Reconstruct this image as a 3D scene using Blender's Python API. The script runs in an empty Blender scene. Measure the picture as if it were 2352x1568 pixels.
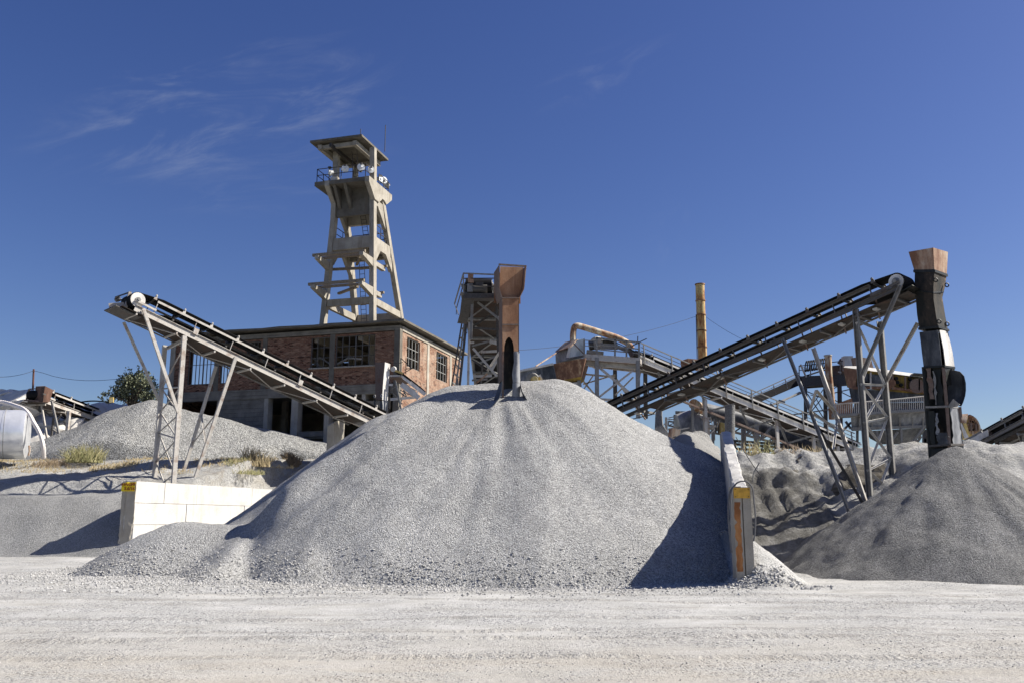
import bpy, bmesh, math, random
import numpy as np
from mathutils import Vector, Matrix
random.seed(7); rng = np.random.default_rng(7)
R = math.radians
scene = bpy.context.scene
COL = scene.collection
V = Vector

# ------------------------------------------------------------------ camera
F, CX, CY = 2056.0, 1176.0, 784.0          # focal length and centre in the pixel scale used for measuring
PITCH = math.atan(411.0 / 2056.0)
CAM = V((0, 0, 1.65))
cp, sp = math.cos(PITCH), math.sin(PITCH)
def ray(px, py):
    x = (px - CX) / F; v = (CY - py) / F
    return V((x, cp - v * sp, sp + v * cp))
def P(px, py, Y):
    d = ray(px, py); return CAM + d * (Y / d.y)
def PP(px, py, p0, n):                      # ray against the plane through p0 with normal n
    d = ray(px, py); return CAM + d * ((p0 - CAM).dot(n) / d.dot(n))
cam_d = bpy.data.cameras.new('camera'); cam = bpy.data.objects.new('camera', cam_d); COL.objects.link(cam)
cam.location = CAM; cam.rotation_euler = (math.pi / 2 + PITCH, 0, 0)
cam_d.sensor_width = 36; cam_d.lens = 36 * F / 2352; cam_d.clip_start = .1; cam_d.clip_end = 20000
scene.camera = cam

# ------------------------------------------------------------------ light and sky
SUN_EL, SUN_AZ = R(40.5), R(-5)               # azimuth measured from +X towards the camera side
sdir = V((math.cos(SUN_EL) * math.cos(SUN_AZ), -math.cos(SUN_EL) * math.sin(SUN_AZ), math.sin(SUN_EL)))
sl = bpy.data.lights.new('sun', 'SUN'); sl.energy = 5.0; sl.angle = R(.53); sl.color = (1, .94, .84)
so = bpy.data.objects.new('sun', sl); COL.objects.link(so)
so.rotation_euler = sdir.to_track_quat('Z', 'Y').to_euler()
w = bpy.data.worlds.new('World'); scene.world = w; w.use_nodes = True
nt = w.node_tree; nt.nodes.clear()
def N(t, typ, **kw):
    n = t.nodes.new(typ)
    for k, v in kw.items(): setattr(n, k, v)
    return n
out = N(nt, 'ShaderNodeOutputWorld'); bg = N(nt, 'ShaderNodeBackground')
sky = N(nt, 'ShaderNodeTexSky', sky_type='NISHITA', sun_disc=False)
sky.sun_elevation = SUN_EL; sky.sun_rotation = math.atan2(sdir.x, sdir.y)
sky.air_density = 1.0; sky.dust_density = .9; sky.ozone_density = 3.0; sky.altitude = 300
bg.inputs['Strength'].default_value = .056
tc = N(nt, 'ShaderNodeTexCoord')
def vdot(t, src, vec):
    n = N(t, 'ShaderNodeVectorMath', operation='DOT_PRODUCT'); t.links.new(src, n.inputs[0]); n.inputs[1].default_value = vec
    return n.outputs['Value']
def math_n(t, op, a, b=None, clamp=False):
    n = N(t, 'ShaderNodeMath', operation=op); n.use_clamp = clamp
    for i, s in enumerate((a, b)):
        if s is None: continue
        if isinstance(s, (int, float)): n.inputs[i].default_value = s
        else: t.links.new(s, n.inputs[i])
    return n.outputs[0]
def maprange(t, s, a, b, c=0., d=1., interp='SMOOTHSTEP'):
    n = N(t, 'ShaderNodeMapRange'); n.interpolation_type = interp
    t.links.new(s, n.inputs['Value'])
    for k, v in (('From Min', a), ('From Max', b), ('To Min', c), ('To Max', d)): n.inputs[k].default_value = v
    return n.outputs['Result']
# thin cirrus in the sky: streaks in fixed directions of the real sky dome
def cirrus(centre, along, ra, rb, scale, lo, hi, seed):
    c = centre.normalized(); a = (along - c * along.dot(c)).normalized(); b = c.cross(a)
    da = vdot(nt, tc.outputs['Generated'], a); db = vdot(nt, tc.outputs['Generated'], b); dc = vdot(nt, tc.outputs['Generated'], c)
    ea = math_n(nt, 'DIVIDE', da, ra); eb = math_n(nt, 'DIVIDE', db, rb)
    rr = math_n(nt, 'ADD', math_n(nt, 'MULTIPLY', ea, ea), math_n(nt, 'MULTIPLY', eb, eb))
    mask = maprange(nt, rr, 1.0, 0.0)
    mask = math_n(nt, 'MULTIPLY', mask, maprange(nt, dc, .2, .4))
    cb = N(nt, 'ShaderNodeCombineXYZ')
    nt.links.new(math_n(nt, 'MULTIPLY', da, scale[0]), cb.inputs[0]); nt.links.new(math_n(nt, 'MULTIPLY', db, scale[1]), cb.inputs[1]); cb.inputs[2].default_value = seed
    nz = N(nt, 'ShaderNodeTexNoise'); nt.links.new(cb.outputs[0], nz.inputs['Vector'])
    nz.inputs['Scale'].default_value = 1; nz.inputs['Detail'].default_value = 9; nz.inputs['Roughness'].default_value = .62; nz.inputs['Distortion'].default_value = .9
    s = maprange(nt, nz.outputs['Fac'], lo, hi)
    return math_n(nt, 'MULTIPLY', s, mask)
c1 = cirrus(ray(520, 250), ray(700, 190) - ray(300, 275), .22, .085, (7, 26), .46, .86, 3.1)
c2 = cirrus(ray(1390, 170), ray(1470, 130) - ray(1300, 205), .10, .03, (11, 34), .45, .9, 8.4)
c3 = cirrus(ray(620, 400), ray(760, 380) - ray(430, 410), .16, .05, (8, 36), .48, .95, 5.7)
c4 = cirrus(ray(1540, 500), ray(1560, 430) - ray(1520, 570), .06, .03, (13, 25), .45, .95, 1.7)
cl = math_n(nt, 'ADD', math_n(nt, 'ADD', c1, math_n(nt, 'MULTIPLY', c2, .45)), math_n(nt, 'ADD', math_n(nt, 'MULTIPLY', c3, .5), math_n(nt, 'MULTIPLY', c4, .35)), True)
mx = N(nt, 'ShaderNodeMix', data_type='RGBA')
hs = N(nt, 'ShaderNodeHueSaturation'); hs.inputs['Hue'].default_value = .521; hs.inputs['Saturation'].default_value = 1.22
nt.links.new(sky.outputs[0], hs.inputs['Color'])
nt.links.new(math_n(nt, 'MULTIPLY', cl, .30), mx.inputs['Factor']); nt.links.new(hs.outputs[0], mx.inputs[6]); mx.inputs[7].default_value = (5.2, 5.6, 6.4, 1)
nt.links.new(mx.outputs[2], bg.inputs['Color']); nt.links.new(bg.outputs[0], out.inputs[0])
vs = scene.view_settings; vs.view_transform = 'Standard'; vs.look = 'None'; vs.gamma = 1; vs.exposure = 0.85
try: scene.cycles.use_denoising = True
except Exception: pass

# ------------------------------------------------------------------ materials
def mat(name, rough=.8, metal=0., spec=.3):
    m = bpy.data.materials.new(name); m.use_nodes = True
    t = m.node_tree; b = t.nodes['Principled BSDF']
    b.inputs['Roughness'].default_value = rough; b.inputs['Metallic'].default_value = metal
    b.inputs['Specular IOR Level'].default_value = spec
    return m, t, b
def coords(t, scale=(1, 1, 1)):
    tc = N(t, 'ShaderNodeTexCoord'); mp = N(t, 'ShaderNodeMapping'); mp.inputs['Scale'].default_value = scale
    t.links.new(tc.outputs['Object'], mp.inputs['Vector']); return mp.outputs[0]
def noise(t, vec, scale, detail=4, rough=.55, dist=0.):
    n = N(t, 'ShaderNodeTexNoise'); t.links.new(vec, n.inputs['Vector'])
    n.inputs['Scale'].default_value = scale; n.inputs['Detail'].default_value = detail
    n.inputs['Roughness'].default_value = rough; n.inputs['Distortion'].default_value = dist
    return n.outputs['Fac']
def ramp(t, fac, stops):
    n = N(t, 'ShaderNodeValToRGB'); t.links.new(fac, n.inputs['Fac']); e = n.color_ramp.elements
    while len(e) < len(stops): e.new(.5)
    for el, (p, c) in zip(e, stops):
        el.position = p; el.color = (*c, 1) if len(c) == 3 else c
    return n.outputs['Color']
def mixc(t, fac, a, b, mode='MIX'):
    n = N(t, 'ShaderNodeMix', data_type='RGBA', blend_type=mode)
    for s, i in ((fac, 0), (a, 6), (b, 7)):
        if isinstance(s, (int, float)): n.inputs[i].default_value = s
        elif isinstance(s, tuple): n.inputs[i].default_value = (*s, 1)
        else: t.links.new(s, n.inputs[i])
    return n.outputs[2]
def bump(t, b, h, dist, strength=1., prev=None):
    n = N(t, 'ShaderNodeBump'); n.inputs['Distance'].default_value = dist; n.inputs['Strength'].default_value = strength
    t.links.new(h, n.inputs['Height'])
    if prev is not None: t.links.new(prev, n.inputs['Normal'])
    t.links.new(n.outputs[0], b.inputs['Normal']); return n.outputs[0]
def voro(t, vec, scale, feature='F1'):
    n = N(t, 'ShaderNodeTexVoronoi', feature=feature); n.inputs['Scale'].default_value = scale
    t.links.new(vec, n.inputs['Vector']); return n
def up_face(t, lo, hi):                     # how far a surface faces upwards: where dust can lie
    g = N(t, 'ShaderNodeNewGeometry'); s = N(t, 'ShaderNodeSeparateXYZ'); t.links.new(g.outputs['True Normal'], s.inputs[0])
    return maprange(t, s.outputs['Z'], lo, hi)
def g3(v, tint=(1, 1, 1)): return tuple(v * k for k in tint)

def gravel(name, v, scale, tint=(1, 1, 1), contrast=.5, bd=.03, bs=1., patch=.12):
    m, t, b = mat(name, .95, spec=.15); c = coords(t)
    vo = voro(t, c, scale); vo2 = voro(t, c, scale * .47)
    sep = N(t, 'ShaderNodeSeparateColor'); t.links.new(vo.outputs['Color'], sep.inputs[0])
    stone = ramp(t, sep.outputs[0], [(0, g3(v * (1 - contrast), tint)), (.5, g3(v, tint)), (1, g3(min(.85, v * (1 + contrast)), tint))])
    big = noise(t, c, .55, 5, .6)
    col = mixc(t, 1., stone, ramp(t, big, [(.3, (1 - patch,) * 3), (.7, (1 + patch,) * 3)]), 'MULTIPLY')
    col = mixc(t, 1., col, ramp(t, noise(t, c, 5.5, 4, .7), [(.32, (.93,) * 3), (.68, (1.07,) * 3)]), 'MULTIPLY')
    t.links.new(col, b.inputs['Base Color'])
    h = math_n(t, 'ADD', math_n(t, 'MULTIPLY', sep.outputs[1], .8), math_n(t, 'SUBTRACT', 1., vo.outputs['Distance']))
    h = math_n(t, 'ADD', h, math_n(t, 'MULTIPLY', vo2.outputs['Distance'], -.7))
    p = bump(t, b, h, bd, bs)
    return m
M = {}
M['gravel'] = gravel('grey crushed stone', .385, 34, (1.0, 1, .985), .45, .034)
M['gravel_back'] = gravel('pale coarse crushed stone', .34, 16, (1.0, 1, .97), .5, .08)
M['gravel_fine'] = gravel('fine grey grit', .28, 34, (1, 1, .98), .3, .02)
M['sand'] = gravel('dark crusher sand', .20, 34, (1, 1, .99), .42, .03, 1., .2)
m = M['sand']; t = m.node_tree; b = t.nodes['Principled BSDF']; c = coords(t)      # pale dust lies on the right hand flank
sxx = N(t, 'ShaderNodeSeparateXYZ'); t.links.new(c, sxx.inputs[0]); old = b.inputs['Base Color'].links[0].from_socket
dst = maprange(t, math_n(t, 'ADD', sxx.outputs[0], math_n(t, 'MULTIPLY', math_n(t, 'SUBTRACT', noise(t, c, .9, 7, .7), .5), 5.)), -1.0, 2.4)
t.links.new(mixc(t, math_n(t, 'MULTIPLY', dst, .75), old, (.36, .355, .34)), b.inputs['Base Color'])

m, t, b = mat('pale dusty ground', .95, spec=.12); c = coords(t); M['ground'] = m
n1 = noise(t, coords(t, (.7, 1.1, 1)), 1.0, 8, .65, .6); n2 = noise(t, c, 14, 6, .7); n3 = noise(t, coords(t, (.22, .8, 1)), 1.7, 6, .65, .8)
base = ramp(t, n1, [(.3, (.365, .362, .345)), (.5, (.45, .447, .432)), (.72, (.52, .517, .508))])
base = mixc(t, 1., base, ramp(t, n3, [(.34, (.86, .84, .80)), (.52, (1, 1, 1))]), 'MULTIPLY')
vo = voro(t, c, 30); sep = N(t, 'ShaderNodeSeparateColor'); t.links.new(vo.outputs['Color'], sep.inputs[0])
stones = math_n(t, 'MULTIPLY', maprange(t, sep.outputs[0], .42, .62), maprange(t, noise(t, c, .40, 5, .6), .36, .58))
base = mixc(t, stones, base, ramp(t, sep.outputs[1], [(0, (.17, .172, .17)), (.6, (.36, .36, .355)), (1, (.52, .52, .51))]))
# gritty grey earth on the cut banks, a beige travelled lane in front
geo = N(t, 'ShaderNodeNewGeometry'); sx = N(t, 'ShaderNodeSeparateXYZ'); t.links.new(geo.outputs['Position'], sx.inputs[0])
lane = math_n(t, 'MULTIPLY', maprange(t, math_n(t, 'ADD', sx.outputs[1], math_n(t, 'MULTIPLY', noise(t, coords(t, (.3, 1, 1)), .5, 5, .6), 6.)), 19., 13.), maprange(t, n3, .3, .6))
def track(y0, amp, wl, seed, w_):
    cb = N(t, 'ShaderNodeCombineXYZ'); t.links.new(math_n(t, 'MULTIPLY', sx.outputs[0], wl), cb.inputs[0]); cb.inputs[1].default_value = seed
    d = math_n(t, 'SUBTRACT', sx.outputs[1], math_n(t, 'ADD', y0, math_n(t, 'MULTIPLY', math_n(t, 'SUBTRACT', noise(t, cb.outputs[0], 1., 2, .4), .5), amp)))
    return maprange(t, math_n(t, 'ABSOLUTE', d), w_, w_ * .45)
tr_ = None
for a_ in ((14.2, 5., .09, 1.3, .30), (16.1, 5., .09, 1.3, .30), (11.6, 3.5, .07, 6.1, .26), (13.3, 3.5, .07, 6.1, .26), (19.5, 4., .10, 3.7, .34), (21.3, 4., .10, 3.7, .34)):
    k_ = track(*a_); tr_ = k_ if tr_ is None else math_n(t, 'MAXIMUM', tr_, k_)
tread = math_n(t, 'MULTIPLY', tr_, maprange(t, noise(t, coords(t, (3.2, 1.1, 1)), 1.6, 5, .7), .36, .6))
base = mixc(t, math_n(t, 'MULTIPLY', tread, .45), base, (.255, .245, .225))
base = mixc(t, math_n(t, 'MULTIPLY', lane, .6), base, ramp(t, n2, [(.3, (.33, .295, .24)), (.7, (.44, .405, .345))]))
ex = math_n(t, 'DIVIDE', math_n(t, 'SUBTRACT', sx.outputs[0], 8.6), 3.4); ey = math_n(t, 'DIVIDE', math_n(t, 'SUBTRACT', sx.outputs[1], 31.8), 4.0)
er = math_n(t, 'ADD', math_n(t, 'MULTIPLY', ex, ex), math_n(t, 'MULTIPLY', ey, ey))
earth = maprange(t, math_n(t, 'ADD', er, math_n(t, 'MULTIPLY', noise(t, c, .9, 6, .65), -1.5)), .35, -.25)
base = mixc(t, math_n(t, 'MULTIPLY', earth, .93), base, ramp(t, noise(t, c, 2.2, 7, .7, .6), [(.3, (.085, .081, .073)), (.5, (.165, .16, .147)), (.68, (.29, .284, .27))]))
bk = math_n(t, 'MULTIPLY', math_n(t, 'MULTIPLY', maprange(t, sx.outputs[2], 2.6, 4.6), maprange(t, sx.outputs[0], 2., -4.)), maprange(t, noise(t, c, .7, 7, .7), .45, .62))
base = mixc(t, math_n(t, 'MULTIPLY', bk, .75), base, ramp(t, n2, [(.3, (.24, .21, .165)), (.7, (.47, .44, .385))]))
rx = math_n(t, 'DIVIDE', sx.outputs[0], 46.); ry = math_n(t, 'DIVIDE', math_n(t, 'SUBTRACT', sx.outputs[1], 34.), 46.)
rr = math_n(t, 'ADD', math_n(t, 'MULTIPLY', rx, rx), math_n(t, 'MULTIPLY', ry, ry))
scrub = maprange(t, math_n(t, 'ADD', rr, math_n(t, 'MULTIPLY', math_n(t, 'SUBTRACT', noise(t, c, .12, 5, .6), .5), .9)), .8, 1.25)  # dark growth added on unseen far ground to cut bounced light
base = mixc(t, scrub, base, ramp(t, noise(t, c, .5, 6, .7), [(.35, (.035, .042, .02)), (.65, (.10, .085, .05))]))
t.links.new(base, b.inputs['Base Color'])
p0_ = bump(t, b, math_n(t, 'MULTIPLY', noise(t, c, 4.5, 6, .7), maprange(t, sx.outputs[2], .5, 1.2)), .22, .9)
hh = math_n(t, 'ADD', math_n(t, 'MULTIPLY', n2, .5), math_n(t, 'MULTIPLY', noise(t, c, 60, 3, .6), .35))
hh = math_n(t, 'SUBTRACT', hh, math_n(t, 'MULTIPLY', tread, .55))
hh = math_n(t, 'ADD', hh, math_n(t, 'MULTIPLY', math_n(t, 'MULTIPLY', stones, math_n(t, 'SUBTRACT', 1., vo.outputs['Distance'])), .5))
p = bump(t, b, n1, .10, .5, p0_)
bump(t, b, hh, .045, .9, p)

def concrete(name, lo, hi, stain=(.14, .115, .09), amt=.5, boards=0., dark=(.06, .055, .05), tl=(1, .91, .76), th=(1, .93, .80)):
    m, t, b = mat(name, .92, spec=.15); c = coords(t)
    n1 = noise(t, c, 1.3, 8, .65); n2 = noise(t, coords(t, (3, 3, .35)), 1.1, 6, .7); n3 = noise(t, c, 22, 4, .7)
    col = ramp(t, n1, [(.3, g3(lo, tl)), (.7, g3(hi, th))])
    col = mixc(t, math_n(t, 'MULTIPLY', maprange(t, n2, .5, .72), amt), col, stain)
    col = mixc(t, math_n(t, 'MULTIPLY', maprange(t, n3, .6, .74), .55), col, dark)
    h = math_n(t, 'ADD', n3, math_n(t, 'MULTIPLY', n1, .6))
    if boards:
        s = N(t, 'ShaderNodeSeparateXYZ'); t.links.new(c, s.inputs[0])
        wv = math_n(t, 'FRACT', math_n(t, 'ADD', math_n(t, 'MULTIPLY', s.outputs['Z'], boards), math_n(t, 'MULTIPLY', n1, .12)))
        line = math_n(t, 'MULTIPLY', maprange(t, wv, .09, 0.), maprange(t, noise(t, coords(t, (.6, .6, 3)), 1.5, 4), .40, .55))
        col = mixc(t, math_n(t, 'MULTIPLY', line, .9), col, (.03, .028, .025)); h = math_n(t, 'SUBTRACT', h, line)
    t.links.new(col, b.inputs['Base Color']); bump(t, b, h, .03, .7); return m
M['concrete'] = concrete('weathered concrete', .26, .42, stain=(.13, .098, .066), amt=.5)
M['concrete_board'] = concrete('board marked concrete', .14, .26, amt=.35, boards=3.3)
M['concrete_stained_shade'] = concrete('stained and shade darkened concrete', .10, .19, amt=.7)  # stained; base colour also darkened to paint shade under slabs and overhangs
M['wall_white'] = concrete('dust covered precast concrete', .45, .60, stain=(.36, .33, .28), amt=.4, dark=(.25, .23, .2), tl=(1, .965, .91), th=(1, .98, .94))
M['wall_dust'] = concrete('dust caked concrete', .34, .56, stain=(.2, .19, .17), amt=.45, dark=(.10, .098, .09), tl=(1, .98, .95), th=(1, .985, .96))
M['wall_grey'] = concrete('raw concrete with grime', .30, .44, stain=(.22, .19, .15), amt=.4)
M['plaster'] = concrete('pale interior plaster', .30, .42, amt=.3)

def steel(name, lo, hi, rust=(.16, .075, .04), amt=.45, dust=.45, rough=.62, thr=(.5, .66)):
    m, t, b = mat(name, rough, spec=.35); c = coords(t)
    n1 = noise(t, c, 2.2, 7, .66); n2 = noise(t, c, 11, 5, .7)
    col = ramp(t, n2, [(.3, lo), (.7, hi)])
    col = mixc(t, math_n(t, 'MULTIPLY', maprange(t, n1, *thr), amt), col, rust)
    col = mixc(t, math_n(t, 'MULTIPLY', up_face(t, .3, .9), dust), col, (.52, .50, .46))
    t.links.new(col, b.inputs['Base Color']); bump(t, b, n2, .01, .5); return m
M['steel_pale'] = steel('pale dusty painted steel', (.36, .34, .31), (.50, .475, .44), (.20, .125, .085), .6)
M['steel_grey'] = steel('grey dusty steel', (.16, .16, .155), (.27, .265, .255), (.12, .085, .065), .45, .55)
M['steel_dark'] = steel('dark dirty steel', (.045, .042, .04), (.095, .09, .085), (.09, .05, .035), .5, .4)
M['steel_brown'] = steel('brown rusty steel', (.115, .082, .066), (.20, .15, .125), (.14, .06, .035), .5, .25, .8)
M['rail_dark'] = steel('thin dark steel', (.03, .03, .032), (.06, .055, .055), (.09, .04, .025), .5, .15)
M['rust_deck'] = steel('rusty deck sheet', (.03, .025, .022), (.065, .05, .04), (.09, .04, .022), .5, .2, .85)
M['steel_mid'] = steel('dirty grey brown steel', (.075, .07, .066), (.14, .13, .12), (.10, .055, .04), .5, .45)

def rustplate(name, a, bcol, c2, scale, lo=.4, hi=.62, rough=.75, streak=.7, dust=.3):
    m, t, b = mat(name, rough, spec=.3); c = coords(t)
    n1 = noise(t, coords(t, (1, 1, .45)), scale, 8, .68); n2 = noise(t, coords(t, (5, 5, .4)), scale, 5, .6); n3 = noise(t, c, 16, 5, .7)
    col = ramp(t, n1, [(lo, a), ((lo + hi) / 2, bcol), (hi, c2)])
    col = mixc(t, math_n(t, 'MULTIPLY', maprange(t, n2, .5, .7), streak), col, a)
    col = mixc(t, .35, col, ramp(t, n3, [(.3, g3(.75)), (.7, g3(1.2))]), 'MULTIPLY')
    col = mixc(t, math_n(t, 'MULTIPLY', up_face(t, .4, .95), dust), col, (.5, .48, .44))
    t.links.new(col, b.inputs['Base Color']); bump(t, b, n3, .01, .5); return m
M['rust_chute'] = rustplate('brown rusted sheet', (.125, .055, .028), (.24, .125, .07), (.36, .23, .15), .9, .38, .66)
M['rust_front_lit'] = rustplate('orange brown rusted sheet', (.20, .095, .05), (.38, .215, .125), (.52, .37, .25), .8, .36, .66, streak=.6)  # lighter rust copy for the chute front, sunlight put into its colour
M['soot_tan'] = rustplate('sooty sheet with bare tan patches', (.012, .013, .012), (.05, .038, .028), (.40, .28, .19), .85, .46, .66, streak=.45)
M['rust_dark'] = rustplate('dark brown rust', (.06, .032, .022), (.115, .06, .042), (.17, .10, .075), 1.2)
M['rust_blotch'] = rustplate('rusty paint flaking', (.13, .068, .045), (.24, .135, .085), (.45, .37, .24), 3.0, .44, .70)
M['rust_stack'] = rustplate('yellowed rusty chimney sheet', (.16, .06, .025), (.42, .23, .085), (.52, .42, .20), 1.6, .36, .56, streak=.5)
M['rust_tan'] = rustplate('tan rusty hopper sheet', (.20, .10, .06), (.38, .25, .17), (.50, .42, .33), 1.3)
M['soot'] = rustplate('oily black stained sheet', (.012, .014, .013), (.03, .03, .028), (.10, .075, .05), 1.2, .5, .72, .5, .5, .15)
M['sheet_grey'] = rustplate('grey dusty sheet metal', (.12, .125, .135), (.22, .225, .24), (.34, .345, .35), 1.3, rough=.45)
M['sheet_dark'] = rustplate('dull dark sheet metal', (.025, .028, .034), (.055, .06, .068), (.12, .125, .135), 1.5, rough=.5)
M['steel_white'] = rustplate('white dusty sheet', (.5, .48, .45), (.62, .60, .57), (.7, .69, .66), 1.6)
M['blue_pale'] = rustplate('pale blue flaked paint', (.30, .36, .40), (.47, .54, .57), (.60, .64, .64), 2., streak=.3)
M['yellow_dark'] = rustplate('grimy yellow paint', (.10, .075, .03), (.22, .15, .035), (.33, .23, .05), 1.5)
M['yellow_mach'] = rustplate('dusty yellow paint', (.38, .25, .06), (.58, .44, .16), (.62, .55, .34), 1.8)
M['pipe'] = rustplate('cream pipe with rust', (.26, .12, .06), (.44, .31, .20), (.56, .50, .38), 2., .42, .58)

def plain(name, col, rough=.6, metal=0., nz=.25, sc=7):
    m, t, b = mat(name, rough, metal); c = coords(t)
    n = noise(t, c, sc, 5, .65)
    t.links.new(mixc(t, 1., col, ramp(t, n, [(.25, g3(1 - nz)), (.75, g3(1 + nz))]), 'MULTIPLY'), b.inputs['Base Color'])
    bump(t, b, n, .008, .4); return m
M['rubber'] = plain('black rubber belting', (.018, .018, .02), .7, 0, .4)
M['rubber'].node_tree.nodes['Principled BSDF'].inputs['Specular IOR Level'].default_value = .04
M['rubber_dusty'] = plain('dusty rubber', (.05, .05, .05), .8, 0, .5)
M['sign_yellow'] = plain('yellow sign sheet', (.80, .62, .02), .5, 0, .1)
M['sign_ochre'] = plain('faded ochre sign', (.58, .33, .05), .6, 0, .45, 5)
M['sign_red'] = plain('red brown lettering', (.25, .03, .02), .6, 0, .1)
M['rust_strip'] = rustplate('orange rust stain', (.22, .085, .03), (.38, .16, .055), (.46, .25, .11), 1.5)
M['cable'] = plain('dusty grey cable', (.11, .11, .115), .6)
M['wire'] = plain('dark wire', (.03, .03, .035), .6)
M['lamp_shell'] = plain('pale enamel lamp shell', (.42, .43, .43), .4, 0, .2)
M['lamp_glass'] = plain('white lamp reflector', (.74, .76, .77), .25, 0, .12, 3)
M['hose'] = plain('white corrugated hose', (.70, .65, .62), .6, 0, .15)
M['wood'] = plain('grey weathered wood', (.24, .20, .15), .9, 0, .35)
M['bark'] = plain('brown bark', (.09, .07, .05), .9, 0, .4)
M['pole'] = plain('rust brown pole', (.12, .05, .035), .8)
M['frame_dark'] = plain('dark window steel', (.11, .105, .10), .6, 0, .3)
M['frame_grey'] = plain('grey window steel', (.30, .30, .285), .6, 0, .3)
M['rock'] = concrete('pale broken rock', .48, .68, stain=(.3, .25, .19), amt=.35, dark=(.14, .13, .12), tl=(1, .96, .89), th=(1, .97, .91))
m, t, b = mat('brushed aluminium cladding', .30, .9); c = coords(t); M['alu'] = m; b.inputs['Metallic'].default_value = .55
t.links.new(ramp(t, noise(t, coords(t, (1, 1, .6)), 1.4, 5), [(.3, (.62, .64, .67)), (.7, (.84, .85, .87))]), b.inputs['Base Color'])
bump(t, b, noise(t, c, .9, 4), .10, .5)
def leafm(name, a, bc):
    m, t, b = mat(name, .7, spec=.2); g = N(t, 'ShaderNodeNewGeometry')
    t.links.new(ramp(t, g.outputs['Random Per Island'], [(0, a), (1, bc)]), b.inputs['Base Color']); return m
M['leaf'] = leafm('olive green leaves', (.06, .07, .04), (.22, .235, .15))
M['dry'] = leafm('dry yellow grass', (.26, .20, .11), (.42, .35, .21))
M['drygreen'] = leafm('half dry green grass', (.14, .15, .06), (.34, .30, .16))
M['twig'] = leafm('brown dry scrub', (.16, .12, .08), (.30, .23, .15))

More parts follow.
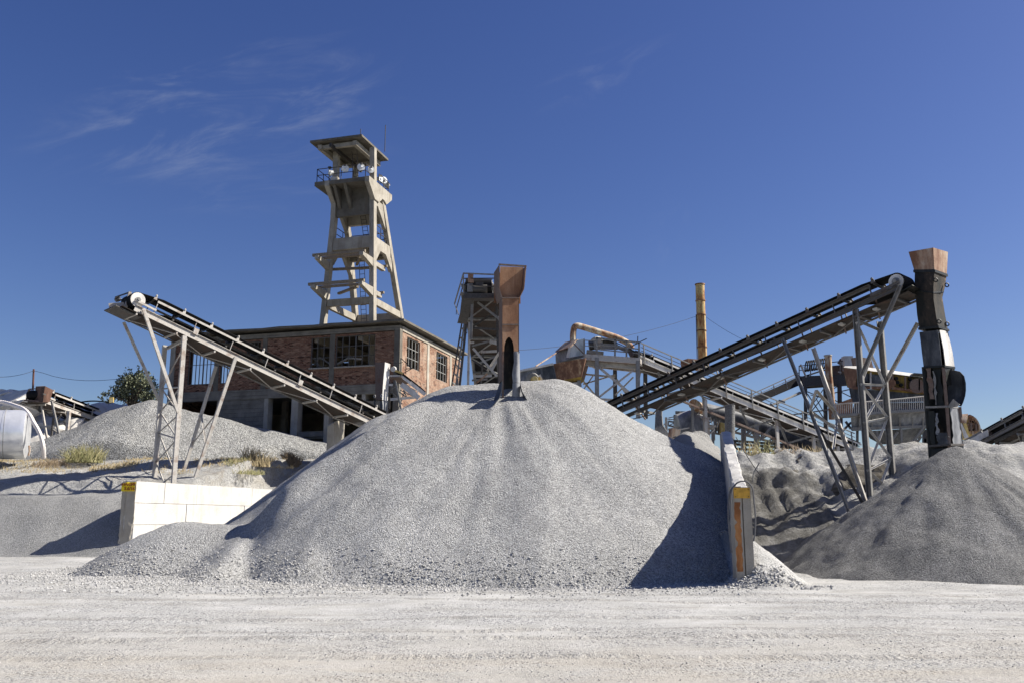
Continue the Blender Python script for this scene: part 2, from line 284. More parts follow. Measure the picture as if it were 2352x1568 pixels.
# ------------------------------------------------------------------ mesh builder
class MB:
    def __init__(s): s.v = []; s.f = []
    def add(s, vs, fs):
        o = len(s.v); s.v += [tuple(x) for x in vs]; s.f += [tuple(i + o for i in f) for f in fs]; return s
    def hexa(s, a):                          # 8 corners: bottom ring then top ring
        return s.add(a, [(3, 2, 1, 0), (4, 5, 6, 7), (0, 1, 5, 4), (1, 2, 6, 5), (2, 3, 7, 6), (3, 0, 4, 7)])
    def box(s, c, sx, sy, sz, ax=(V((1, 0, 0)), V((0, 1, 0)), V((0, 0, 1)))):
        c = V(c); X, Y, Z = (ax[0] * sx / 2, ax[1] * sy / 2, ax[2] * sz / 2)
        return s.hexa([c - X - Y - Z, c + X - Y - Z, c + X + Y - Z, c - X + Y - Z, c - X - Y + Z, c + X - Y + Z, c + X + Y + Z, c - X + Y + Z])
    def axes(s, p, q, up):
        d = (q - p).normalized(); up = V(up)
        if abs(d.dot(up)) > .98: up = V((1, 0, 0)) if abs(d.x) < .9 else V((0, 1, 0))
        side = d.cross(up).normalized(); return d, side, side.cross(d).normalized()
    def bar(s, p, q, w, h=None, up=(0, 0, 1)):
        p, q = V(p), V(q); h = h or w; d, sd, u = s.axes(p, q, up)
        return s.box((p + q) / 2, (q - p).length, w, h, (d, sd, u))
    def chan(s, p, q, w, h, t=.025, up=(0, 0, 1), flip=1):   # C section: web on one side, two flanges
        p, q = V(p), V(q); d, sd, u = s.axes(p, q, up); L = (q - p).length; c = (p + q) / 2; sd = sd * flip
        s.box(c + sd * (w / 2 - t / 2), L, t, h, (d, sd, u))
        for k in (-1, 1): s.box(c - sd * t / 2 + u * k * (h / 2 - t / 2), L, w - t, t, (d, sd, u))
        return s
    def ibeam(s, p, q, w, h, t=.025, up=(0, 0, 1)):
        p, q = V(p), V(q); d, sd, u = s.axes(p, q, up); L = (q - p).length; c = (p + q) / 2
        s.box(c, L, t, h - 2 * t, (d, sd, u))
        for k in (-1, 1): s.box(c + u * k * (h / 2 - t / 2), L, w, t, (d, sd, u))
        return s
    def angle(s, p, q, a, t=.012, up=(0, 0, 1), flip=1):
        p, q = V(p), V(q); d, sd, u = s.axes(p, q, up); L = (q - p).length; c = (p + q) / 2
        s.box(c + sd * flip * (a / 2 - t / 2), L, t, a, (d, sd, u))
        s.box(c - sd * flip * t / 2 + u * (a / 2 - t / 2), L, a - t, t, (d, sd, u)); return s
    def tube(s, pts, r, n=8, cap=True):
        pts = [V(p) for p in pts]; rings = []; prev = None
        rr = r if isinstance(r, (list, tuple)) else [r] * len(pts)
        for i, p in enumerate(pts):
            d = (pts[min(i + 1, len(pts) - 1)] - pts[max(i - 1, 0)]).normalized()
            if prev is None:
                a = d.cross(V((0, 0, 1)));  a = a if a.length > .05 else d.cross(V((0, 1, 0))); a.normalize()
            else: a = (prev - d * prev.dot(d)).normalized()
            prev = a; b_ = d.cross(a)
            rings.append([p + (a * math.cos(2 * math.pi * k / n) + b_ * math.sin(2 * math.pi * k / n)) * rr[i] for k in range(n)])
        vs = [v for r_ in rings for v in r_]; fs = []
        for i in range(len(pts) - 1):
            for k in range(n):
                k2 = (k + 1) % n; fs.append((i * n + k, i * n + k2, (i + 1) * n + k2, (i + 1) * n + k))
        if cap: fs += [tuple(range(n - 1, -1, -1)), tuple((len(pts) - 1) * n + k for k in range(n))]
        return s.add(vs, fs)
    def prism(s, poly, ext):
        n = len(poly); poly = [V(p) for p in poly]; ext = V(ext)
        return s.add(poly + [p + ext for p in poly], [tuple(range(n - 1, -1, -1)), tuple(range(n, 2 * n))] + [(i, (i + 1) % n, n + (i + 1) % n, n + i) for i in range(n)])
    def loft(s, rings, closed=True, cap=True):
        n = len(rings[0]); vs = [v for r in rings for v in r]; fs = []
        for i in range(len(rings) - 1):
            for k in range(n if closed else n - 1):
                k2 = (k + 1) % n; fs.append((i * n + k, i * n + k2, (i + 1) * n + k2, (i + 1) * n + k))
        if cap: fs += [tuple(range(n - 1, -1, -1)), tuple((len(rings) - 1) * n + k for k in range(n))]
        return s.add(vs, fs)
    def sheet(s, grid, th):                  # grid of points given a thickness along its own normals
        nr, nc = len(grid), len(grid[0]); g = [[V(p) for p in r] for r in grid]; b_ = []
        for i in range(nr):
            for j in range(nc):
                du = g[i][min(j + 1, nc - 1)] - g[i][max(j - 1, 0)]; dv = g[min(i + 1, nr - 1)][j] - g[max(i - 1, 0)][j]
                nn = du.cross(dv); nn = nn.normalized() if nn.length > 1e-9 else V((0, 0, 1)); b_.append(g[i][j] - nn * th)
        t_ = [p for r in g for p in r]; o = nr * nc; fs = []
        for i in range(nr - 1):
            for j in range(nc - 1):
                a, b2, c, d = i * nc + j, i * nc + j + 1, (i + 1) * nc + j + 1, (i + 1) * nc + j
                fs += [(a, b2, c, d), (o + d, o + c, o + b2, o + a)]
        for j in range(nc - 1): fs += [(j + 1, j, o + j, o + j + 1), ((nr - 1) * nc + j, (nr - 1) * nc + j + 1, o + (nr - 1) * nc + j + 1, o + (nr - 1) * nc + j)]
        for i in range(nr - 1): fs += [(i * nc, (i + 1) * nc, o + (i + 1) * nc, o + i * nc), ((i + 1) * nc + nc - 1, i * nc + nc - 1, o + i * nc + nc - 1, o + (i + 1) * nc + nc - 1)]
        return s.add(t_ + b_, fs)
    def build(s, name, m, parent=None, origin=None, recalc=True, smooth=40):
        off = V(origin) if origin is not None else (root_loc(parent) if parent else V((0, 0, 0)))
        me = bpy.data.meshes.new(name); me.from_pydata([(x - off.x, y - off.y, z - off.z) for x, y, z in s.v], [], s.f)
        if recalc:
            bm = bmesh.new(); bm.from_mesh(me); bmesh.ops.recalc_face_normals(bm, faces=bm.faces); bm.to_mesh(me); bm.free()
        if smooth: me.shade_smooth(); me.set_sharp_from_angle(angle=R(smooth))
        me.materials.append(M[m] if isinstance(m, str) else m); me.update()
        o = bpy.data.objects.new(name, me); COL.objects.link(o)
        if parent: o.parent = parent
        else: o.location = off
        return o
def root_loc(o):
    l = V(o.location)
    while o.parent: o = o.parent; l = l + V(o.location)
    return l
def tag(o, label, cat, group=None, kind=None):
    if label: o['label'] = label
    if cat: o['category'] = cat
    if group: o['group'] = group
    if kind: o['kind'] = kind
    return o
def thing(name, label, cat, loc, group=None):
    o = bpy.data.objects.new(name, None); COL.objects.link(o); o.location = loc; o.empty_display_size = .2
    return tag(o, label, cat, group)

# ------------------------------------------------------------------ terrain
def vnoise(x, y, seed=0):                    # smooth value noise, numpy
    def h(i, j): 
        a = np.sin(i * 127.1 + j * 311.7 + seed * 74.7) * 43758.5453
        return a - np.floor(a)
    xi, yi = np.floor(x), np.floor(y); fx, fy = x - xi, y - yi
    fx = fx * fx * (3 - 2 * fx); fy = fy * fy * (3 - 2 * fy)
    return (h(xi, yi) * (1 - fx) + h(xi + 1, yi) * fx) * (1 - fy) + (h(xi, yi + 1) * (1 - fx) + h(xi + 1, yi + 1) * fx) * fy
def fbm(x, y, o=4, seed=0):
    s = 0; a = .5
    for k in range(o): s = s + a * (vnoise(x, y, seed + k) - .5); x = x * 2.03 + 5.1; y = y * 2.03 + 1.7; a *= .5
    return s * 2
def sstep(a, b, x):
    t = np.clip((x - a) / (b - a), 0, 1); return t * t * (3 - 2 * t)
WALL_L, WALL_R0, WALL_R1 = -17.3, V((5.86, 23.0, 0)), V((9.26, 40.0, 0))
def xl(y): return WALL_L + .30 * np.maximum(0, np.asarray(y, float) - 41)
def gz(x, y):
    x = np.asarray(x, float); y = np.asarray(y, float)
    yy = y + .7 * fbm(x * .35, y * .1, 3, 3)
    A = np.interp(yy, [0, 34, 41, 42.2, 44.3, 45.6, 50.5, 60, 90, 300], [0, .0, .1, .5, 2.6, 3.5, 4.95, 5.5, 5.4, 5.4])
    B1 = np.interp(yy, [0, 44, 49, 51.5, 55, 61, 300], [0, 0, .8, 3.0, 5.1, 6.2, 5.6])
    B2 = np.interp(yy, [0, 30, 34, 40, 44, 300], [0, 0, .3, 3, 4.6, 4.8])
    C = np.interp(yy, [0, 27, 29.8, 31.5, 33.8, 34.1, 35.7, 36.7, 60, 300], [0, 0, .15, 1.2, 2.9, 3.35, 3.6, 4.35, 4.6, 4.8])
    D = np.interp(yy, [0, 25.5, 32.5, 35, 60, 300], [0, 0, 4.0, 4.5, 4.8, 4.8])
    kb = sstep(-11, -6, x); B = B1 * (1 - kb) + B2 * kb
    kd = sstep(11.5, 15.5, x); C = C * (1 - kd) + D * kd
    ka = sstep(-.25, .05, x - xl(y)); xw = WALL_R0.x + np.maximum(0, y - 23) * (WALL_R1.x - WALL_R0.x) / 17
    kc = sstep(xw - .12, xw + .12, x)
    z = A * (1 - ka) + (B * (1 - kc) + C * kc) * ka
    rough = sstep(.4, 2.2, z) * (.45 + .55 * sstep(-3, 3, x))
    z = z + rough * (.35 * fbm(x * .5, y * .5, 4, 11) + .18 * fbm(x * 2.1, y * 2.1, 3, 21) + sstep(6, 7, x) * sstep(13, 11, x) * (.35 * fbm(x * 1.5, y * .30, 4, 13) - .45 * np.abs(fbm(x * .9, y * .35, 3, 17)) - .20 * np.abs(fbm(x * 3.1, y * 1.3, 4, 14)) + .15))
    z = z + (1 - rough) * (.09 * fbm(x * .18, y * .3, 4, 5) + .035 * fbm(x * .5, y * 2.3, 3, 9))
    # spilled dust at the foot of the right hand wall
    z = np.maximum(z, .62 - .55 * np.hypot((x - 6.35) * .95, (y - 23.3)) + .10 * fbm(x * 3, y * 3, 3, 31))
    z = np.maximum(z, np.where(x > 6.0, 1.35 - .85 * np.hypot((x - 6.1), np.maximum(0, 24.0 - y) * 1.1) + .12 * fbm(x * 3, y * 3, 3, 32), -9))
    far = sstep(120, 260, np.hypot(x, y)); z = z * (1 - far) + 3.2 * far * (y > 0) 
    return z
def gz1(x, y): return float(gz(np.array([x]), np.array([y]))[0])
def axis_pts(lo, hi, step, far):
    a = list(np.arange(lo, hi + 1e-6, step)); s = step
    l, r = a[0], a[-1]; L, Rr = [], []
    while r < far: s *= 1.22; r += s; l -= s; Rr.append(r); L.append(l)
    return np.array(L[::-1] + a + Rr)
def grid_mesh(xs, ys, zf, name, m, keep=None, origin=(0, 0, 0)):
    X, Y = np.meshgrid(xs, ys); Z = zf(X, Y); nx, ny = len(xs), len(ys)
    o = np.array(origin); co = np.stack([X - o[0], Y - o[1], Z - o[2]], -1).reshape(-1, 3)
    idx = np.arange(nx * ny).reshape(ny, nx)
    q = np.stack([idx[:-1, :-1], idx[:-1, 1:], idx[1:, 1:], idx[1:, :-1]], -1).reshape(-1, 4)
    if keep is not None:
        k = keep(X, Y, Z); kq = k.reshape(-1)[q].any(1); q = q[kq]
        used = np.unique(q); mp = -np.ones(nx * ny, int); mp[used] = np.arange(len(used)); q = mp[q]; co = co[used]
    me = bpy.data.meshes.new(name); me.from_pydata(co.tolist(), [], q.tolist()); me.shade_smooth(); me.materials.append(M[m]); me.update()
    ob = bpy.data.objects.new(name, me); COL.objects.link(ob); ob.location = origin; return ob
g = grid_mesh(axis_pts(-34, 26, .15, 6000), np.concatenate([[-6000, -2000, -600, -200, -60, -20, 0, 4], axis_pts(8, 64, .15, 6000)[axis_pts(8, 64, .15, 6000) > 7.5]]), gz, 'ground', 'ground')
g['kind'] = 'structure'

# ------------------------------------------------------------------ stone and sand piles
def smax(a, b, k): 
    h = np.clip(.5 + .5 * (a - b) / k, 0, 1); return b * (1 - h) + a * h + k * h * (1 - h)
def cone(x, y, cx, cy, top, sl, r0=.5):
    d = np.hypot(x - cx, y - cy); return top - sl * (np.sqrt(d * d + r0 * r0) - r0)
def seg(x, y, a, b, ta, tb, sl, r0=.6):
    ax, ay = a; bx, by = b; dx, dy = bx - ax, by - ay
    t = np.clip(((x - ax) * dx + (y - ay) * dy) / (dx * dx + dy * dy), 0, 1)
    d = np.hypot(x - ax - t * dx, y - ay - t * dy); return ta + (tb - ta) * t - sl * (np.sqrt(d * d + r0 * r0) - r0)
def pile_z(x, y):
    wx = x + .35 * fbm(x * .3, y * .3, 3, 41); wy = y + .35 * fbm(x * .3, y * .3, 3, 42)
    h = seg(wx, wy, (-2.2, 33.5), (1.7, 33.4), 6.65, 6.88, .75)
    h = smax(h, seg(wx, wy, (1.7, 33.4), (6.2, 32.9), 6.75, 4.45, .72), .35)
    h = smax(h, seg(wx, wy, (-2.2, 33.5), (-4.6, 33.6), 6.6, 5.6, .79), .3)
    # flat spilled lobes at the left
    h = smax(h, seg(wx, wy, (-10.9, 30.2), (-7.4, 30.4), 1.82, 1.70, .60, .35), .22)
    h = smax(h, cone(wx, wy, -12.4, 31.2, 1.30, .74, .25), .2)
    h = smax(h, seg(wx, wy, (-6.8, 29.3), (-5.4, 25.6), 1.85, .75, .60, .25), .18)
    h = smax(h, seg(wx, wy, (-8.4, 29.0), (-8.2, 25.4), 1.35, .35, .55, .25), .18)
    # runnels down the face
    ang = np.arctan2(wx + .2, 33.5 - wy); dist = np.hypot(wx, wy - 33.5)
    rn = fbm(ang * 5.5 + 3, dist * .10, 3, 51); h = h + .20 * rn * sstep(.8, 3.5, dist) * sstep(0.2, 1.8, h)
    h = h + .62 * np.exp(-((ang + 1.0 + .05 * np.sin(dist)) / .12) ** 2) * sstep(2.5, 5, dist) * sstep(1.0, 2.2, h)
    h = h - .35 * np.exp(-((ang + 1.22) / .09) ** 2) * sstep(2.5, 5, dist) * sstep(1.0, 2.2, h)
    h = h - .09 * np.exp(-((ang + .03) / .07) ** 2) * sstep(1.2, 3, dist) * sstep(.5, 2, h)
    return h + .045 * fbm(x * 1.6, y * 1.6, 4, 61) + .03 * fbm(x * 6, y * 6, 2, 66)
def clip_right(x, y): return x < WALL_R0.x - .20 + np.maximum(0, y - 23) * (WALL_R1.x - WALL_R0.x) / 17 
def pile_obj(name, zf, x0, x1, y0, y1, step, m, label, clip=None, cat='gravel pile'):
    def keep(X, Y, Z):
        k = Z > gz(X, Y) - .06
        return k & clip(X, Y) if clip else k
    xs = np.arange(x0, x1, step); ys = np.arange(y0, y1, step)
    o = grid_mesh(xs, ys, zf, name, m, keep, ((x0 + x1) / 2, (y0 + y1) / 2, 0)); tag(o, label, cat); return o
pile_obj('gravel_pile', pile_z, -17.4, 10, 21, 44, .11, 'gravel', 'huge grey crushed stone pile under the rusty central chute, filling the middle', clip_right)
def pile2_z(x, y):
    h = seg(x, y, (-25.4, 58.6), (-23.7, 58.8), 9.0, 9.4, .74)
    h = smax(h, seg(x, y, (-23.7, 58.8), (-12.2, 60.0), 9.3, 6.7, .64, .8), .4)
    h = smax(h, seg(x, y, (-25.4, 58.6), (-30, 56.8), 8.9, 6.6, .75, .8), .4)
    h = h - 2.5 * np.maximum(0, 53.4 + 4.2 * sstep(-17.5, -14.5, x) - y)
    return h + .12 * fbm(x * .9, y * .9, 4, 71) + .05 * fbm(x * 4, y * 4, 2, 72)
pile_obj('gravel_pile', pile2_z, -36, -9.5, 48, 68, .16, 'gravel_back', 'pale coarse gravel pile in front of the brick building, behind the left conveyor legs')
def heap_z(x, y):
    h = np.interp(y + .5 * fbm(x * .3, y * .3, 2, 81), [39.3, 40.3, 42.3, 43.5, 45.0, 46.5], [-.4, .12, 1.95, 2.8, 2.95, 2.0]) 
    return h + .06 * fbm(x * 1.2, y * 1.2, 4, 82)
pile_obj('grit_heap', heap_z, -34, WALL_L + .6, 38, 47.3, .16, 'gravel_fine', 'smooth grey grit heap in the left bay, striped by a conveyor shadow', lambda X, Y: X < xl(Y) - .1, 'grit heap')
def sand_z(x, y):
    wx = x + .25 * fbm(x * .5, y * .5, 3, 91); wy = y + .25 * fbm(x * .5, y * .5, 3, 92)
    h = cone(wx, wy, 14.55, 29.8, 4.05, .70, .35)
    h = smax(h, seg(wx, wy, (14.8, 30.4), (15.4, 32.0), 3.8, 3.9, .70, .4), .3)
    ang = np.arctan2(wx - 14.55, 29.8 - wy); dist = np.hypot(wx - 14.55, wy - 29.8)
    h = h + .17 * fbm(ang * 7, dist * .25, 3, 95) * sstep(.6, 2, dist) * sstep(.1, 1, h)
    return h + .07 * fbm(x * 1.5, y * 1.5, 4, 96) + .03 * fbm(x * 6, y * 6, 2, 97)
pile_obj('sand_pile', sand_z, 7, 25, 21, 36, .10, 'sand', 'dark grey cone of crusher sand below the tall sooty chute at right', None, 'sand pile')
def dust_z(x, y):
    h = seg(x, y, (6.9, 36.0), (8.0, 38.5), 5.1, 5.4, .75, .3); return h + .22 * fbm(x * 1.1, y * 1.1, 4, 101) + .06 * fbm(x * 5, y * 5, 2, 102)
pile_obj('dust_heap', dust_z, 1.5, 8.4, 30, 43, .14, 'sand', 'lumpy grey dust heap banked against the rear of the right retaining wall', clip_right, 'dust heap')
# ------------------------------------------------------------------ retaining walls and their signs
def rough_block(mb, x0, x1, y0, y1, z0, z1): mb.box(((x0 + x1) / 2, (y0 + y1) / 2, (z0 + z1) / 2), x1 - x0, y1 - y0, z1 - z0)
lw = thing('retaining_wall', 'sunlit white concrete retaining wall left of the big gravel pile', 'wall', (WALL_L, 41, 0))
top_z = [P(300, 1104, 41).z]
zt, gap = P(306, 1104, 41).z, .018
zj = P(306, 1154, 41).z; zj2 = zj - (zt - zj)
mb = MB()
for k, (za, zb) in enumerate(((zj + gap, zt), (zj2 + gap, zj), (-.6, zj2))):
    y = 41.0 + (0 if k == 0 else (-.0 if k == 1 else 0)); first = (1.9, 1.2, 1.4)[k]
    while y < 52:
        L = first if y < 41.05 else 2.35 + .1 * random.random(); first = 99
        L = min(L, 2.45); jx = random.uniform(-.018, .018)
        a0, a1 = y + (0 if y < 41.05 else gap), y + L
        x0_, x1_ = float(xl(a0)) + jx, float(xl(a1)) + jx; mb.hexa([V((x0_ - .3, a0, za)), V((x0_ + .3, a0, za)), V((x1_ + .3, a1, za)), V((x1_ - .3, a1, za)), V((x0_ - .3, a0, zb)), V((x0_ + .3, a0, zb)), V((x1_ + .3, a1, zb)), V((x1_ - .3, a1, zb))]); y += L
mb.build('wall_blocks', 'wall_white', lw)
# worn, broken front edge of the wall end
mb = MB(); rows = 26; grid = []
for i in range(rows + 1):
    z = -.4 + (zt + .35) * i / rows; row = []
    for j in range(11):
        x = WALL_L - .31 + .62 * j / 10; worn = 1.0 if .25 < i / rows < .68 else .18
        edge = (abs(j - 5) / 5) ** 4
        d = worn * (.04 + .09 * edge) * random.random() + (.05 if j in (3,) and i / rows > .4 else 0)
        row.append((x + random.uniform(-.012, .012), 40.94 + d, z + random.uniform(-.02, .02)))
    grid.append(row)
mb.sheet(grid, .05).build('worn_end_face', 'wall_grey', lw)
mb = MB()
for k in range(9): 
    c = V((WALL_L + random.uniform(-.28, .25), 41.05 + random.uniform(0, .6), zt + .02)); mb.box(c, random.uniform(.06, .2), random.uniform(.06, .2), random.uniform(.05, .16), (V((.9, .3, .1)).normalized(), V((-.3, .9, .1)).normalized(), V((0, -.1, 1)).normalized()))
mb.build('broken_top_edge', 'wall_white', lw)
def text_curve(body, size, loc, rot, parent, m='sign_red', bold=.006, sx=1.):
    cu = bpy.data.curves.new('lettering', 'FONT'); cu.body = body; cu.size = size; cu.align_x = 'CENTER'; cu.align_y = 'CENTER'
    cu.extrude = .002; cu.offset = bold; cu.materials.append(M[m])
    o = bpy.data.objects.new('lettering', cu); COL.objects.link(o); o.parent = parent
    bpy.context.view_layer.update(); me = bpy.data.meshes.new_from_object(o.evaluated_get(bpy.context.evaluated_depsgraph_get()))
    bpy.data.objects.remove(o); o = bpy.data.objects.new('lettering', me); COL.objects.link(o); o.parent = parent
    o.location = V(loc) - root_loc(parent); o.rotation_euler = rot; o.scale = (sx, 1, 1); return o
sz0, sz1 = P(290, 1127, 40.8).z, P(290, 1106, 40.8).z
sg = thing('quarry_sign', 'yellow sign with red text and 5,6/16 on the left wall end', 'sign', (WALL_L, 40.86, sz0))
mb = MB(); grid = []
for i in range(7):
    z = sz0 + (sz1 - sz0) * i / 6
    grid.append([(WALL_L - .30 + .60 * j / 10 + (.03 if i > 4 else 0), 40.86 - (.035 * math.sin(j * 1.1 + i * .8) if i > 3 else .01 * math.sin(j)) - .02, z - (.05 if (i == 6 and j < 3) else 0)) for j in range(11)])
mb.sheet(grid, .006).build('sign_sheet', 'sign_yellow', sg)
text_curve('ФРАКЦИЯ', .155, (WALL_L + .02, 40.79, sz1 - .11), (R(90), R(-2), 0), sg, sx=.82)
text_curve('5,6/16', .20, (WALL_L + .08, 40.80, sz0 + .11), (R(90), R(2), 0), sg, sx=.95)

rw = thing('retaining_wall', 'dusty concrete retaining wall with raked top right of the big gravel pile', 'wall', (WALL_R0.x, 23, 0))
ptop = P(1705, 1116, 23).z; pbase = -.5
wd = (WALL_R1 - WALL_R0).normalized(); wn = V((wd.y, -wd.x, 0))
def WR(t, off, z): return WALL_R0 + wd * t + wn * off + V((0, 0, z))
mb = MB(); th = .165
xa, xb = P(1686, 1200, 23).x, P(1728, 1200, 23).x
# post: two grooved strips with a joint between
xm = xa + (xb - xa) * .50
mb.box(((xa + xm) / 2 - .004, 23.2, (ptop + pbase) / 2), xm - xa - .022, .42, ptop - pbase)
mb.box(((xb + xm) / 2 + .004, 23.2, (ptop + pbase) / 2), xb - xm - .022, .42, ptop - pbase - .04)
mb.box((xm, 23.24, (ptop + pbase) / 2 - .05), .04, .36, ptop - pbase - .1)
mb.build('wall_post', 'wall_grey', rw)
mb = MB(); z0_, z1_ = P(1705, 1312, 22.9).z, P(1700, 1152, 22.9).z; grid = []
rs_ = random.Random(12)
for i in range(25):
    z = z0_ + (z1_ - z0_) * i / 24; e0 = .03 * rs_.random() + (.06 if i in (9, 10, 17) else 0); e1 = .012 * math.sin(i * 1.9) + .02 * rs_.random()
    grid.append([(xa + .004 + e0 + (xm - xa - .075 + e1 - e0) * (j / 5), 22.984 - .004 * math.sin(i * .8 + j), z) for j in range(6)])
mb.sheet(grid, .006).build('rusted_strip', 'rust_strip', rw)
prof = [(0.45, ptop - .12), (1.5, 2.62), (3, 2.9), (6, 3.75), (9, 4.72), (9.3, 4.80), (11, 4.85)]
mb = MB(); rings = []
for k in range(61):
    t_ = .43 + (11 - .43) * (k / 60) ** 1.25; zt_ = np.interp(t_, [p[0] for p in prof], [p[1] for p in prof])
    j = lambda a=.05: random.uniform(-a, a)
    rings.append([WR(t_, -th - .015, -.6), WR(t_, th, -.6), WR(t_, th + j(.03), zt_ - .05 + j(.02)), WR(t_, th - .03 + j(.02), zt_ + j(.03)), WR(t_, .02 + j(.03), zt_ + .01 + j(.03)), WR(t_, -th + .02 + j(.01), zt_ + j(.03)), WR(t_, -th - .015, zt_ - .03)])
mb.loft(rings).build('wall_body', 'wall_dust', rw, smooth=18)
sg2 = thing('faded_sign', 'faded ochre sign plate on the right wall post', 'sign', (xm, 22.96, ptop - .4))
a_, b_ = P(1686, 1143, 22.95), P(1722, 1119, 22.95)
mb = MB(); mb.sheet([[(a_.x + (b_.x - a_.x) * j / 6, 22.955 - .004 * math.sin(j * 2.), a_.z + (b_.z - a_.z) * i / 4) for j in range(7)] for i in range(5)], .006).build('sign_sheet', 'sign_ochre', sg2)
mb = MB()
for fx in (.1, .9):
    for fz in (.15, .85): mb.tube([(a_.x + (b_.x - a_.x) * fx, 22.956, a_.z + (b_.z - a_.z) * fz), (a_.x + (b_.x - a_.x) * fx, 22.94, a_.z + (b_.z - a_.z) * fz)], .012, 6)
mb.build('rivet', 'steel_dark', sg2)
def smooth_path(pts, n=8):
    pts = [V(p) for p in pts]; o = []
    for i in range(len(pts) - 1):
        p0, p1, p2, p3 = pts[max(i - 1, 0)], pts[i], pts[i + 1], pts[min(i + 2, len(pts) - 1)]
        for k in range(n):
            t_ = k / n; o.append(.5 * ((2 * p1) + (p2 - p0) * t_ + (2 * p0 - 5 * p1 + 4 * p2 - p3) * t_ ** 2 + (3 * p1 - p0 - 3 * p2 + p3) * t_ ** 3))
    return o + [pts[-1]]
def cable(name, label, cat, pts, r, m='cable', n=6, group=None):
    sp_ = smooth_path(pts); o = MB().tube(sp_, r, n).build(name, m, origin=sp_[0]); return tag(o, label, cat, group)
pc = lambda lst, Y: [P(x, y, Y) for x, y in lst]
cable('hose_cable', 'grey cable looped over the right wall post, hanging down its right side', 'cable',
      pc([(1684, 1118), (1693, 1108), (1706, 1104)], 22.9) + pc([(1718, 1107), (1728, 1120), (1732, 1150), (1735, 1185), (1734, 1220), (1731, 1242)], 22.88), .022)
cable('hose_cable', 'grey cable hanging down the left side of the right wall post', 'cable',
      pc([(1686, 1116), (1677, 1128), (1673, 1160), (1674, 1200), (1677, 1236), (1681, 1268)], 22.85), .024)
cable('hose_cable', 'short grey cable loop tight against the left edge of the right wall post', 'cable',
      pc([(1690, 1113), (1682, 1122), (1679, 1150), (1678, 1182), (1676, 1200)], 22.82), .018)
cable('steel_wire', 'thin taut wire sloping from the right wall top into the white bank', 'wire', pc([(1690, 1002), (1712, 1040), (1735, 1075)], 29) + [P(1757, 1104, 29.4)], .014, 'wire')
cable('bent_pole', 'thin bent grey pole leaning on the white bank behind the right wall', 'pole', pc([(1729, 1106), (1731, 1086), (1744, 1062)], 31.5), .022, 'steel_grey')

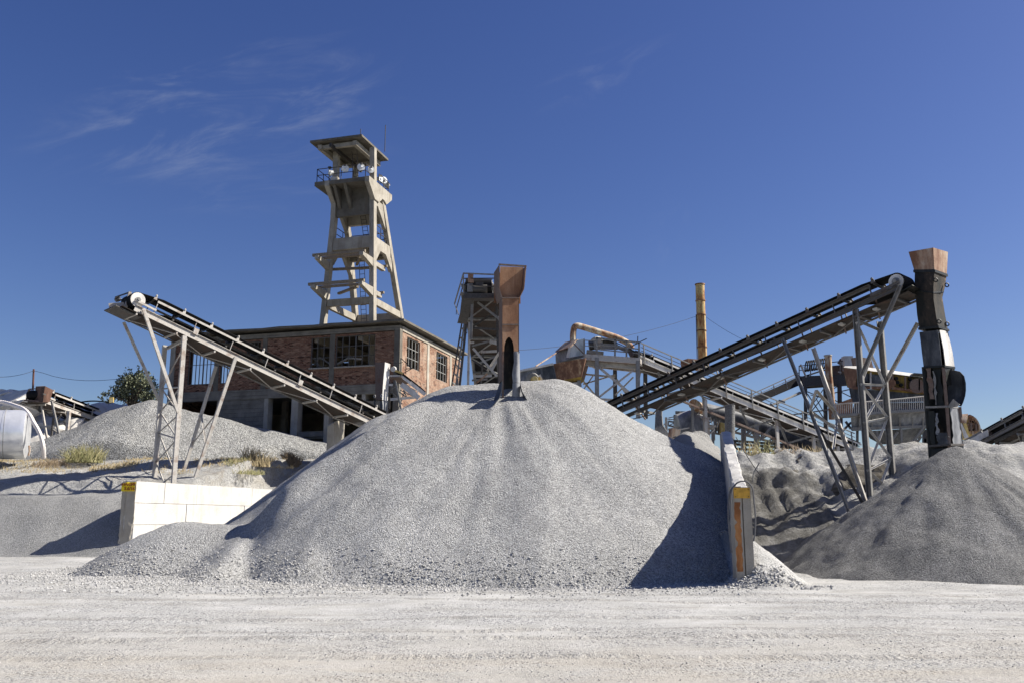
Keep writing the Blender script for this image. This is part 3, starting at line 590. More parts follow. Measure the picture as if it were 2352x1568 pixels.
# ------------------------------------------------------------------ belt conveyors
class Conv: pass
def conveyor(label, H, T, side, width, chord=.3, rail=.8, belt_up=.2, cm='steel_pale', group='belt conveyors of the plant', pul=.32,
             post=2.2, idl=1.6, deck=None, deckdrop=.0, belt_m='rubber', brackets=True, far_detail=True, ret=.35, back=False):
    c = Conv(); root = thing('belt_conveyor', label, 'conveyor', T, group); c.root = root
    L = (T - H).length; a = (T - H) / L; s = V(side).normalized(); n = s.cross(a); n = n if n.z > 0 else -n
    c.a, c.s, c.n, c.L, c.w = a, s, n, L, width
    pt = lambda t_, o, h: H + a * t_ + s * o + n * h
    c.pt = pt
    for o, fl in ((0, 1), (width, -1)):
        MB().chan(pt(0, o, 0), pt(L, o, 0), .09, chord, .022, n, fl if s.dot(a.cross(n)) > 0 else -fl).build('side_beam', cm, root)
        MB().angle(pt(.9, o, rail), pt(L, o, rail), .11, .02, n).build('top_rail', cm, root)
    k = 0; t_ = .95
    while t_ < L - .2:
        for o in ((0, width) if far_detail else (0,)):
            MB().bar(pt(t_, o + (.02 if o == 0 else -.02), chord / 2), pt(t_, o + (.02 if o == 0 else -.02), rail - .055), .07, .03, a).build('post', cm, root)
        t_ += post
    mr = .055; w0, w1 = .06, width - .06; ctr = .28 * (w1 - w0)
    t_ = .75; first = True
    while t_ < L - .2:
        up = rail + belt_up - .09
        r_ = MB().tube([pt(t_, w0 + ctr, rail), pt(t_, w1 - ctr, rail)], mr, 7)
        r_.tube([pt(t_, w0, up), pt(t_, w0 + ctr, rail + .01)], mr, 7); r_.tube([pt(t_, w1, up), pt(t_, w1 - ctr, rail + .01)], mr, 7)
        id_ = r_.build('idler', 'steel_dark', root)
        if brackets:
            for o in (0, width):
                b_ = MB(); b_.prism([pt(t_ - .09, o - .015, rail + .05), pt(t_ + .09, o - .015, rail + .05), pt(t_ + .03, o - .015, rail + belt_up + .13), pt(t_ - .03, o - .015, rail + belt_up + .13)], s * .03)
                b_.tube([pt(t_, o - .06, rail + belt_up + .07), pt(t_, o + .06, rail + belt_up + .07)], .035, 7)
                b_.build('idler_bracket', cm, id_)
        t_ += idl
    t_ = 2.
    while t_ < L - .5:
        MB().tube([pt(t_, .02, ret - .06), pt(t_, width - .02, ret - .06)], .05, 7).build('return_roller', 'steel_dark', root); t_ += 3.1
    # belt: trough strand, wrap round the head pulley, return strand
    pc_ = rail + .06 - pul; rings = []; cols = 9
    def row(tt, h, tr):
        o_ = []
        for j in range(cols):
            u = j / (cols - 1); o = w0 + (w1 - w0) * u; e = max(0, abs(u - .5) - .22) / .28
            o_.append(pt(tt, o, h + tr * belt_up * e))
        return o_
    for k in range(13): 
        tt = L - (L - 1.2) * k / 12; rings.append(row(tt, rail + .06, 1))
    rings.append(row(.55, rail + .06, .45))
    for k in range(13):
        an = math.pi * k / 12; rings.append(row(-pul * math.sin(an), pc_ + pul * math.cos(an), 0))
    rings.append(row(.9, min(pc_ - pul, ret) if pc_ - pul < ret else ret, 0))
    for k in range(9): rings.append(row(1.6 + (L - 1.6) * k / 8, ret + .03 * math.sin(k * 2.2), 0))
    MB().sheet(rings, .022).build('belt', belt_m, root)
    p_ = MB(); p_.tube([pt(0, w0 - .01, pc_), pt(0, w1 + .01, pc_)], pul - .03, 24)
    hp = p_.build('head_pulley', 'steel_white', root)
    q_ = MB().tube([pt(0, -.12, pc_), pt(0, width + .12, pc_)], .07, 10)
    for o in (w0 - .02, w1 + .02): q_.tube([pt(0, o - .025, pc_), pt(0, o + .025, pc_)], .14, 12)
    q_.build('shaft', 'steel_grey', hp)
    b_ = MB()
    for o in (-.03, width + .03): b_.bar(pt(-.12, o, pc_ - .1), pt(1.0, o, pc_ - .12), .06, .10, n)
    b_.build('bearing_arm', cm, root)
    # cross members and diagonals under the deck
    t_ = .2; k = 0; hb = -chord / 2 - .09 - (deckdrop if deck else 0)
    while t_ < L - .3:
        MB().bar(pt(t_, -.03, hb), pt(t_, width + .2, hb), .08, .10, n).build('cross_member', cm, root)
        if t_ + post < L: MB().bar(pt(t_, 0 if k % 2 else width, hb - .07), pt(t_ + post, width if k % 2 else 0, hb - .07), .06, .03, n).build('diagonal_brace', cm, root)
        t_ += post; k += 1
    if deck:
        d0, d1 = deck; hd = -chord / 2 - .02 - deckdrop
        MB().sheet([[pt(d0 + (d1 - d0) * i / 24, -.02 + (width + .28) * j / 4, hd - .025 * math.sin(i * 1.7 + j)) for j in range(5)] for i in range(25)], .015).build('deck_sheet', 'rust_deck', root)
        MB().bar(pt(d0, width + .26, hd - .06), pt(d1, width + .26, hd - .06), .06, .07, n).build('deck_edge', 'steel_grey', root)
    return c
def leg(c, p, q, w_=.16, m='steel_pale', name='leg', flip=1):
    return MB().chan(p, q, w_ * .7, w_, .02, c.a if isinstance(c, Conv) else V((0, 1, 0)), flip).build(name, m, c.root if isinstance(c, Conv) else c)
def brace(c, p, q, w_=.07, m='steel_pale', name='brace'):
    return MB().angle(p, q, w_, .014, V((0, 1, 0))).build(name, m, c.root if isinstance(c, Conv) else c)
def down(p, extra=.4, px=None): return V((p.x, p.y, gz1(p.x, p.y) - extra))
def lerp(p, q, k): return p + (q - p) * k
def lattice(c, A0, A1, B0, B1, cuts, m='steel_pale', w_=.075, horiz=True):
    # zigzag bracing between legs A and B (top to bottom), cuts as fractions
    for i in range(len(cuts) - 1):
        a, b = cuts[i], cuts[i + 1]
        brace(c, lerp(A0, A1, a), lerp(B0, B1, b), w_, m); brace(c, lerp(B0, B1, a) + V((0, .05, 0)), lerp(A0, A1, b) + V((0, .05, 0)), w_, m)
        if horiz: brace(c, lerp(A0, A1, b), lerp(B0, B1, b), w_, m)

# --- left conveyor
H = P(310, 707, 43.4); a2 = V((.72, .69, 0)); sideL = V((-.69, .72, 0))
T0 = P(836, 960, 53.0); av = (T0 - H); sideL = V((-av.y, av.x, 0)).normalized()
T = H + av * 1.10
CL = conveyor('dusty belt conveyor on tall lattice legs at left, in front of the brick building', H, T, sideL, 1.30, .34, .80, .2, 'steel_pale', pul=.40, deck=(-.6, 14.6), deckdrop=.0)
def on_chord(C, px): # point of near chord at a given pixel column
    best = None
    lo, hi = -2, C.L + 2
    for _ in range(40):
        mid = (lo + hi) / 2; q = C.pt(mid, 0, 0) - CAM
        x = CX + F * q.x / (q.y * cp + q.z * sp)
        inc = (C.pt(C.L, 0, 0) - CAM).x / (C.pt(C.L, 0, 0) - CAM).y > (C.pt(0, 0, 0) - CAM).x / (C.pt(0, 0, 0) - CAM).y
        if (x < px) == inc: lo = mid
        else: hi = mid
    return (lo + hi) / 2
tA = on_chord(CL, 427)
nA = CL.pt(tA, .02, -.2); fA = CL.pt(tA, CL.w + .95, -.40)
nB, fB = down(nA, 1.0), down(fA, .8)
for p_, q_ in ((nA, nB), (fA, fB)): leg(CL, p_, q_, .22)
MB().chan(nA + V((0, 0, -.1)) + CL.a * .13, fA + V((0, 0, -.1)) + CL.a * .13, .10, .16, .02).build('bent_beam', 'steel_pale', CL.root)
for k, (u, v_) in enumerate(((.30, .46), (.46, .60), (.60, .80), (.80, .98))):
    brace(CL, lerp(nA, nB, u), lerp(fA, fB, v_), .08); brace(CL, lerp(fA, fB, u) + V((0, .06, 0)), lerp(nA, nB, v_) + V((0, .06, 0)), .08)
    if k % 2 == 0: brace(CL, lerp(nA, nB, u), lerp(fA, fB, u), .08)
brace(CL, lerp(nA, nB, .06), lerp(fA, fB, .3), .08)
# raked pair
tB = on_chord(CL, 541); nC = CL.pt(tB, -.06, -.05); fC = CL.pt(tB, CL.w + .75, -.3)
nD = P(441, 1108, 46.6); nD.z = min(nD.z, gz1(nD.x, nD.y)) - .3
fD = P(416, 1080, 48.6); fD.z -= .6
leg(CL, nC, nD, .17); leg(CL, fC, fD, .16)
for u, v_ in ((.42, .68), (.68, .42)): brace(CL, lerp(nC, nD, u), lerp(fC, fD, v_), .07)
# struts from the near leg up to the head frame
tH = on_chord(CL, 334)
leg(CL, CL.pt(.35, -.12, .1), lerp(nA, nB, .45) + V((.02, -.14, 0)), .16, name='strut')
leg(CL, P(284, 740, 44.6), lerp(fA, fB, .40), .14, name='strut')
# head platform with its rail, tray and little motor
mb = MB(); mb.sheet([[CL.pt(-.85 + .45 * i, .12 + (CL.w + .25) * j, -.30) for j in (0, .5, 1)] for i in range(4)], .05).build('head_tray', 'steel_dark', CL.root)
mb = MB(); mb.bar(P(285, 718, 43.7), P(299, 671, 43.7), .09, .14, CL.a)
mb.build('head_post', 'steel_pale', CL.root)
for a_, b_ in (((300, 671), (265, 683)), ((296, 684), (267, 693))): MB().bar(P(*a_, 43.7), P(*b_, 44.8), .05, .06).build('hand_rail', 'rail_dark', CL.root)
MB().bar(P(292, 700, 43.9), P(250, 703, 43.6), .06, .26).build('head_guard', 'steel_pale', CL.root)
MB().tube([P(271, 687, 44.4), P(269, 688, 44.8)], .14, 12).build('motor', 'steel_dark', CL.root)
MB().bar(P(296, 697, 44.2), P(274, 686, 44.4), .06, .06).build('motor_arm', 'steel_pale', CL.root)
for px_ in (445, 686):
    tq = on_chord(CL, px_); MB().prism([CL.pt(tq - .12, -.07, .10), CL.pt(tq + .14, -.07, .10), CL.pt(tq + .14, -.07, .42), CL.pt(tq - .12, -.07, .42)], CL.s * .03).build('lifting_lug', 'steel_pale', CL.root)

# --- right conveyor
H = P(2062, 661, 31.0); T0 = P(1430, 941, 40.0); av = T0 - H; sideR = V((-av.y, av.x, 0)).normalized(); sideR = sideR if sideR.y > 0 else -sideR
T = H + av * 1.35
CR = conveyor('grimy belt conveyor rising to the tall sooty chute at right', H, T, sideR, .98, .17, .50, .13, 'steel_mid', pul=.30, post=1.5, idl=1.35, deck=(-.3, 11.9), deckdrop=.16, ret=.22)
tA = on_chord(CR, 1963); nA = CR.pt(tA, .0, -.1); fA = P(2021, 738, 32.8); nB, fB = down(nA, 1.4), down(fA, 1.4)
for p_, q_ in ((nA, nB), (fA, fB)): leg(CR, p_, q_, .20, 'steel_grey')
for u in (.05,): brace(CR, lerp(nA, nB, u), lerp(fA, fB, u), .09, 'steel_grey')
lattice(CR, nA, nB, fA, fB, (.06, .34, .51, .72, .9), 'steel_white', .075)
leg(CR, CR.pt(-.15, -.1, 0), lerp(nA, nB, .30) + V((0, -.12, 0)), .13, 'steel_grey', 'strut')
leg(CR, P(2108, 742, 31.7), lerp(fA, fB, .33), .13, 'steel_pale', 'strut')
tB = on_chord(CR, 1799); nC = CR.pt(tB, -.05, .0); fC = P(1868, 799, 33.2)
nD = P(1966, 1200, 30.0); nD.z -= .25; fD = P(2003, 1165, 31.6); fD.z -= .6
leg(CR, nC, nD, .12, 'steel_grey'); leg(CR, fC, fD, .14, 'steel_pale')
brace(CR, lerp(nC, nD, .42), lerp(fC, fD, .50), .09, 'steel_pale'); brace(CR, lerp(nC, nD, .42), P(1876, 897, 31.4), .11, 'steel_pale'); brace(CR, P(1876, 897, 31.4), lerp(fC, fD, .38), .09)
brace(CR, lerp(nC, nD, .47), lerp(fC, fD, .95), .08, 'steel_dark'); brace(CR, lerp(fC, fD, .42), P(1914, 1030, 31.4), .07)
for px_ in (1460, 1560, 1650, 1745, 1840, 1930, 2010):      # slanted hangers under the deck edge and sunlit dust on the cross beams
    tq = on_chord(CR, px_); MB().bar(CR.pt(tq, 0, -.1), CR.pt(tq + .5, CR.w + .2, -.42), .07, .05, CR.a).build('hanger', 'steel_brown', CR.root)
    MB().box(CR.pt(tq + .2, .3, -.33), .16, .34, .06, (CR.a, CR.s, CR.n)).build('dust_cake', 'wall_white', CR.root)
MB().sheet([[CR.pt(-.5 + .35 * i, -.03 + 1.1 * j, rail_) for j in (0, 1)] for i, rail_ in enumerate((-.12, -.16, -.1))], .03).build('head_plate', 'soot', CR.root)

# --- tall sooty telescopic chute at right
Yc = 30.8
def chute_ring(l, m_, r, Y=Yc, dl=.42, dr=.55):
    A, B, C_ = P(l[0], l[1], Y + dl), P(m_[0], m_[1], Y), P(r[0], r[1], Y + dr); D = A + C_ - B
    return [A, B, C_, D]
sc_ = lambda x, y: (1780 + .3297 * x, 545.5 + .3297 * y)
ch = thing('discharge_chute', 'tall sooty chute with a tan hopper top above the dark sand cone', 'chute', P(2165, 1040, Yc + .2))
def shell(rings, name, m, th=.03, parent=ch):
    mb = MB(); n = len(rings[0])
    cen = [sum(r, V((0, 0, 0))) / n for r in rings]
    inn = [[p + (c - p).normalized() * th for p in r] for r, c in zip(rings, cen)]
    mb.loft(rings, cap=False); mb.loft(inn, cap=False); k = len(rings) - 1
    for (ro, ri) in ((rings[0], inn[0]), (rings[k], inn[k])):
        o = len(mb.v); mb.add(list(ro) + list(ri), [(i, (i + 1) % n, n + (i + 1) % n, n + i) for i in range(n)])
    return mb.build(name, m, parent, smooth=30)
rA = [chute_ring(sc_(930, 101), sc_(1102, 71), sc_(1205, 102)), chute_ring(sc_(972, 236), sc_(1112, 232), sc_(1197, 262))]
shell(rA, 'hopper', 'rust_tan')
rB = [chute_ring(sc_(974, 240), sc_(1112, 236), sc_(1196, 266)), chute_ring(sc_(972, 330), sc_(1104, 345), sc_(1184, 350)), chute_ring(sc_(980, 420), sc_(1105, 430), sc_(1166, 420)),
      chute_ring(sc_(990, 540), sc_(1122, 545), sc_(1186, 545)), chute_ring(sc_(1006, 640), sc_(1138, 624), sc_(1206, 648))]
shell(rB, 'neck', 'soot_tan')
for (l, m_, r, h_) in (((970, 236), (1113, 233), (1198, 264), .10), ((1004, 636), (1139, 622), (1209, 646), .08), ((976, 372), (1103, 384), (1172, 378), .05)):
    a_ = chute_ring(sc_(*l), sc_(*m_), sc_(*r)); c_ = sum(a_, V((0, 0, 0))) / 4; o_ = [c_ + (p - c_) * 1.06 for p in a_]
    MB().loft([[p + V((0, 0, -h_ / 2)) for p in o_], [p + V((0, 0, h_ / 2)) for p in o_]]).build('collar', 'soot', ch)
for (x, y) in ((1118, 298), (1196, 333), (1142, 586), (1198, 604)):
    c_ = P(*sc_(x, y), Yc - .02 if x < 1180 else Yc + .45); ringp = [c_ + V((math.cos(k * math.pi / 5) * .07, -.02, math.sin(k * math.pi / 5) * .07)) for k in range(11)]
    MB().tube(ringp, .022, 6, False).build('lifting_ring', 'soot', ch)
rC = [chute_ring(sc_(1008, 660), sc_(1136, 645), sc_(1205, 655)), chute_ring(sc_(1022, 790), sc_(1150, 780), sc_(1228, 790)), chute_ring(sc_(1036, 902), sc_(1160, 890), sc_(1246, 898))]
wob = lambda r, a: [p + V((random.uniform(-a, a), random.uniform(-a, a), 0)) for p in r]
# left plate, split right plate: torn sleeve
mb = MB(); L_ = [r[0] for r in rC]; B_ = [r[1] for r in rC]; R_ = [r[2] for r in rC]
mb.sheet([[lerp(L_[i], B_[i], j / 5) + V((0, -.03 * math.sin(j * 1.3 + i), 0)) for j in range(6)] for i in range(3)], .02).build('sleeve_plate', 'sheet_dark', ch)
mb = MB(); mb.sheet([[lerp(B_[i], R_[i], .12 + .08 * i + (.88 - .08 * i) * j / 6) + V((.02 * math.sin(j * 2 + i * 3), -.05 * math.sin(j * .9 + i * 1.4), 0)) for j in range(7)] for i in range(3)], .02).build('sleeve_plate', 'steel_white', ch)['label'] = 'pale torn sleeve plate'
mb = MB(); D_ = [r[3] for r in rC]; mb.sheet([[lerp(L_[i], D_[i], j / 3) for j in range(4)] for i in range(3)], .02); mb.sheet([[lerp(R_[i], D_[i], j / 3) for j in range(4)] for i in range(3)], .02); mb.build('sleeve_back', 'soot', ch)
# open skeleton below
lev = [((1038, 905), (1172, 895), (1240, 905)), ((1050, 1040), (1185, 1040), (1243, 1040)), ((1058, 1180), (1197, 1175), (1262, 1180)), ((1068, 1320), (1208, 1320), (1285, 1325)), ((1080, 1450), (1215, 1440), (1300, 1440)), ((1092, 1610), (1222, 1560), (1312, 1530))]
rD = [chute_ring(sc_(*l), sc_(*m_), sc_(*r), dl=.40, dr=.5) for l, m_, r in lev]
for k, m_ in ((0, 'soot'), (1, 'steel_brown'), (2, 'steel_grey'), (3, 'soot')):
    mb = MB()
    for i in range(len(rD) - 1): mb.bar(rD[i][k], rD[i + 1][k], .10 if k != 0 else .14, .05, V((0, 1, 0)))
    mb.build('corner_post', m_, ch)
for i, m_ in ((0, 'soot'), (2, 'steel_grey'), (4, 'steel_dark')):
    c_ = sum(rD[i], V((0, 0, 0))) / 4; o_ = [c_ + (p - c_) * 1.08 for p in rD[i]]
    mb = MB()
    for k in range(4): mb.bar(o_[k], o_[(k + 1) % 4], .08, .07)
    mb.build('collar', m_, ch)
mb = MB()
for i in range(5): mb.sheet([[lerp(rD[i + u][0], rD[i + u][3], j / 3) for j in range(4)] for u in (0, 1)], .015)
mb.build('inner_back_plate', 'soot', ch)
mb = MB()
for i in range(5): mb.sheet([[lerp(rD[i + u][3], rD[i + u][2], j / 3) for j in range(4)] for u in (0, 1)], .015)
mb.build('inner_side_plate', 'soot', ch)
def torn(i0, i1, u0, u1, m, name='torn_plate', kA=0, kB=1, push=.02, seedv=0):
    rnd = random.Random(seedv); g_ = []
    for i in range(9):
        f = i0 + (i1 - i0) * i / 8; k = min(int(f), len(rD) - 2); fr = f - k
        A = lerp(rD[k][kA], rD[k + 1][kA], fr); B = lerp(rD[k][kB], rD[k + 1][kB], fr)
        e0, e1 = rnd.uniform(-.06, .06), rnd.uniform(-.07, .07)
        g_.append([lerp(A, B, (u0 + e0) + (u1 + e1 - u0 - e0) * j / 4) + V((0, -push - .03 * rnd.random(), 0)) for j in range(5)])
    return MB().sheet(g_, .012).build(name, m, ch)
torn(0.05, 1.6, .10, .34, 'steel_brown', seedv=3); torn(.2, 1.9, .42, .50, 'steel_grey', seedv=4); torn(2.2, 4.0, .02, .30, 'soot', seedv=5)
torn(2.3, 3.4, .36, .48, 'sheet_grey', seedv=6); torn(3.3, 4.0, .40, .95, 'sheet_dark', seedv=7); torn(0, 2, .55, .92, 'soot', push=-.12, seedv=8)
torn(2.05, 3.95, .25, .98, 'sheet_grey', 'sleeve_plate', 1, 2, .04, 9); torn(.0, .9, .1, .7, 'soot', 'sleeve_plate', 1, 2, .01, 10)
torn(4.15, 5, .02, .96, 'soot', seedv=12, push=.0)
# curved flap torn away to the right
fl = [[(1195, 915), (1235, 918), (1290, 930), (1318, 960)], [(1200, 960), (1245, 960), (1305, 970), (1330, 1010)], [(1205, 1020), (1250, 1020), (1310, 1030), (1331, 1060)], [(1205, 1085), (1250, 1085), (1300, 1095), (1326, 1100)], [(1205, 1130), (1245, 1125), (1285, 1135), (1312, 1145)], [(1212, 1168), (1240, 1160), (1270, 1165), (1298, 1174)]]
MB().sheet([[P(*sc_(*q), Yc + (.35, .22, .02, -.16)[j] + .02 * i) for j, q in enumerate(r)] for i, r in enumerate(fl)], .015).build('curled_flap', 'sheet_dark', ch)
MB().sheet([[P(*sc_(x, y), Yc + d) for x, y, d in r] for r in ([(1212, 1160, .0), (1242, 1120, -.12), (1290, 1160, -.1)], [(1205, 1175, .05), (1240, 1178, -.02), (1268, 1172, .05)])], .012).build('bent_tab', 'sheet_grey', ch)

# --- central rusty chute
cs_ = lambda x, y: (976.2 + .2563 * x, 574.2 + .2563 * y)
Yk = 32.0
P_flat = P
def P(px, py, Y): return P_flat(px, py, Y + .0032 * (px - 1153))   # the chute stands turned a little to the right
cc = thing('discharge_chute', 'orange rusted chute with an arched opening on top of the central gravel pile', 'chute', P(1176, 940, 31.2))
def fr(pts, Y=Yk): return [P(*cs_(x, y), Y) for x, y in pts]
dep = V((-.20, .98, 0)).normalized() * .62
# front panel pieces (each a plate 2 cm thick), side walls, back wall
def plate_rows(rows, m, name, Y=Yk, th=.02, cols=6, curve=0, parent=cc):
    g_ = [[lerp(P(*cs_(l[0], l[1]), Y), P(*cs_(r[0], r[1]), Y), j / cols) + V((0, -curve * math.sin(math.pi * j / cols), 0)) for j in range(cols + 1)] for l, r in rows]
    return MB().sheet(g_, th).build(name, m, parent)
plate_rows([((672, 150), (882, 156)), ((671, 345), (860, 362)), ((695, 428), (836, 428))], 'rust_front_lit', 'hopper_front', Yk + .30)
plate_rows([((695, 434), (836, 434)), ((693, 668), (834, 668))], 'rust_front_lit', 'upper_panel')
arch_y = [676, 720, 760, 782]
# lower panel with the arch cut out
lr = [(676, 693, 834)]
rows = []
for y in (676, 730, 778): rows.append(((693, y), (833, y)))
plate_rows(rows, 'rust_front_lit', 'arch_panel')
hw = lambda y: 0 if y < 782 else 48 * min(1, math.sqrt(max(0, 1 - ((905 - y) / 123) ** 2)))
ys_ = [778, 786, 796, 812, 835, 865, 905]
plate_rows([((693, y), (752 - hw(y) * .92, y)) for y in ys_], 'rust_front_lit', 'arch_panel', cols=3)
plate_rows([((752 + hw(y) * .92, y), (833, y)) for y in ys_], 'rust_front_lit', 'arch_panel', cols=3)
plate_rows([((692, 905), (706, 905)), ((691, 1165), (705, 1165)), ((690, 1290), (706, 1290)), ((688, 1400), (716, 1412))], 'steel_brown', 'torn_strip', cols=2)
plate_rows([((796, 908), (843, 918)), ((800, 1000), (845, 1010)), ((782, 1110), (848, 1110)), ((790, 1185), (850, 1187))], 'sheet_grey', 'torn_sheet', curve=.06)
plate_rows([((788, 1190), (850, 1190)), ((783, 1290), (852, 1290)), ((775, 1350), (855, 1350)), ((756, 1425), (857, 1434))], 'sheet_grey', 'torn_sheet', curve=.07)
# flared skirts
MB().sheet([[P(*cs_(x, y), Yk + d * .7 - .42) for x, y, d in r] for r in ([(690, 1170, .02), (672, 1190, .3), (660, 1210, .6)], [(688, 1250, 0), (660, 1265, .3), (640, 1275, .6)], [(660, 1330, -.12), (630, 1345, .2), (610, 1355, .5)], [(592, 1412, -.2), (580, 1408, .1), (570, 1385, .4)])], .015).build('flared_skirt', 'sheet_dark', cc)
MB().sheet([[P(*cs_(x, y), Yk + d * .7 - .42) for x, y, d in r] for r in ([(850, 1195, .05), (850, 1215, .6)], [(868, 1260, .03), (864, 1270, .55)], [(905, 1330, -.02), (890, 1345, .5)], [(955, 1385, -.08), (930, 1380, .42)], [(982, 1408, -.1), (955, 1412, .4)])], .015).build('flared_skirt', 'sheet_dark', cc)
def side_wall(x_at, m, name, yy, Y=Yk, d=dep):
    g_ = []
    for y in yy:
        p_ = P(*cs_(x_at(y), y), Y + .01); g_.append([p_ + V((0, .02, 0)), p_ + d * .5, p_ + d])
    MB().sheet(g_, .02).build(name, m, cc)
side_wall(lambda y: np.interp(y, [434, 668, 1170, 1400], [692, 690, 688, 680]), 'steel_brown', 'side_wall', [434, 560, 668, 800, 905, 1040, 1165])
side_wall(lambda y: np.interp(y, [434, 905, 1190, 1400], [839, 838, 852, 860]), 'steel_brown', 'side_wall', [434, 560, 668, 800, 905, 1040, 1190])
g0 = fr([(693, 434), (836, 434), (692, 1300), (850, 1300)])
MB().sheet([[lerp(g0[0], g0[1], j / 2) + dep for j in range(3)], [lerp(g0[2], g0[3], j / 2) + dep for j in range(3)]], .02).build('back_wall', 'soot', cc)
# hopper: side cheeks stand in front of the sunken front plate
for xa_, m_ in ((lambda y: np.interp(y, [135, 345, 430], [662, 664, 690]), 'steel_brown'), (lambda y: np.interp(y, [145, 365, 430], [905, 882, 843]), 'rust_tan')):
    g_ = []
    for y in (138, 240, 350, 432):
        p_ = P(*cs_(xa_(y), y), Yk - .0); g_.append([p_, p_ + V((-.10, .49, 0)), p_ + V((-.20, .98, 0))])
    MB().sheet(g_, .025).build('hopper_cheek', m_, cc)
g0 = fr([(662, 138), (905, 148)]); MB().sheet([[lerp(g0[0], g0[1], j / 2) + V((-.20, .98, -h_)) for j in range(3)] for h_ in (0, 1.2)], .02).build('hopper_back', 'rust_chute', cc)
b0 = fr([(660, 131), (908, 147), (690, 431), (843, 431), (690, 669), (838, 669), (690, 912), (846, 914)], Yk - .03)
for i, hh_ in ((0, .06), (2, .05), (4, .05)): MB().bar(b0[i] , b0[i + 1], .05, hh_).build('stiffener', 'steel_brown', cc)
MB().bar(b0[6], fr([(704, 912)], Yk - .03)[0], .05, .05).build('stiffener', 'steel_brown', cc)
MB().bar(fr([(797, 912)], Yk - .03)[0], b0[7], .05, .05).build('stiffener', 'steel_grey', cc)

P = P_flat
# --- central conveyor behind that chute, seen from below
H = P(1066, 668, 34.0) + V((0, 0, 0)); T = V((H.x + .25, 52.0, 5.3))
H2 = P(1132, 672, 34.2)
CC = conveyor('dark conveyor climbing away behind the rusty central chute', H, T, (1, 0.03, 0), 1.15, .26, .42, .14, 'steel_grey', pul=.24, post=1.7, idl=1.2, deck=(.1, 5.4), ret=.2)
mb = MB(); q = [P(*cs_(x, y), Y) for x, y, Y in ((330, 388, 34.0), (450, 388, 33.9), (455, 402, 33.9), (330, 402, 34.0))]
MB().box(lerp(q[0], q[1], .5) + V((0, .7, 0)), .62, 1.5, .07).build('walkway_slab', 'steel_grey', CC.root)
MB().sheet([[P(*cs_(x, y), Y) for x, y, Y in r] for r in ([(332, 410, 33.9), (440, 430, 33.9)], [(315, 560, 34.6), (400, 580, 34.6)], [(290, 652, 35.2), (372, 660, 35.2)])], .03).build('hanging_plate', 'steel_dark', CC.root)
rl = [P(*cs_(x, y), Y) for x, y, Y in ((345, 210, 33.8), (640, 222, 33.6), (345, 395, 33.8), (636, 330, 33.6), (265, 482, 38.5), (350, 312, 33.8))]
for p_, q_, r_ in ((rl[0], rl[1], .05), (lerp(rl[0], rl[2], .25), lerp(rl[1], rl[3], .3), .035), (rl[5], rl[3], .035), (rl[0], rl[2], .05), (rl[1], rl[3], .06), (rl[0], rl[4], .05), (lerp(rl[0], rl[2], .5), P(*cs_(283, 520), 38.5), .035), (P(*cs_(283, 520), 38.5), P(*cs_(280, 580), 38.5), .03), (rl[4], P(*cs_(300, 580), 37.5), .03)):
    MB().bar(p_, q_, r_).build('hand_rail', 'steel_grey' if r_ > .045 else 'rail_dark', CC.root)
MB().sheet([[P(*cs_(x, y), 33.75) for x, y in r] for r in ([(386, 208), (436, 212)], [(384, 250), (432, 252)], [(386, 290), (438, 295)])], .01).build('tin_plate', 'rust_tan', CC.root)
m0 = P(*cs_(500, 352), 33.9)
mo = MB().tube([m0 + V((-.32, 0, 0)), m0 + V((.25, 0, 0))], .17, 14).build('motor', 'steel_dark', CC.root)
MB().box(m0 + V((-.05, 0, .2)), .3, .2, .12).build('terminal_box', 'steel_dark', mo); MB().box(m0 + V((-.42, 0, .02)), .22, .3, .32).build('gearbox', 'steel_grey', mo)
MB().box(m0 + V((.0, .1, -.30)), 1.3, .5, .2).build('motor_base', 'steel_dark', CC.root)
def ccp(x, y, Y): return P(*cs_(x, y), Y)
for (x0_, y0_, x1_, y1_, Y, w_, m_) in ((425, 432, 412, 690, 34.2, .13, 'steel_grey'), (398, 650, 384, 1235, 34.4, .11, 'steel_pale'), (330, 660, 222, 1225, 38, .08, 'steel_dark'), (352, 660, 262, 1230, 37, .08, 'steel_grey'), (372, 640, 298, 1230, 36, .12, 'steel_dark'), (640, 432, 668, 1200, 34.6, .12, 'steel_dark'), (560, 430, 500, 1100, 38.5, .10, 'steel_dark'), (290, 1150, 296, 1240, 35.6, .10, 'steel_grey')):
    MB().chan(ccp(x0_, y0_, Y), ccp(x1_, y1_, Y) - V((0, 0, .5)), w_ * .8, w_, .018, V((0, 1, 0))).build('leg', m_, CC.root)
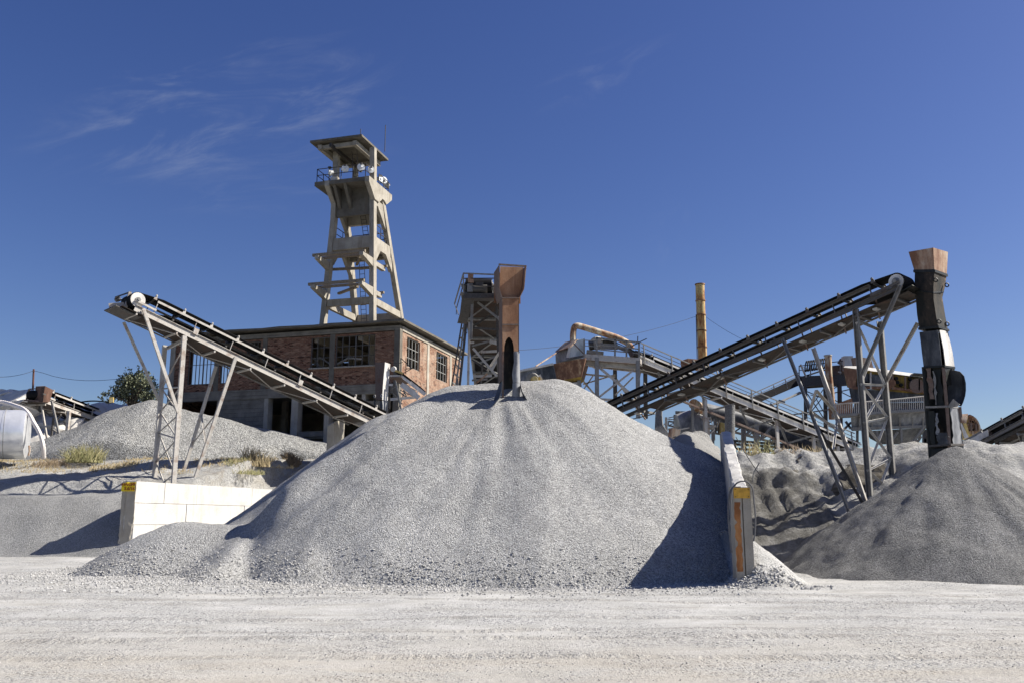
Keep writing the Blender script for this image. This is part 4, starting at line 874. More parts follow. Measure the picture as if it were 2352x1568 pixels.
for (x0_, y0_, x1_, y1_, Y, w_, m_) in ((430, 880, 645, 1130, 34.45, .09, 'steel_pale'), (690, 880, 560, 1080, 34.5, .09, 'steel_pale'), (470, 470, 690, 640, 34.3, .09, 'steel_grey'), (660, 540, 420, 690, 35, .07, 'steel_dark'), (420, 700, 690, 715, 34.5, .08, 'steel_dark'),
    (400, 832, 440, 830, 34.4, .07, 'steel_pale'), (580, 820, 690, 850, 35.5, .14, 'steel_pale'), (500, 912, 690, 905, 36, .10, 'steel_pale'), (420, 860, 680, 790, 36.5, .07, 'steel_grey'), (630, 590, 690, 620, 35, .08, 'steel_pale'),
    (520, 720, 690, 728, 37, .07, 'steel_grey'), (555, 690, 690, 700, 38, .06, 'steel_pale'), (590, 680, 690, 676, 38.6, .09, 'steel_pale'), (480, 750, 590, 752, 39, .06, 'steel_grey'), (430, 1130, 600, 1125, 36, .10, 'steel_pale'), (420, 1165, 560, 1155, 36.4, .08, 'steel_grey'), (460, 1190, 560, 1105, 35.2, .07, 'rust_tan'), (600, 1070, 660, 960, 36, .10, 'steel_pale'),
    (490, 1010, 690, 930, 37, .07, 'steel_grey'), (420, 980, 560, 1080, 37.2, .06, 'steel_dark'), (470, 790, 690, 860, 39, .05, 'steel_grey'), (540, 600, 640, 450, 36, .06, 'steel_grey')):
    MB().angle(ccp(x0_, y0_, Y), ccp(x1_, y1_, Y), w_, .02, V((0, 0, 1))).build('brace', m_, CC.root)
for i in range(7):
    p_ = ccp(np.interp(i, [0, 6], [330, 242]), np.interp(i, [0, 6], [700, 1180]), 37); MB().bar(p_, p_ + V((.16, .8, -.05)), .05).build('ladder_rung', 'steel_grey', CC.root)
# ------------------------------------------------------------------ brick building
BA = R(16); UD = V((-math.cos(BA), math.sin(BA), 0)); WD = V((math.sin(BA), math.cos(BA), 0)); UP = V((0, 0, 1))
R0 = P(920, 741, 60); ZR = R0.z; R0 = V((R0.x, R0.y, 0))
def LB(u, w, z): return R0 + UD * u + WD * w + UP * z
def FB(px, py, w=0.):
    q = PP(px, py, R0 + WD * w, WD); d = q - R0; return d.dot(UD), q.z
def SB(px, py, u=0.):
    q = PP(px, py, R0 + UD * u, UD); d = q - R0; return d.dot(WD), q.z
# brick material in building coordinates
m, t, b = mat('old dusty red brick', .9, spec=.15); M['brick'] = m
tcn = N(t, 'ShaderNodeTexCoord'); src = tcn.outputs['Object']
uu = math_n(t, 'ADD', vdot(t, src, UD), vdot(t, src, WD)); s = N(t, 'ShaderNodeSeparateXYZ'); t.links.new(src, s.inputs[0])
cb = N(t, 'ShaderNodeCombineXYZ'); t.links.new(uu, cb.inputs[0]); t.links.new(s.outputs['Z'], cb.inputs[1])
br = N(t, 'ShaderNodeTexBrick'); t.links.new(cb.outputs[0], br.inputs['Vector'])
for k, v in (('Scale', 1.), ('Mortar Size', .012), ('Mortar Smooth', .3), ('Bias', -.1), ('Brick Width', .27), ('Row Height', .095)): br.inputs[k].default_value = v
br.inputs['Color1'].default_value = (.15, .06, .037, 1); br.inputs['Color2'].default_value = (.25, .115, .07, 1); br.inputs['Mortar'].default_value = (.25, .20, .155, 1)
n1 = noise(t, src, 1.1, 7, .68); n2 = noise(t, cb.outputs[0], 3.4, 5, .7)
cell = N(t, 'ShaderNodeTexVoronoi'); cell.inputs['Scale'].default_value = 1.0
mpb = N(t, 'ShaderNodeMapping'); mpb.inputs['Scale'].default_value = (3.7, 10.5, 1); t.links.new(cb.outputs[0], mpb.inputs['Vector']); t.links.new(mpb.outputs[0], cell.inputs['Vector'])
sc2 = N(t, 'ShaderNodeSeparateColor'); t.links.new(cell.outputs['Color'], sc2.inputs[0])
col = mixc(t, maprange(t, sc2.outputs[0], .80, .92), br.outputs['Color'], (.07, .038, .027))
col = mixc(t, math_n(t, 'MULTIPLY', maprange(t, sc2.outputs[1], .70, .9), .7), col, (.36, .225, .15))
col = mixc(t, math_n(t, 'MULTIPLY', maprange(t, n1, .46, .68), .28), col, (.26, .18, .13))
col = mixc(t, math_n(t, 'MULTIPLY', maprange(t, n2, .66, .76), .6), col, (.13, .09, .07))
wallx = maprange(t, vdot(t, src, UD), .5, .3)         # right hand wall: sunlight put into the colour along with pale mortar smears
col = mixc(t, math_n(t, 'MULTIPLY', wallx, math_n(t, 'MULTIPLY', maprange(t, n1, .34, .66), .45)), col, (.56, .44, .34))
t.links.new(col, b.inputs['Base Color']); bump(t, b, math_n(t, 'SUBTRACT', noise(t, src, 26, 4), math_n(t, 'MULTIPLY', br.outputs['Fac'], .8)), .03, .8)

bd = thing('mine_building', 'derelict brick building with barred windows below the concrete mine tower', 'building', LB(0, 0, 4))
LEN, DEP = FB(393, 800)[0], 12.6
ZB = 3.0
zsill = FB(800, 884)[1]                     # bottom of the brickwork
def wall_panels(mb, w0, w1, u0, u1, z0, z1, holes):
    us = sorted({u0, u1, *[h[0] for h in holes], *[h[1] for h in holes]}); us = [u for u in us if u0 <= u <= u1]
    for a, b_ in zip(us[:-1], us[1:]):
        if b_ - a < 1e-4: continue
        cuts = sorted([(h[2], h[3]) for h in holes if h[0] <= a + 1e-4 and h[1] >= b_ - 1e-4]); z = z0
        for c0, c1 in cuts + [(z1, z1)]:
            if c0 - z > 1e-3: mb.hexa([LB(a, w0, z), LB(b_, w0, z), LB(b_, w1, z), LB(a, w1, z), LB(a, w0, c0), LB(b_, w0, c0), LB(b_, w1, c0), LB(a, w1, c0)])
            z = max(z, c1)
def side_panels(mb, u0, u1, w0, w1, z0, z1, holes):
    ws = sorted({w0, w1, *[h[0] for h in holes], *[h[1] for h in holes]}); ws = [u for u in ws if w0 <= u <= w1]
    for a, b_ in zip(ws[:-1], ws[1:]):
        if b_ - a < 1e-4: continue
        cuts = sorted([(h[2], h[3]) for h in holes if h[0] <= a + 1e-4 and h[1] >= b_ - 1e-4]); z = z0
        for c0, c1 in cuts + [(z1, z1)]:
            if c0 - z > 1e-3: mb.hexa([LB(u0, a, z), LB(u1, a, z), LB(u1, b_, z), LB(u0, b_, z), LB(u0, a, c0), LB(u1, a, c0), LB(u1, b_, c0), LB(u0, b_, c0)])
            z = max(z, c1)
def rect(px0, py0, px1, py1): 
    (ua, za), (ub, zb) = FB(px0, py1), FB(px1, py0); return (min(ua, ub), max(ua, ub), min(za, zb), max(za, zb))
zt1 = ZR - .55
win = [rect(711, 765, 758, 845), rect(768, 759, 862, 842), rect(563, 778, 599, 836), rect(429, 810, 500, 862), rect(503, 806, 530, 862)]
win = [(w_[0], w_[1], w_[2] if i != 3 and i != 4 else zsill + .55, zt1 - .12) for i, w_ in enumerate(win)]
zw = (win[0][2] + win[1][2]) / 2; win[0] = (*win[0][:2], zw, zt1 - .12); win[1] = (*win[1][:2], zw, zt1 - .12)
brick_cols = [FB(px, 800)[0] for px in (920, 762, 608, 500, 395)]
mb = MB(); wall_panels(mb, .06, .36, .42, LEN - .4, zsill + .002, zt1, win); mb.build('front_wall', 'brick', bd)
def col_box(u0, u1, w0, w1, z0, z1): 
    return MB().hexa([LB(u0, w0, z0), LB(u1, w0, z0), LB(u1, w1, z0), LB(u0, w1, z0), LB(u0, w0, z1), LB(u1, w0, z1), LB(u1, w1, z1), LB(u0, w1, z1)])
col_box(0, .42, -.02, .42, ZB, ZR - .50).build('corner_pillar', 'concrete_stained_shade', bd)
col_box(LEN - .4, LEN, -.02, .42, ZB, ZR - .50).build('corner_pillar', 'concrete', bd)
for px in (763, 608, 500): 
    u = FB(px, 800)[0]; col_box(u - .19, u + .19, .02, .40, zsill, ZR - .50).build('pillar', 'concrete_stained_shade', bd)
col_box(0, LEN, -.03, .40, ZR - .50, ZR - .18).build('ring_beam', 'concrete_board', bd)
col_box(-.02, .40, .401, DEP, ZR - .50, ZR - .18).build('ring_beam', 'concrete', bd)
rf = MB(); nr = 14
rows = [[LB(-.45 + (LEN + .8) * j / nr, -.5 if i == 0 else (DEP + .5 if i == 2 else DEP / 2), ZR - .0 + .03 * math.sin(j * 2.1 + i)) for j in range(nr + 1)] for i in range(3)]
rf.sheet(rows, .15).build('roof_slab', 'concrete_stained_shade', bd)
# right hand wall
sw = []
for (x0, y0, x1, y1) in ((937, 757, 965, 848), (1004, 791, 1028, 872)):
    (w0, z1), (w1, z0) = SB(x0, y0), SB(x1, y1); sw.append((w0, w1, min(SB(x0, 841 if x0 < 950 else 868)[1], z0 + .1), z1 - .02))
zs = sw[0][2]; sw = [(a, b_, zs, zt1 - .14) for a, b_, _, _ in sw]
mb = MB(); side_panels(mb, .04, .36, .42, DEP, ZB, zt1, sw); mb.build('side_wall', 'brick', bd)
for px in (984, 1036):
    w_ = SB(px, 830)[0]
    MB().hexa([LB(-.0, w_ - .2, ZB), LB(.1, w_ - .2, ZB), LB(.1, w_ + .2, ZB), LB(-.0, w_ + .2, ZB), LB(-.0, w_ - .2, ZR - .50), LB(.1, w_ - .2, ZR - .50), LB(.1, w_ + .2, ZR - .50), LB(-.0, w_ + .2, ZR - .50)]).build('pillar', 'wall_grey', bd)
def window_grid(a, b_, z0, z1, nv, nh, axis, thick=(), m='frame_dark'):
    f = (lambda k, z: LB(k, .17, z)) if axis == 'u' else (lambda k, z: LB(.17, k, z))
    dd = WD if axis == 'u' else UD
    fm = MB()
    for p_, q_ in ((f(a + .03, z0), f(a + .03, z1)), (f(b_ - .03, z0), f(b_ - .03, z1))): fm.bar(p_, q_, .07, .06, dd)
    for z in (z0 + .03, z1 - .03): fm.bar(f(a + .07, z), f(b_ - .07, z), .06, .06, UP)
    o = fm.build('window_frame', m, bd); br_ = MB()
    for i in range(1, nv): k = a + (b_ - a) * i / nv; br_.bar(f(k, z0 + .06), f(k, z1 - .06), .09 if i in thick else .045, .05, dd)
    for i in range(1, nh): z = z0 + (z1 - z0) * i / nh; br_.bar(f(a + .07, z) + dd * .012, f(b_ - .07, z) + dd * .012, .03, .04, UP)
    br_.build('window_bars', m, o); return o
window_grid(*win[0], 3, 3, 'u'); window_grid(*win[1], 6, 3, 'u', (3,)); window_grid(*win[2], 4, 3, 'u'); window_grid(*win[3], 8, 2, 'u', (4,)); window_grid(*win[4], 3, 2, 'u')
for s_ in sw: window_grid(*s_, 4, 3, 's', m='frame_grey')
for w_ in win[:2]: col_box(w_[0] - .05, w_[1] + .05, -.06, .30, w_[2] - .09, w_[2] - .004).build('window_sill', 'concrete', bd)
MB().sheet([[LB(win[1][0] + .2 + k, .2 + .3 * k, z_) for k in (0, .5)] for z_ in (zw + .05, zw + .9)], .02)
# lower storey: band, board marked panel, pillars, openings
zb_ = FB(800, 906)[1]
col_box(.42, LEN - .4, -.05, .36, zb_, zsill - .004).build('floor_band', 'concrete_board', bd)
up, dn = FB(500, 900)[0], FB(613, 900)[0]
col_box(dn, up, .0, .34, ZB, zb_ - .003).build('board_wall', 'concrete_board', bd)
for (x0, x1) in ((606, 615), (669, 684), (745, 756), (830, 838), (880, 890)):
    a, b_ = FB(x1, 950)[0], FB(x0, 950)[0]; col_box(a, b_, -.03, .62, ZB, zb_ - .005).build('lower_pillar', 'wall_grey', bd)
zl = FB(720, 990)[1]; a, b_ = FB(745, 985)[0], FB(684, 985)[0]
col_box(a, b_, .0, .30, zl - .35, zl).build('low_beam', 'concrete_board', bd)
a, b_ = FB(880, 930)[0], FB(756, 930)[0]
col_box(a, b_, .1, .4, zb_ - .9, zb_ - .45).build('low_beam', 'concrete_board', bd)
# inside: floor slab, far walls, beams, a truss seen through the windows
col_box(.4, LEN - .4, .42, DEP - .4, zsill - .25, zsill - .02).build('floor_slab', 'concrete', bd)
mb = MB(); sky_hole = [(win[3][0] - 3.5, win[3][1] + 2.2, win[3][2] - .3, zt1 - .5)]
q0, q1 = FB(830, 800, DEP - .2), FB(808, 776, DEP - .2); hole2 = (min(q0[0], q1[0]) - .3, max(q0[0], q1[0]) + .2, ZR - 1.1, ZR - .75)
wall_panels(mb, DEP - .3, DEP, .4, LEN - .4, ZB, ZR - .2, sky_hole + [hole2]); mb.build('rear_wall', 'plaster', bd)
mb = MB(); side_panels(mb, LEN - .34, LEN - .02, .42, DEP - .3, ZB, zt1, [(2.2, 9.5, zsill + .6, zt1 - .2)]); mb.build('side_wall', 'brick', bd)
for u in (3.2, 6.6, 10.4, 14.): 
    col_box(u - .15, u + .15, .42, DEP - .32, ZR - .95, ZR - .22).build('roof_beam', 'plaster', bd)
    col_box(u - .18, u + .18, 6, 6.36, zsill, ZR - .96).build('inner_pillar', 'plaster', bd)
for px in (470, 575, 700, 800):
    u = FB(px, 950)[0]; col_box(u - .2, u + .2, 4.5, 4.9, ZB, zsill - .26).build('inner_pillar', 'concrete', bd)
col_box(dn - 3.6, dn, 4.2, 4.5, zl - .1, zl + .5).build('inner_beam', 'plaster', bd)
mb = MB()
for (x0, y0, x1, y1) in ((775, 836, 800, 822), (800, 822, 830, 824), (722, 838, 735, 820), (735, 820, 757, 834), (722, 822, 735, 843)):
    a, b_ = FB(x0, y0, 2.2), FB(x1, y1, 2.2); MB().bar(LB(a[0], 2.2, a[1]), LB(b_[0], 2.2, b_[1]), .16, .12).build('machine_frame', 'steel_white', bd)

# ------------------------------------------------------------------ concrete mine tower behind the brick facade
TW = 3.0                                    # depth of its front plane behind the facade
def TF(px, py): 
    u, z = FB(px, py, TW); return u, z
uR0, _ = TF(857, 742); uL0, _ = TF(740, 742); uR1, zr1 = TF(857, 350); uL1, zl1 = TF(772, 345)
zA = ZR - .3
zRoof = TF(851, 345)[1]
def legline(px0, py0, px1, py1): return TF(px0, py0), TF(px1, py1)
tw = thing('mine_tower', 'tall weathered concrete headframe tower with a flat roof and floodlights', 'tower', LB(uR0, TW, ZR))
def beam(p, q, a, b_, name, m='concrete', up=None): return MB().bar(p, q, a, b_, up if up is not None else WD).build(name, m, tw)
# heights
zs1 = TF(857, 690)[1]; zc1 = TF(857, 672)[1]; zc2 = TF(857, 602)[1]; zm = TF(857, 555)[1]; zp = TF(857, 425)[1]; zpan0 = TF(857, 492)[1]
def uR(z): return uR0 + (uR1 - uR0) * (z - zA) / (zRoof - zA)
def uL(z): 
    zk = TF(765, 500)[1]; uk = TF(768, 500)[0]
    return uL0 + (uk - uL0) * (z - zA) / (zk - zA) if z < zk else uk + (TF(774, 340)[0] - uk) * (z - zk) / (zRoof - zk)
def wB(z):                                  # rear leg distance behind the front plane
    zt_ = zp - .5; w0 = SB(935, 738, uR0)[0] - TW; w1 = SB(884, 470, uR0)[0] - TW
    return w0 + (w1 - w0) * (z - zA) / (zt_ - zA)
LW = .37
def post(fu, fw, z0, z1, name='leg', n=6, wdt=LW, dpt=.5):
    rings = []
    for i in range(n + 1):
        z = z0 + (z1 - z0) * i / n; u, w_ = fu(z), TW + fw(z)
        rings.append([LB(u - wdt / 2, w_ - dpt / 2, z), LB(u + wdt / 2, w_ - dpt / 2, z), LB(u + wdt / 2, w_ + dpt / 2, z), LB(u - wdt / 2, w_ + dpt / 2, z)])
    return MB().loft(rings).build(name, 'concrete', tw)
z0 = zsill
post(uR, lambda z: 0, z0, zp + .05); post(uL, lambda z: 0, z0, zp + .05)
post(uR, wB, z0, zp - .45); post(uL, wB, z0, zp - .45)
def hb(ua, wa, ub, wb, z, h_, wd_=.30, name='cross_beam', m='concrete'):
    return MB().bar(LB(ua, TW + wa, z), LB(ub, TW + wb, z), wd_, h_, UP).build(name, m, tw)
# lower ring
hb(uR(zs1) + .21, 0, uL(zs1) - .21, 0, zs1, .52); 
zsr = zs1
for fu in (uR, uL): hb(fu(zsr), .25, fu(zsr), wB(zsr) - .25, zsr - .02, .50)
hb(uR(zs1) + .21, wB(zs1), uL(zs1) - .21, wB(zs1), zs1 - .05, .52)
# cantilever brackets with timbers
def bracket(fu, z, out_, h0, h1, rear=.0, side=0.):
    u = fu(z); a = [LB(u - .16, TW - .25, z - h0), LB(u - .16, TW - .25, z + .22), LB(u - .16, TW - .25 - out_, z + .22), LB(u - .16, TW - .25 - out_, z + .22 - h1)]
    MB().prism(a, UD * .32).build('bracket', 'concrete', tw)
for z, o in ((zc1 + .1, 1.9), (zc2, 1.75)):
    for fu in (uR, uL): bracket(fu, z, o, .42, .24)
    hb(uR(z) - .2, -.25 - o + .25, uL(z) + .45, -.25 - o + .25, z + .33, .20, .2, 'timber', 'wood')
    hb(uR(z) + .25, -.25 - o * .45, uL(z) + .1, -.25 - o * .45, z + .30, .18, .18, 'timber', 'wood')
hb(uR(zc2) + .3, .9, uL(zc2) + .2, .5, zc2 - .15, .18, .2, 'timber', 'wood'); hb(uR(zc2) + .6, -.9, uR(zc2) + 1.7, .8, zc2 + .15, .16, .18, 'timber', 'wood')
hb(uR(zc1) + .8, -.9, uL(zc1) - .7, .6, zc1 + .28, .16, .2, 'timber', 'wood')
for fu in (uR,):
    for z, L_ in ((zc2 - .05, 1.6), (zc1 + .05, 1.0)): hb(fu(z) - .02, .25, fu(z) - .02, .25 + L_, z, .34, .30, 'stub_beam'); hb(fu(z) - .35, .3 + L_ - .1, fu(z) + .35, .3 + L_ - .1, z + .22, .16, .2, 'timber', 'wood')
# middle platform
hb(uR(zm) + .21, .0, uL(zm) - .21, 0, zm, .92); hb(uR(zm) + .21, wB(zm), uL(zm) - .21, wB(zm), zm, .9)
for fu in (uR, uL):
    hb(fu(zm), .25, fu(zm), wB(zm) - .25, zm, .85)
    for w0_, w1_ in ((.25, 1.1), (wB(zm - .9) - .25, wB(zm) - 1.1)):
        MB().prism([LB(fu(zm) - .15, TW + w0_, zm - .42), LB(fu(zm) - .15, TW + w1_, zm - .42), LB(fu(zm) - .15, TW + w0_, zm - 1.5)], UD * .30).build('haunch', 'concrete', tw)
col = MB().hexa([LB(uR(zm), TW + .25, zm - .2), LB(uL(zm), TW + .25, zm - .2), LB(uL(zm), TW + wB(zm) - .2, zm - .2), LB(uR(zm), TW + wB(zm) - .2, zm - .2), LB(uR(zm), TW + .25, zm), LB(uL(zm), TW + .25, zm), LB(uL(zm), TW + wB(zm) - .2, zm), LB(uR(zm), TW + wB(zm) - .2, zm)]).build('floor_plate', 'concrete_stained_shade', tw)
for k in (.3, .55, .8): hb(uR(zm) + .3 + k * 2.2, .3, uR(zm) + .3 + k * 2.2, wB(zm) - .3, zm - .35, .3, .2, 'joist')
# solid upper panel with arch haunches
zq = zpan0 + .45
MB().hexa([LB(uR(zq) + .2, TW - .1, zq - .45), LB(uL(zq) - .2, TW - .1, zq - .45), LB(uL(zq) - .2, TW + .15, zq - .45), LB(uR(zq) + .2, TW + .15, zq - .45), LB(uR(zp) + .2, TW - .1, zp - .1), LB(uL(zp) - .2, TW - .1, zp - .1), LB(uL(zp) - .2, TW + .15, zp - .1), LB(uR(zp) + .2, TW + .15, zp - .1)]).build('front_panel', 'concrete_stained_shade', tw)  # dark concrete paints the shade below the overhang
hb(uR(zq) + .21, wB(zq), uL(zq) - .21, wB(zq), zq - .1, .8)
for fu in (uR, uL): 
    hb(fu(zq + .5), .25, fu(zq + .5), wB(zq + .5) - .25, zq + .55, .45)
    MB().prism([LB(fu(zq) - .13, TW + wB(zq - .8) - .3, zq - 1.0), LB(fu(zq) - .13, TW + wB(zq + .3) - .3, zq + .33), LB(fu(zq) - .13, TW + .6, zq + .33)], UD * .26).build('haunch', 'concrete', tw)
# top platform: slab with a deep front overhang, tapering side brackets
o1 = 1.35; o2 = wB(zp - .5) + 1.35
ua, ub = uR(zp) - .24, TF(742, 438)[0]
slab = MB().hexa([LB(ua + .10, TW - o1, zp - .16), LB(ub, TW - o1, zp - .16), LB(ub, TW + o2, zp - .16), LB(ua + .10, TW + o2, zp - .16), LB(ua + .10, TW - o1, zp + .16), LB(ub, TW - o1, zp + .16), LB(ub, TW + o2, zp + .16), LB(ua + .10, TW + o2, zp + .16)]).build('platform_slab', 'concrete_stained_shade', tw)
for u in (ua - .08, uL(zp - 1) - .16):
    MB().prism([LB(u, TW - o1 - .02, zp + .17), LB(u, TW - o1 - .02, zp - .25), LB(u, TW - .26, zp - 1.25), LB(u, TW + .5, zp - 1.25), LB(u, TW + 1.1, zp - .75), LB(u, TW + wB(zp - 1) - .2, zp - .78), LB(u, TW + wB(zp - 1) + .2, zp - .95), LB(u, TW + o2 + .02, zp - .25), LB(u, TW + o2 + .02, zp + .17)], UD * .36).build('side_bracket', 'concrete', tw)
for k in (.42, .62):
    u = ua + (ub - ua) * k; MB().prism([LB(u, TW - o1 + .1, zp - .165), LB(u, TW - .12, zp - .165), LB(u, TW - .12, zp - 1.75)], UD * .24).build('front_rib', 'concrete_stained_shade', tw)  # darker colour stands for the shade under the slab
# roof posts, roof
zrf = TF(857, 345)[1]; wp = SB(900, 400, uR0)[0] - TW
for fu in (uR, uL):
    for w_ in ((.0), ): post(fu, lambda z: .0, zp + .16, zrf + .15, 'roof_post', 2, .40, .42)
zc_ = TF(851, 318)[1]
ra, rb = TF(851, 316)[0] + .35, TF(734, 334)[0] - .35; fo, bo = -1.5, 3.4
wf = SB(851, 314, ra)[0]
tl = .0
roofrow = lambda z: [[LB(ra - .35 + (rb - ra + .7) * j / 6, TW + fo + (bo - fo) * i / 4, z) for j in range(7)] for i in range(5)]
MB().sheet(roofrow(zrf + .52), .16).build('roof_slab', 'concrete_stained_shade', tw)
for u in (ra + .35, rb - .35): hb(u, fo + .25, u, bo - .3, zrf + .18, .36, .32, 'roof_beam')
hb(ra + .52, fo + .5, rb - .52, fo + .5, zrf + .20, .30, .26, 'roof_beam'); hb(ra + .52, bo - .6, rb - .52, bo - .6, zrf + .20, .30, .26, 'roof_beam')
um = ra + (rb - ra) * .58; hb(um, fo - .25, um, bo + .2, zrf + .02, .26, .18, 'hoist_beam', 'rail_dark')
post(lambda z: (ra + rb) / 2 + .4, lambda z: bo - .6, zp + .16, zrf + .1, 'roof_post', 2, .36, .36)
for px, py0, py1, r_ in ((884, 340, 288, .03), (828, 314, 297, .03)):
    w_ = TW + (1.6 if px > 850 else .0); u, _ = FB(px, py0, w_); q = LB(u, w_, zrf + .5)
    MB().tube([q, V((q.x, q.y, FB(px, py1, w_)[1]))], r_, 6).build('antenna', 'rail_dark', tw)
# railings
def rails(pts, z, hs=(1.05, .55), sp_=1.1, r_=.03):
    for p_, q_ in zip(pts[:-1], pts[1:]):
        for h_ in hs: MB().tube([LB(*p_, z + h_), LB(*q_, z + h_)], r_, 6).build('hand_rail', 'rail_dark', tw)
        n_ = max(1, round((LB(*q_, 0) - LB(*p_, 0)).length / sp_))
        for i in range(n_ + 1): 
            a = lerp(LB(*p_, z), LB(*q_, z), i / n_); MB().tube([a, a + UP * hs[0]], r_, 6).build('rail_post', 'rail_dark', tw)
zt2 = zp + .16; e = .12
rails([(ub - e, TW + o2 - e), (ub - e, TW - o1 + e), (ua + .3, TW - o1 + e), (ua + .3, TW + .6)], zt2); rails([(ua + .2, TW + .9), (ua + .2, TW + o2 - e), (ub - e, TW + o2 - e)], zt2)
zmp = zm + .46; rails([(uR(zmp) + .3, TW + wB(zmp) - .3), (uL(zmp) - .1, TW + wB(zmp) - .3), (uL(zmp) - .1, TW + .4)], zmp, sp_=1.4); rails([(uR(zmp) + .05, TW + .4), (uR(zmp) + .05, TW + wB(zmp) - .4)], zmp, sp_=1.2)
# ladders
def ladder(p, q, wd_=.42, n_=12):
    sd = UD * wd_ / 2; mb = MB()
    for s_ in (-1, 1): mb.bar(p + sd * s_, q + sd * s_, .05, .04)
    for i in range(1, n_): a = lerp(p, q, i / n_); mb.bar(a - sd, a + sd, .03)
    mb.build('ladder', 'rail_dark', tw)
ladder(LB(uR(zm) + 1.2, TW + 1.8, zA - .5), LB(uR(zm) + 1.55, TW + 1.3, zm - .3), n_=22)
ladder(LB(uR(zm) + 1.1, TW + 1.4, zm + .2), LB(uR(zm) + 1.7, TW + 1.0, zp - .2), n_=14)
ladder(LB(uR(zp) + 1.6, TW + .4, zp + .1), LB(uR(zp) + 1.75, TW + .2, zrf + .2), n_=10)
MB().box(LB(uL(zp) - .35, TW - o1 + .35, zt2 + .17), .4, .3, .34, (UD, WD, UP)).build('switch_box', 'wall_white', tw)
# floodlights on the platform rail
def flood(px, py, w_, face, r_):
    u, z = FB(px, py, w_); c = LB(u, w_, z); f = V(face).normalized(); a = f.orthogonal().normalized(); b_ = f.cross(a)
    def ring(d, rr): return [c + f * d + (a * math.cos(k * math.pi / 10) + b_ * math.sin(k * math.pi / 10)) * rr for k in range(20)]
    base = LB(u, w_, zt2 + .98)
    root = MB().loft([ring(-.32, .08), ring(-.30, .15), ring(-.18, r_ * .62), ring(-.05, r_ * .9), ring(.04, r_)], cap=True).build('floodlight', 'lamp_shell', tw)
    MB().loft([ring(.045, r_ * .94), ring(.05, r_ * .2), ring(.055, .02)], cap=True).build('reflector', 'lamp_glass', root)
    MB().loft([ring(.06, .09), ring(.10, .07), ring(.12, .02)], cap=True).build('bulb', 'lamp_glass', root)
    mb = MB(); mb.bar(base, V((base.x, base.y, z - .05)) - f * .25, .05); mb.box(V((base.x, base.y, zt2 + 1.09)), .22, .2, .12, (UD, WD, UP)); mb.build('lamp_bracket', 'steel_dark', root)
for px, py, w_, f_, r_ in ((757, 398, TW - 1.2, (-1, -.35, -.25), .30), (793, 388, TW - 1.2, (-.1, -1, -.15), .30), (829, 385, TW - 1.2, (.35, -1, -.05), .30), (852, 390, TW - .4, (.45, -1, -.15), .27), (874, 411, TW + 1.4, (.9, -.5, -.15), .26), (882, 415, TW + 2.4, (.75, -.8, 0), .30), (892, 426, TW + 3.2, (1, .1, .1), .27)):
    flood(px, py, w_, f_, r_)

# ------------------------------------------------------------------ small chute and conveyor at the building corner
k1 = lambda x, y, Y: P((1450 + x * .2551) / 1.7415, (1400 + y * .2551) / 1.7415, Y)
sm = thing('belt_conveyor', 'short dusty conveyor descending right beside the brick building corner', 'conveyor', k1(640, 800, 55.6), 'belt conveyors of the plant')
for (x0, y0, x1, y1, Y, w_, h_, n_) in ((430, 400, 600, 400, 55.0, .08, .10, 'walkway_edge'), (600, 400, 750, 510, 55.0, .10, .16, 'side_beam'), (745, 505, 985, 690, 55.1, .09, .22, 'side_beam'), (605, 530, 885, 745, 54.6, .09, .30, 'side_beam'), (620, 505, 850, 690, 55.8, .08, .20, 'side_beam')):
    MB().bar(k1(x0, y0, Y), k1(x1, y1, Y), w_, h_).build(n_, 'steel_white', sm)
MB().sheet([[k1(430, 410, 54.9), k1(600, 408, 54.9)], [k1(600, 520, 55.6), k1(745, 505, 55.2)]], .06).build('walkway_plate', 'steel_brown', sm)
MB().sheet([[k1(455, 300, 55.6), k1(600, 330, 55.6)], [k1(780, 560, 55.7), k1(900, 560, 55.7)], [k1(890, 650, 55.8), k1(1000, 650, 55.8)]], .03).build('belt', 'rubber', sm)
MB().tube([k1(480, 295, 54.8), k1(495, 290, 55.7)], .16, 14).build('head_pulley', 'steel_white', sm)
MB().bar(k1(440, 290, 54.9), k1(630, 360, 54.9), .08, .12).build('top_rail', 'yellow_mach', sm)
for (x0, y0, x1, y1, Y, m_, w_) in ((600, 120, 600, 400, 54.9, 'rail_dark', .04), (680, 122, 680, 370, 55.3, 'rail_dark', .04), (745, 130, 745, 300, 55.3, 'rail_dark', .04), (605, 125, 780, 290, 54.95, 'rail_dark', .05), (475, 215, 635, 188, 54.9, 'rail_dark', .04), (680, 290, 790, 280, 55.2, 'rail_dark', .05), (620, 370, 765, 290, 55.2, 'rail_dark', .04), (860, 560, 862, 700, 54.6, 'steel_white', .05)):
    MB().bar(k1(x0, y0, Y), k1(x1, y1, Y), w_).build('hand_rail', m_, sm)
for (x0, y0, x1, y1, Y, w_, m_) in ((515, 470, 625, 850, 54.8, .13, 'steel_grey'), (430, 480, 425, 760, 55.2, .1, 'steel_dark'), (690, 560, 520, 900, 56, .08, 'steel_grey')):
    MB().chan(k1(x0, y0, Y), k1(x1, y1, Y) - V((0, 0, .6)), w_ * .7, w_, .02, V((0, 1, 0))).build('leg', m_, sm)
